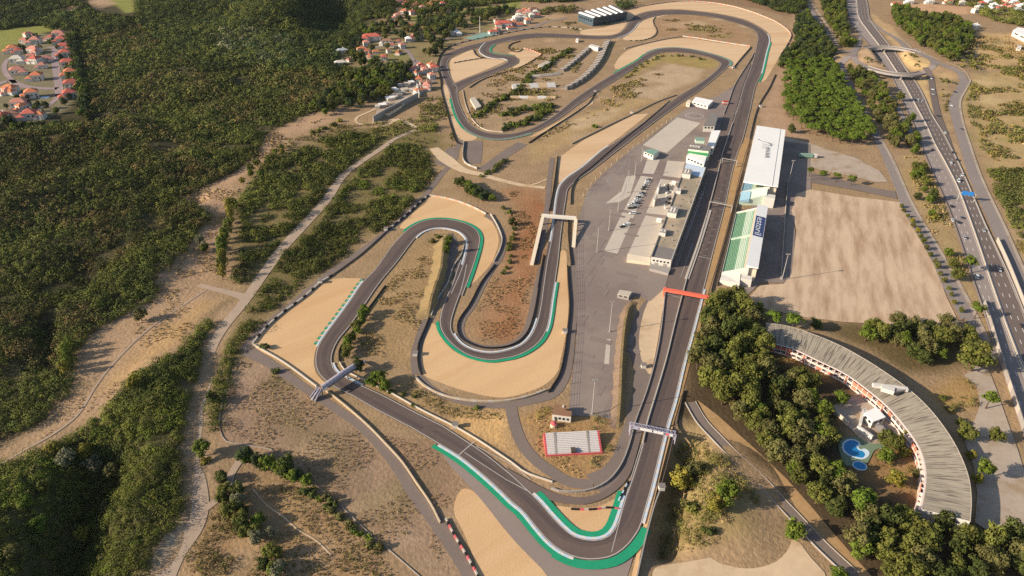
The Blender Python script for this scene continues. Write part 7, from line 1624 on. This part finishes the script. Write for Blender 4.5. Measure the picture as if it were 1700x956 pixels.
stuff('hill_scrub', [([(1590,108),(1720,95),(1720,300),(1650,300),(1618,225),(1602,170),(1612,135)], 4.0, 1.2, 2.8, ['olive','broad','dry','dark','olive'], .40, 0), ([(1638,286),(1720,280),(1720,400),(1690,396),(1668,360)], 3.4, 1.6, 3.4, ['dark','broad','dark','olive'], .92, 2), ([(1670,395),(1720,410),(1720,470)], 3.4, 1.3, 2.6, ['olive','dry'], .5, 0), ([(1580,100),(1610,70),(1660,85),(1690,105),(1620,112)], 5, 1.8, 3.2, ['olive','broad'], .3, 0)], 'patchy olive scrub on the dry hill right of the motorway', 'scrub', 71, 16)
DRY = ['olive','dry','olive','broad']
stuff('dry_scrub', [([(345,860),(378,850),(400,862),(460,960),(280,985),(300,930)], 3.0, .7, 1.6, DRY, .6, 0), ([(470,800),(520,812),(600,885),(650,930),(690,985),(480,985),(430,880)], 2.6, .5, 1.2, DRY, .5, 0), ([(1100,745),(1150,722),(1215,775),(1262,832),(1255,880),(1150,918),(1090,930),(1112,850)], 3.0, .9, 2.4, ['olive','broad','dry','olive'], .62, 0), ([(620,205),(760,190),(745,235),(700,240),(655,228),(590,222),(520,236),(470,250),(500,215)], 4.0, 1.2, 2.6, ['olive','broad','dry'], .5, 0), ([(695,170),(730,160),(745,190),(755,235),(700,215)], 4, 1.4, 3, ['broad','olive'], .6, 0),
   ([(640,480),(735,396),(728,440),(705,510),(685,600),(600,590),(590,560)], 2.6, .5, 1.0, ['olive','dry'], .25, 0), ([(690,630),(760,672),(850,690),(840,700),(745,692),(610,640)], 2.4, .5, 1.2, ['olive','dry'], .4, 0), ([(880,650),(905,655),(915,690),(870,700)], 2.4, .6, 1.3, ['yellow','olive'], .5, 0), ([(985,690),(1020,700),(1015,770),(975,800)], 2.4, .6, 1.3, ['olive','grey'], .5, 0),
   ([(1100,30),(1230,45),(1240,70),(1095,58)], 4, .7, 1.6, ['olive','dry'], .2, 0), ([(890,235),(1050,165),(1110,115),(1000,150),(985,195)], 3.6, .7, 1.7, ['olive','dry','broad'], .3, 0), ([(850,85),(990,78),(930,150),(830,170)], 3.6, .7, 1.6, ['olive','dry'], .3, 0), ([(775,215),(845,205),(930,160),(860,150),(790,180)], 3.6, .8, 1.8, ['olive','dry','broad'], .3, 0),
   ([(1500,255),(1535,260),(1600,400),(1625,520),(1600,470),(1550,390)], 3.2, .7, 1.6, ['olive','dry'], .35, 0), ([(1430,90),(1450,85),(1475,112),(1435,106)], 4, .8, 1.5, ['olive'], .15, 0), ([(1495,92),(1540,100),(1520,118)], 4, 1, 1.8, ['dark','olive'], .25, 0), ([(1558,124),(1582,128),(1570,200)], 3.6, .9, 1.8, ['olive','dry'], .35, 0), ([(1280,590),(1350,600),(1400,630),(1300,640)], 3, .8, 1.8, ['olive','dry'], .4, 0), ([(1440,750),(1520,720),(1530,840),(1480,830)], 3, .7, 1.6, ['olive','dry'], .3, 0), ([(1560,640),(1610,630),(1625,665),(1590,690)], 3, .8, 2, ['olive','dry'], .4, 0), ([(1020,40),(880,30),(930,35),(960,55)], 4, 1, 2, ['olive'], .2, 0)],
   'scattered dry bushes and weeds on the grassland', 'dry scrub', 81, 12)
TAN = ['tan','dry','straw','tan','tan']
stuff('dry_tufts', [([(366,716),(378,640),(395,600),(452,612),(560,690),(644,772),(730,880),(770,960),(700,960),(613,885),(525,805),(446,745)], 2.0, .3, .75, TAN, .6, 0), ([(300,985),(350,850),(420,800),(520,815),(600,890),(680,985)], 2.0, .35, .9, TAN, .75, 0), ([(640,470),(735,396),(690,600),(600,590)], 2.2, .3, .7, TAN, .5, 0), ([(845,318),(905,318),(888,440),(862,555),(800,566),(790,520),(845,400)], 2.2, .3, .7, ['tan','brown','tan'], .45, 0), ([(855,690),(1025,705),(985,800),(900,770)], 2.0, .3, .7, TAN, .5, 0), ([(614,715),(740,755),(768,815),(735,862),(700,800)], 2.0, .3, .7, TAN, .5, 0), ([(690,630),(760,672),(850,690),(840,700),(745,692),(610,640)], 2.0, .3, .8, TAN, .7, 0), ([(1100,745),(1150,722),(1215,775),(1262,832),(1255,880),(1150,918),(1090,930),(1112,850)], 2.0, .4, 1.0, TAN, .8, 0),
   ([(40,745),(110,665),(162,637),(200,525),(263,495),(300,468),(362,498),(291,581),(195,652),(51,741)], 2.6, .3, .7, ['tan','straw','tan'], .35, 0), ([(300,335),(445,225),(592,174),(496,217),(385,330),(352,465),(255,462),(330,385)], 2.8, .4, .9, TAN, .4, 0), ([(560,400),(640,350),(700,300),(745,240),(760,240),(720,300),(650,375),(540,470),(430,570),(420,560)], 2.2, .4, .9, TAN, .5, 0),
   ([(880,240),(1050,165),(1110,115),(1000,150)], 3.2, .4, .9, TAN, .5, 0), ([(780,215),(990,78),(850,80),(775,190)], 3.4, .4, .9, TAN, .5, 0), ([(1600,60),(1715,60),(1715,300),(1650,300)], 3.4, .5, 1.0, TAN, .5, 0), ([(1530,250),(1585,390),(1640,545),(1545,385),(1500,260)], 2.8, .4, .9, TAN, .5, 0)], 'dry grass tufts on the open fields', 'grass', 91, 8)
print('trees', NTREE[0])

# ================================================================ LIGHT, SKY, CAMERA
dvec = Vector((.966, .259, 0)).normalized(); el = R(23.5)
sd = Vector((dvec.x*math.cos(el), dvec.y*math.cos(el), -math.sin(el)))
su = bpy.data.lights.new('sun', 'SUN'); su.energy = 5.0; su.angle = R(0.5); su.color = (1.0, .89, .72)
so = bpy.data.objects.new('sun', su); COL.objects.link(so); so.rotation_euler = sd.to_track_quat('-Z', 'Y').to_euler(); so.location = (-300, 0, 400)
wd = bpy.data.worlds.new('World'); sc.world = wd; wd.use_nodes = True
nt = wd.node_tree; bg = nt.nodes['Background']; sky = nt.nodes.new('ShaderNodeTexSky'); sky.sky_type = 'NISHITA'; sky.sun_disc = False
sky.sun_elevation = el; sky.sun_rotation = math.atan2(-dvec.x, -dvec.y)
nt.links.new(sky.outputs[0], bg.inputs[0]); bg.inputs[1].default_value = 0.10
cam = bpy.data.cameras.new('camera'); cam.sensor_width = 36; cam.lens = F/1700*36; cam.clip_start = 1; cam.clip_end = 30000
co = bpy.data.objects.new('camera', cam); COL.objects.link(co); co.location = (0, 0, H); co.rotation_euler = (math.pi/2-P, 0, 0)
sc.camera = co
sc.view_settings.view_transform = 'Standard'; sc.view_settings.look = 'None'; sc.view_settings.exposure = 0.55; sc.view_settings.gamma = 1; sc.view_settings.use_curve_mapping = False
sc.render.engine = 'CYCLES'; sc.cycles.max_bounces = 4; sc.cycles.diffuse_bounces = 2; sc.cycles.glossy_bounces = 2; sc.cycles.transparent_max_bounces = 4
sc.cycles.use_denoising = False

def haze_box(density):
    hz = MB(); lo_ = (-8500, -8500, -60); hi_ = (8500, 8500, 270)
    x0, y0, z0 = lo_; x1, y1, z1 = hi_
    v = [(x0,y0,z0),(x1,y0,z0),(x1,y1,z0),(x0,y1,z0),(x0,y0,z1),(x1,y0,z1),(x1,y1,z1),(x0,y1,z1)]
    for q in ((0,3,2,1),(4,5,6,7),(0,1,5,4),(1,2,6,5),(2,3,7,6),(3,0,4,7)): hz.quad(*[v[k] for k in q])
    m = bpy.data.materials.new('haze'); m.use_nodes = True; nt = m.node_tree; nt.nodes.clear()
    o = nt.nodes.new('ShaderNodeOutputMaterial'); p = nt.nodes.new('ShaderNodeVolumePrincipled'); p.inputs['Color'].default_value = (.80, .86, .95, 1); p.inputs['Density'].default_value = density; p.inputs['Anisotropy'].default_value = .3
    nt.links.new(p.outputs[0], o.inputs['Volume']); return tag(hz.build('haze', m), 'thin pale summer haze over the valley', 'haze', None, 'stuff')
haze_box(.000014)
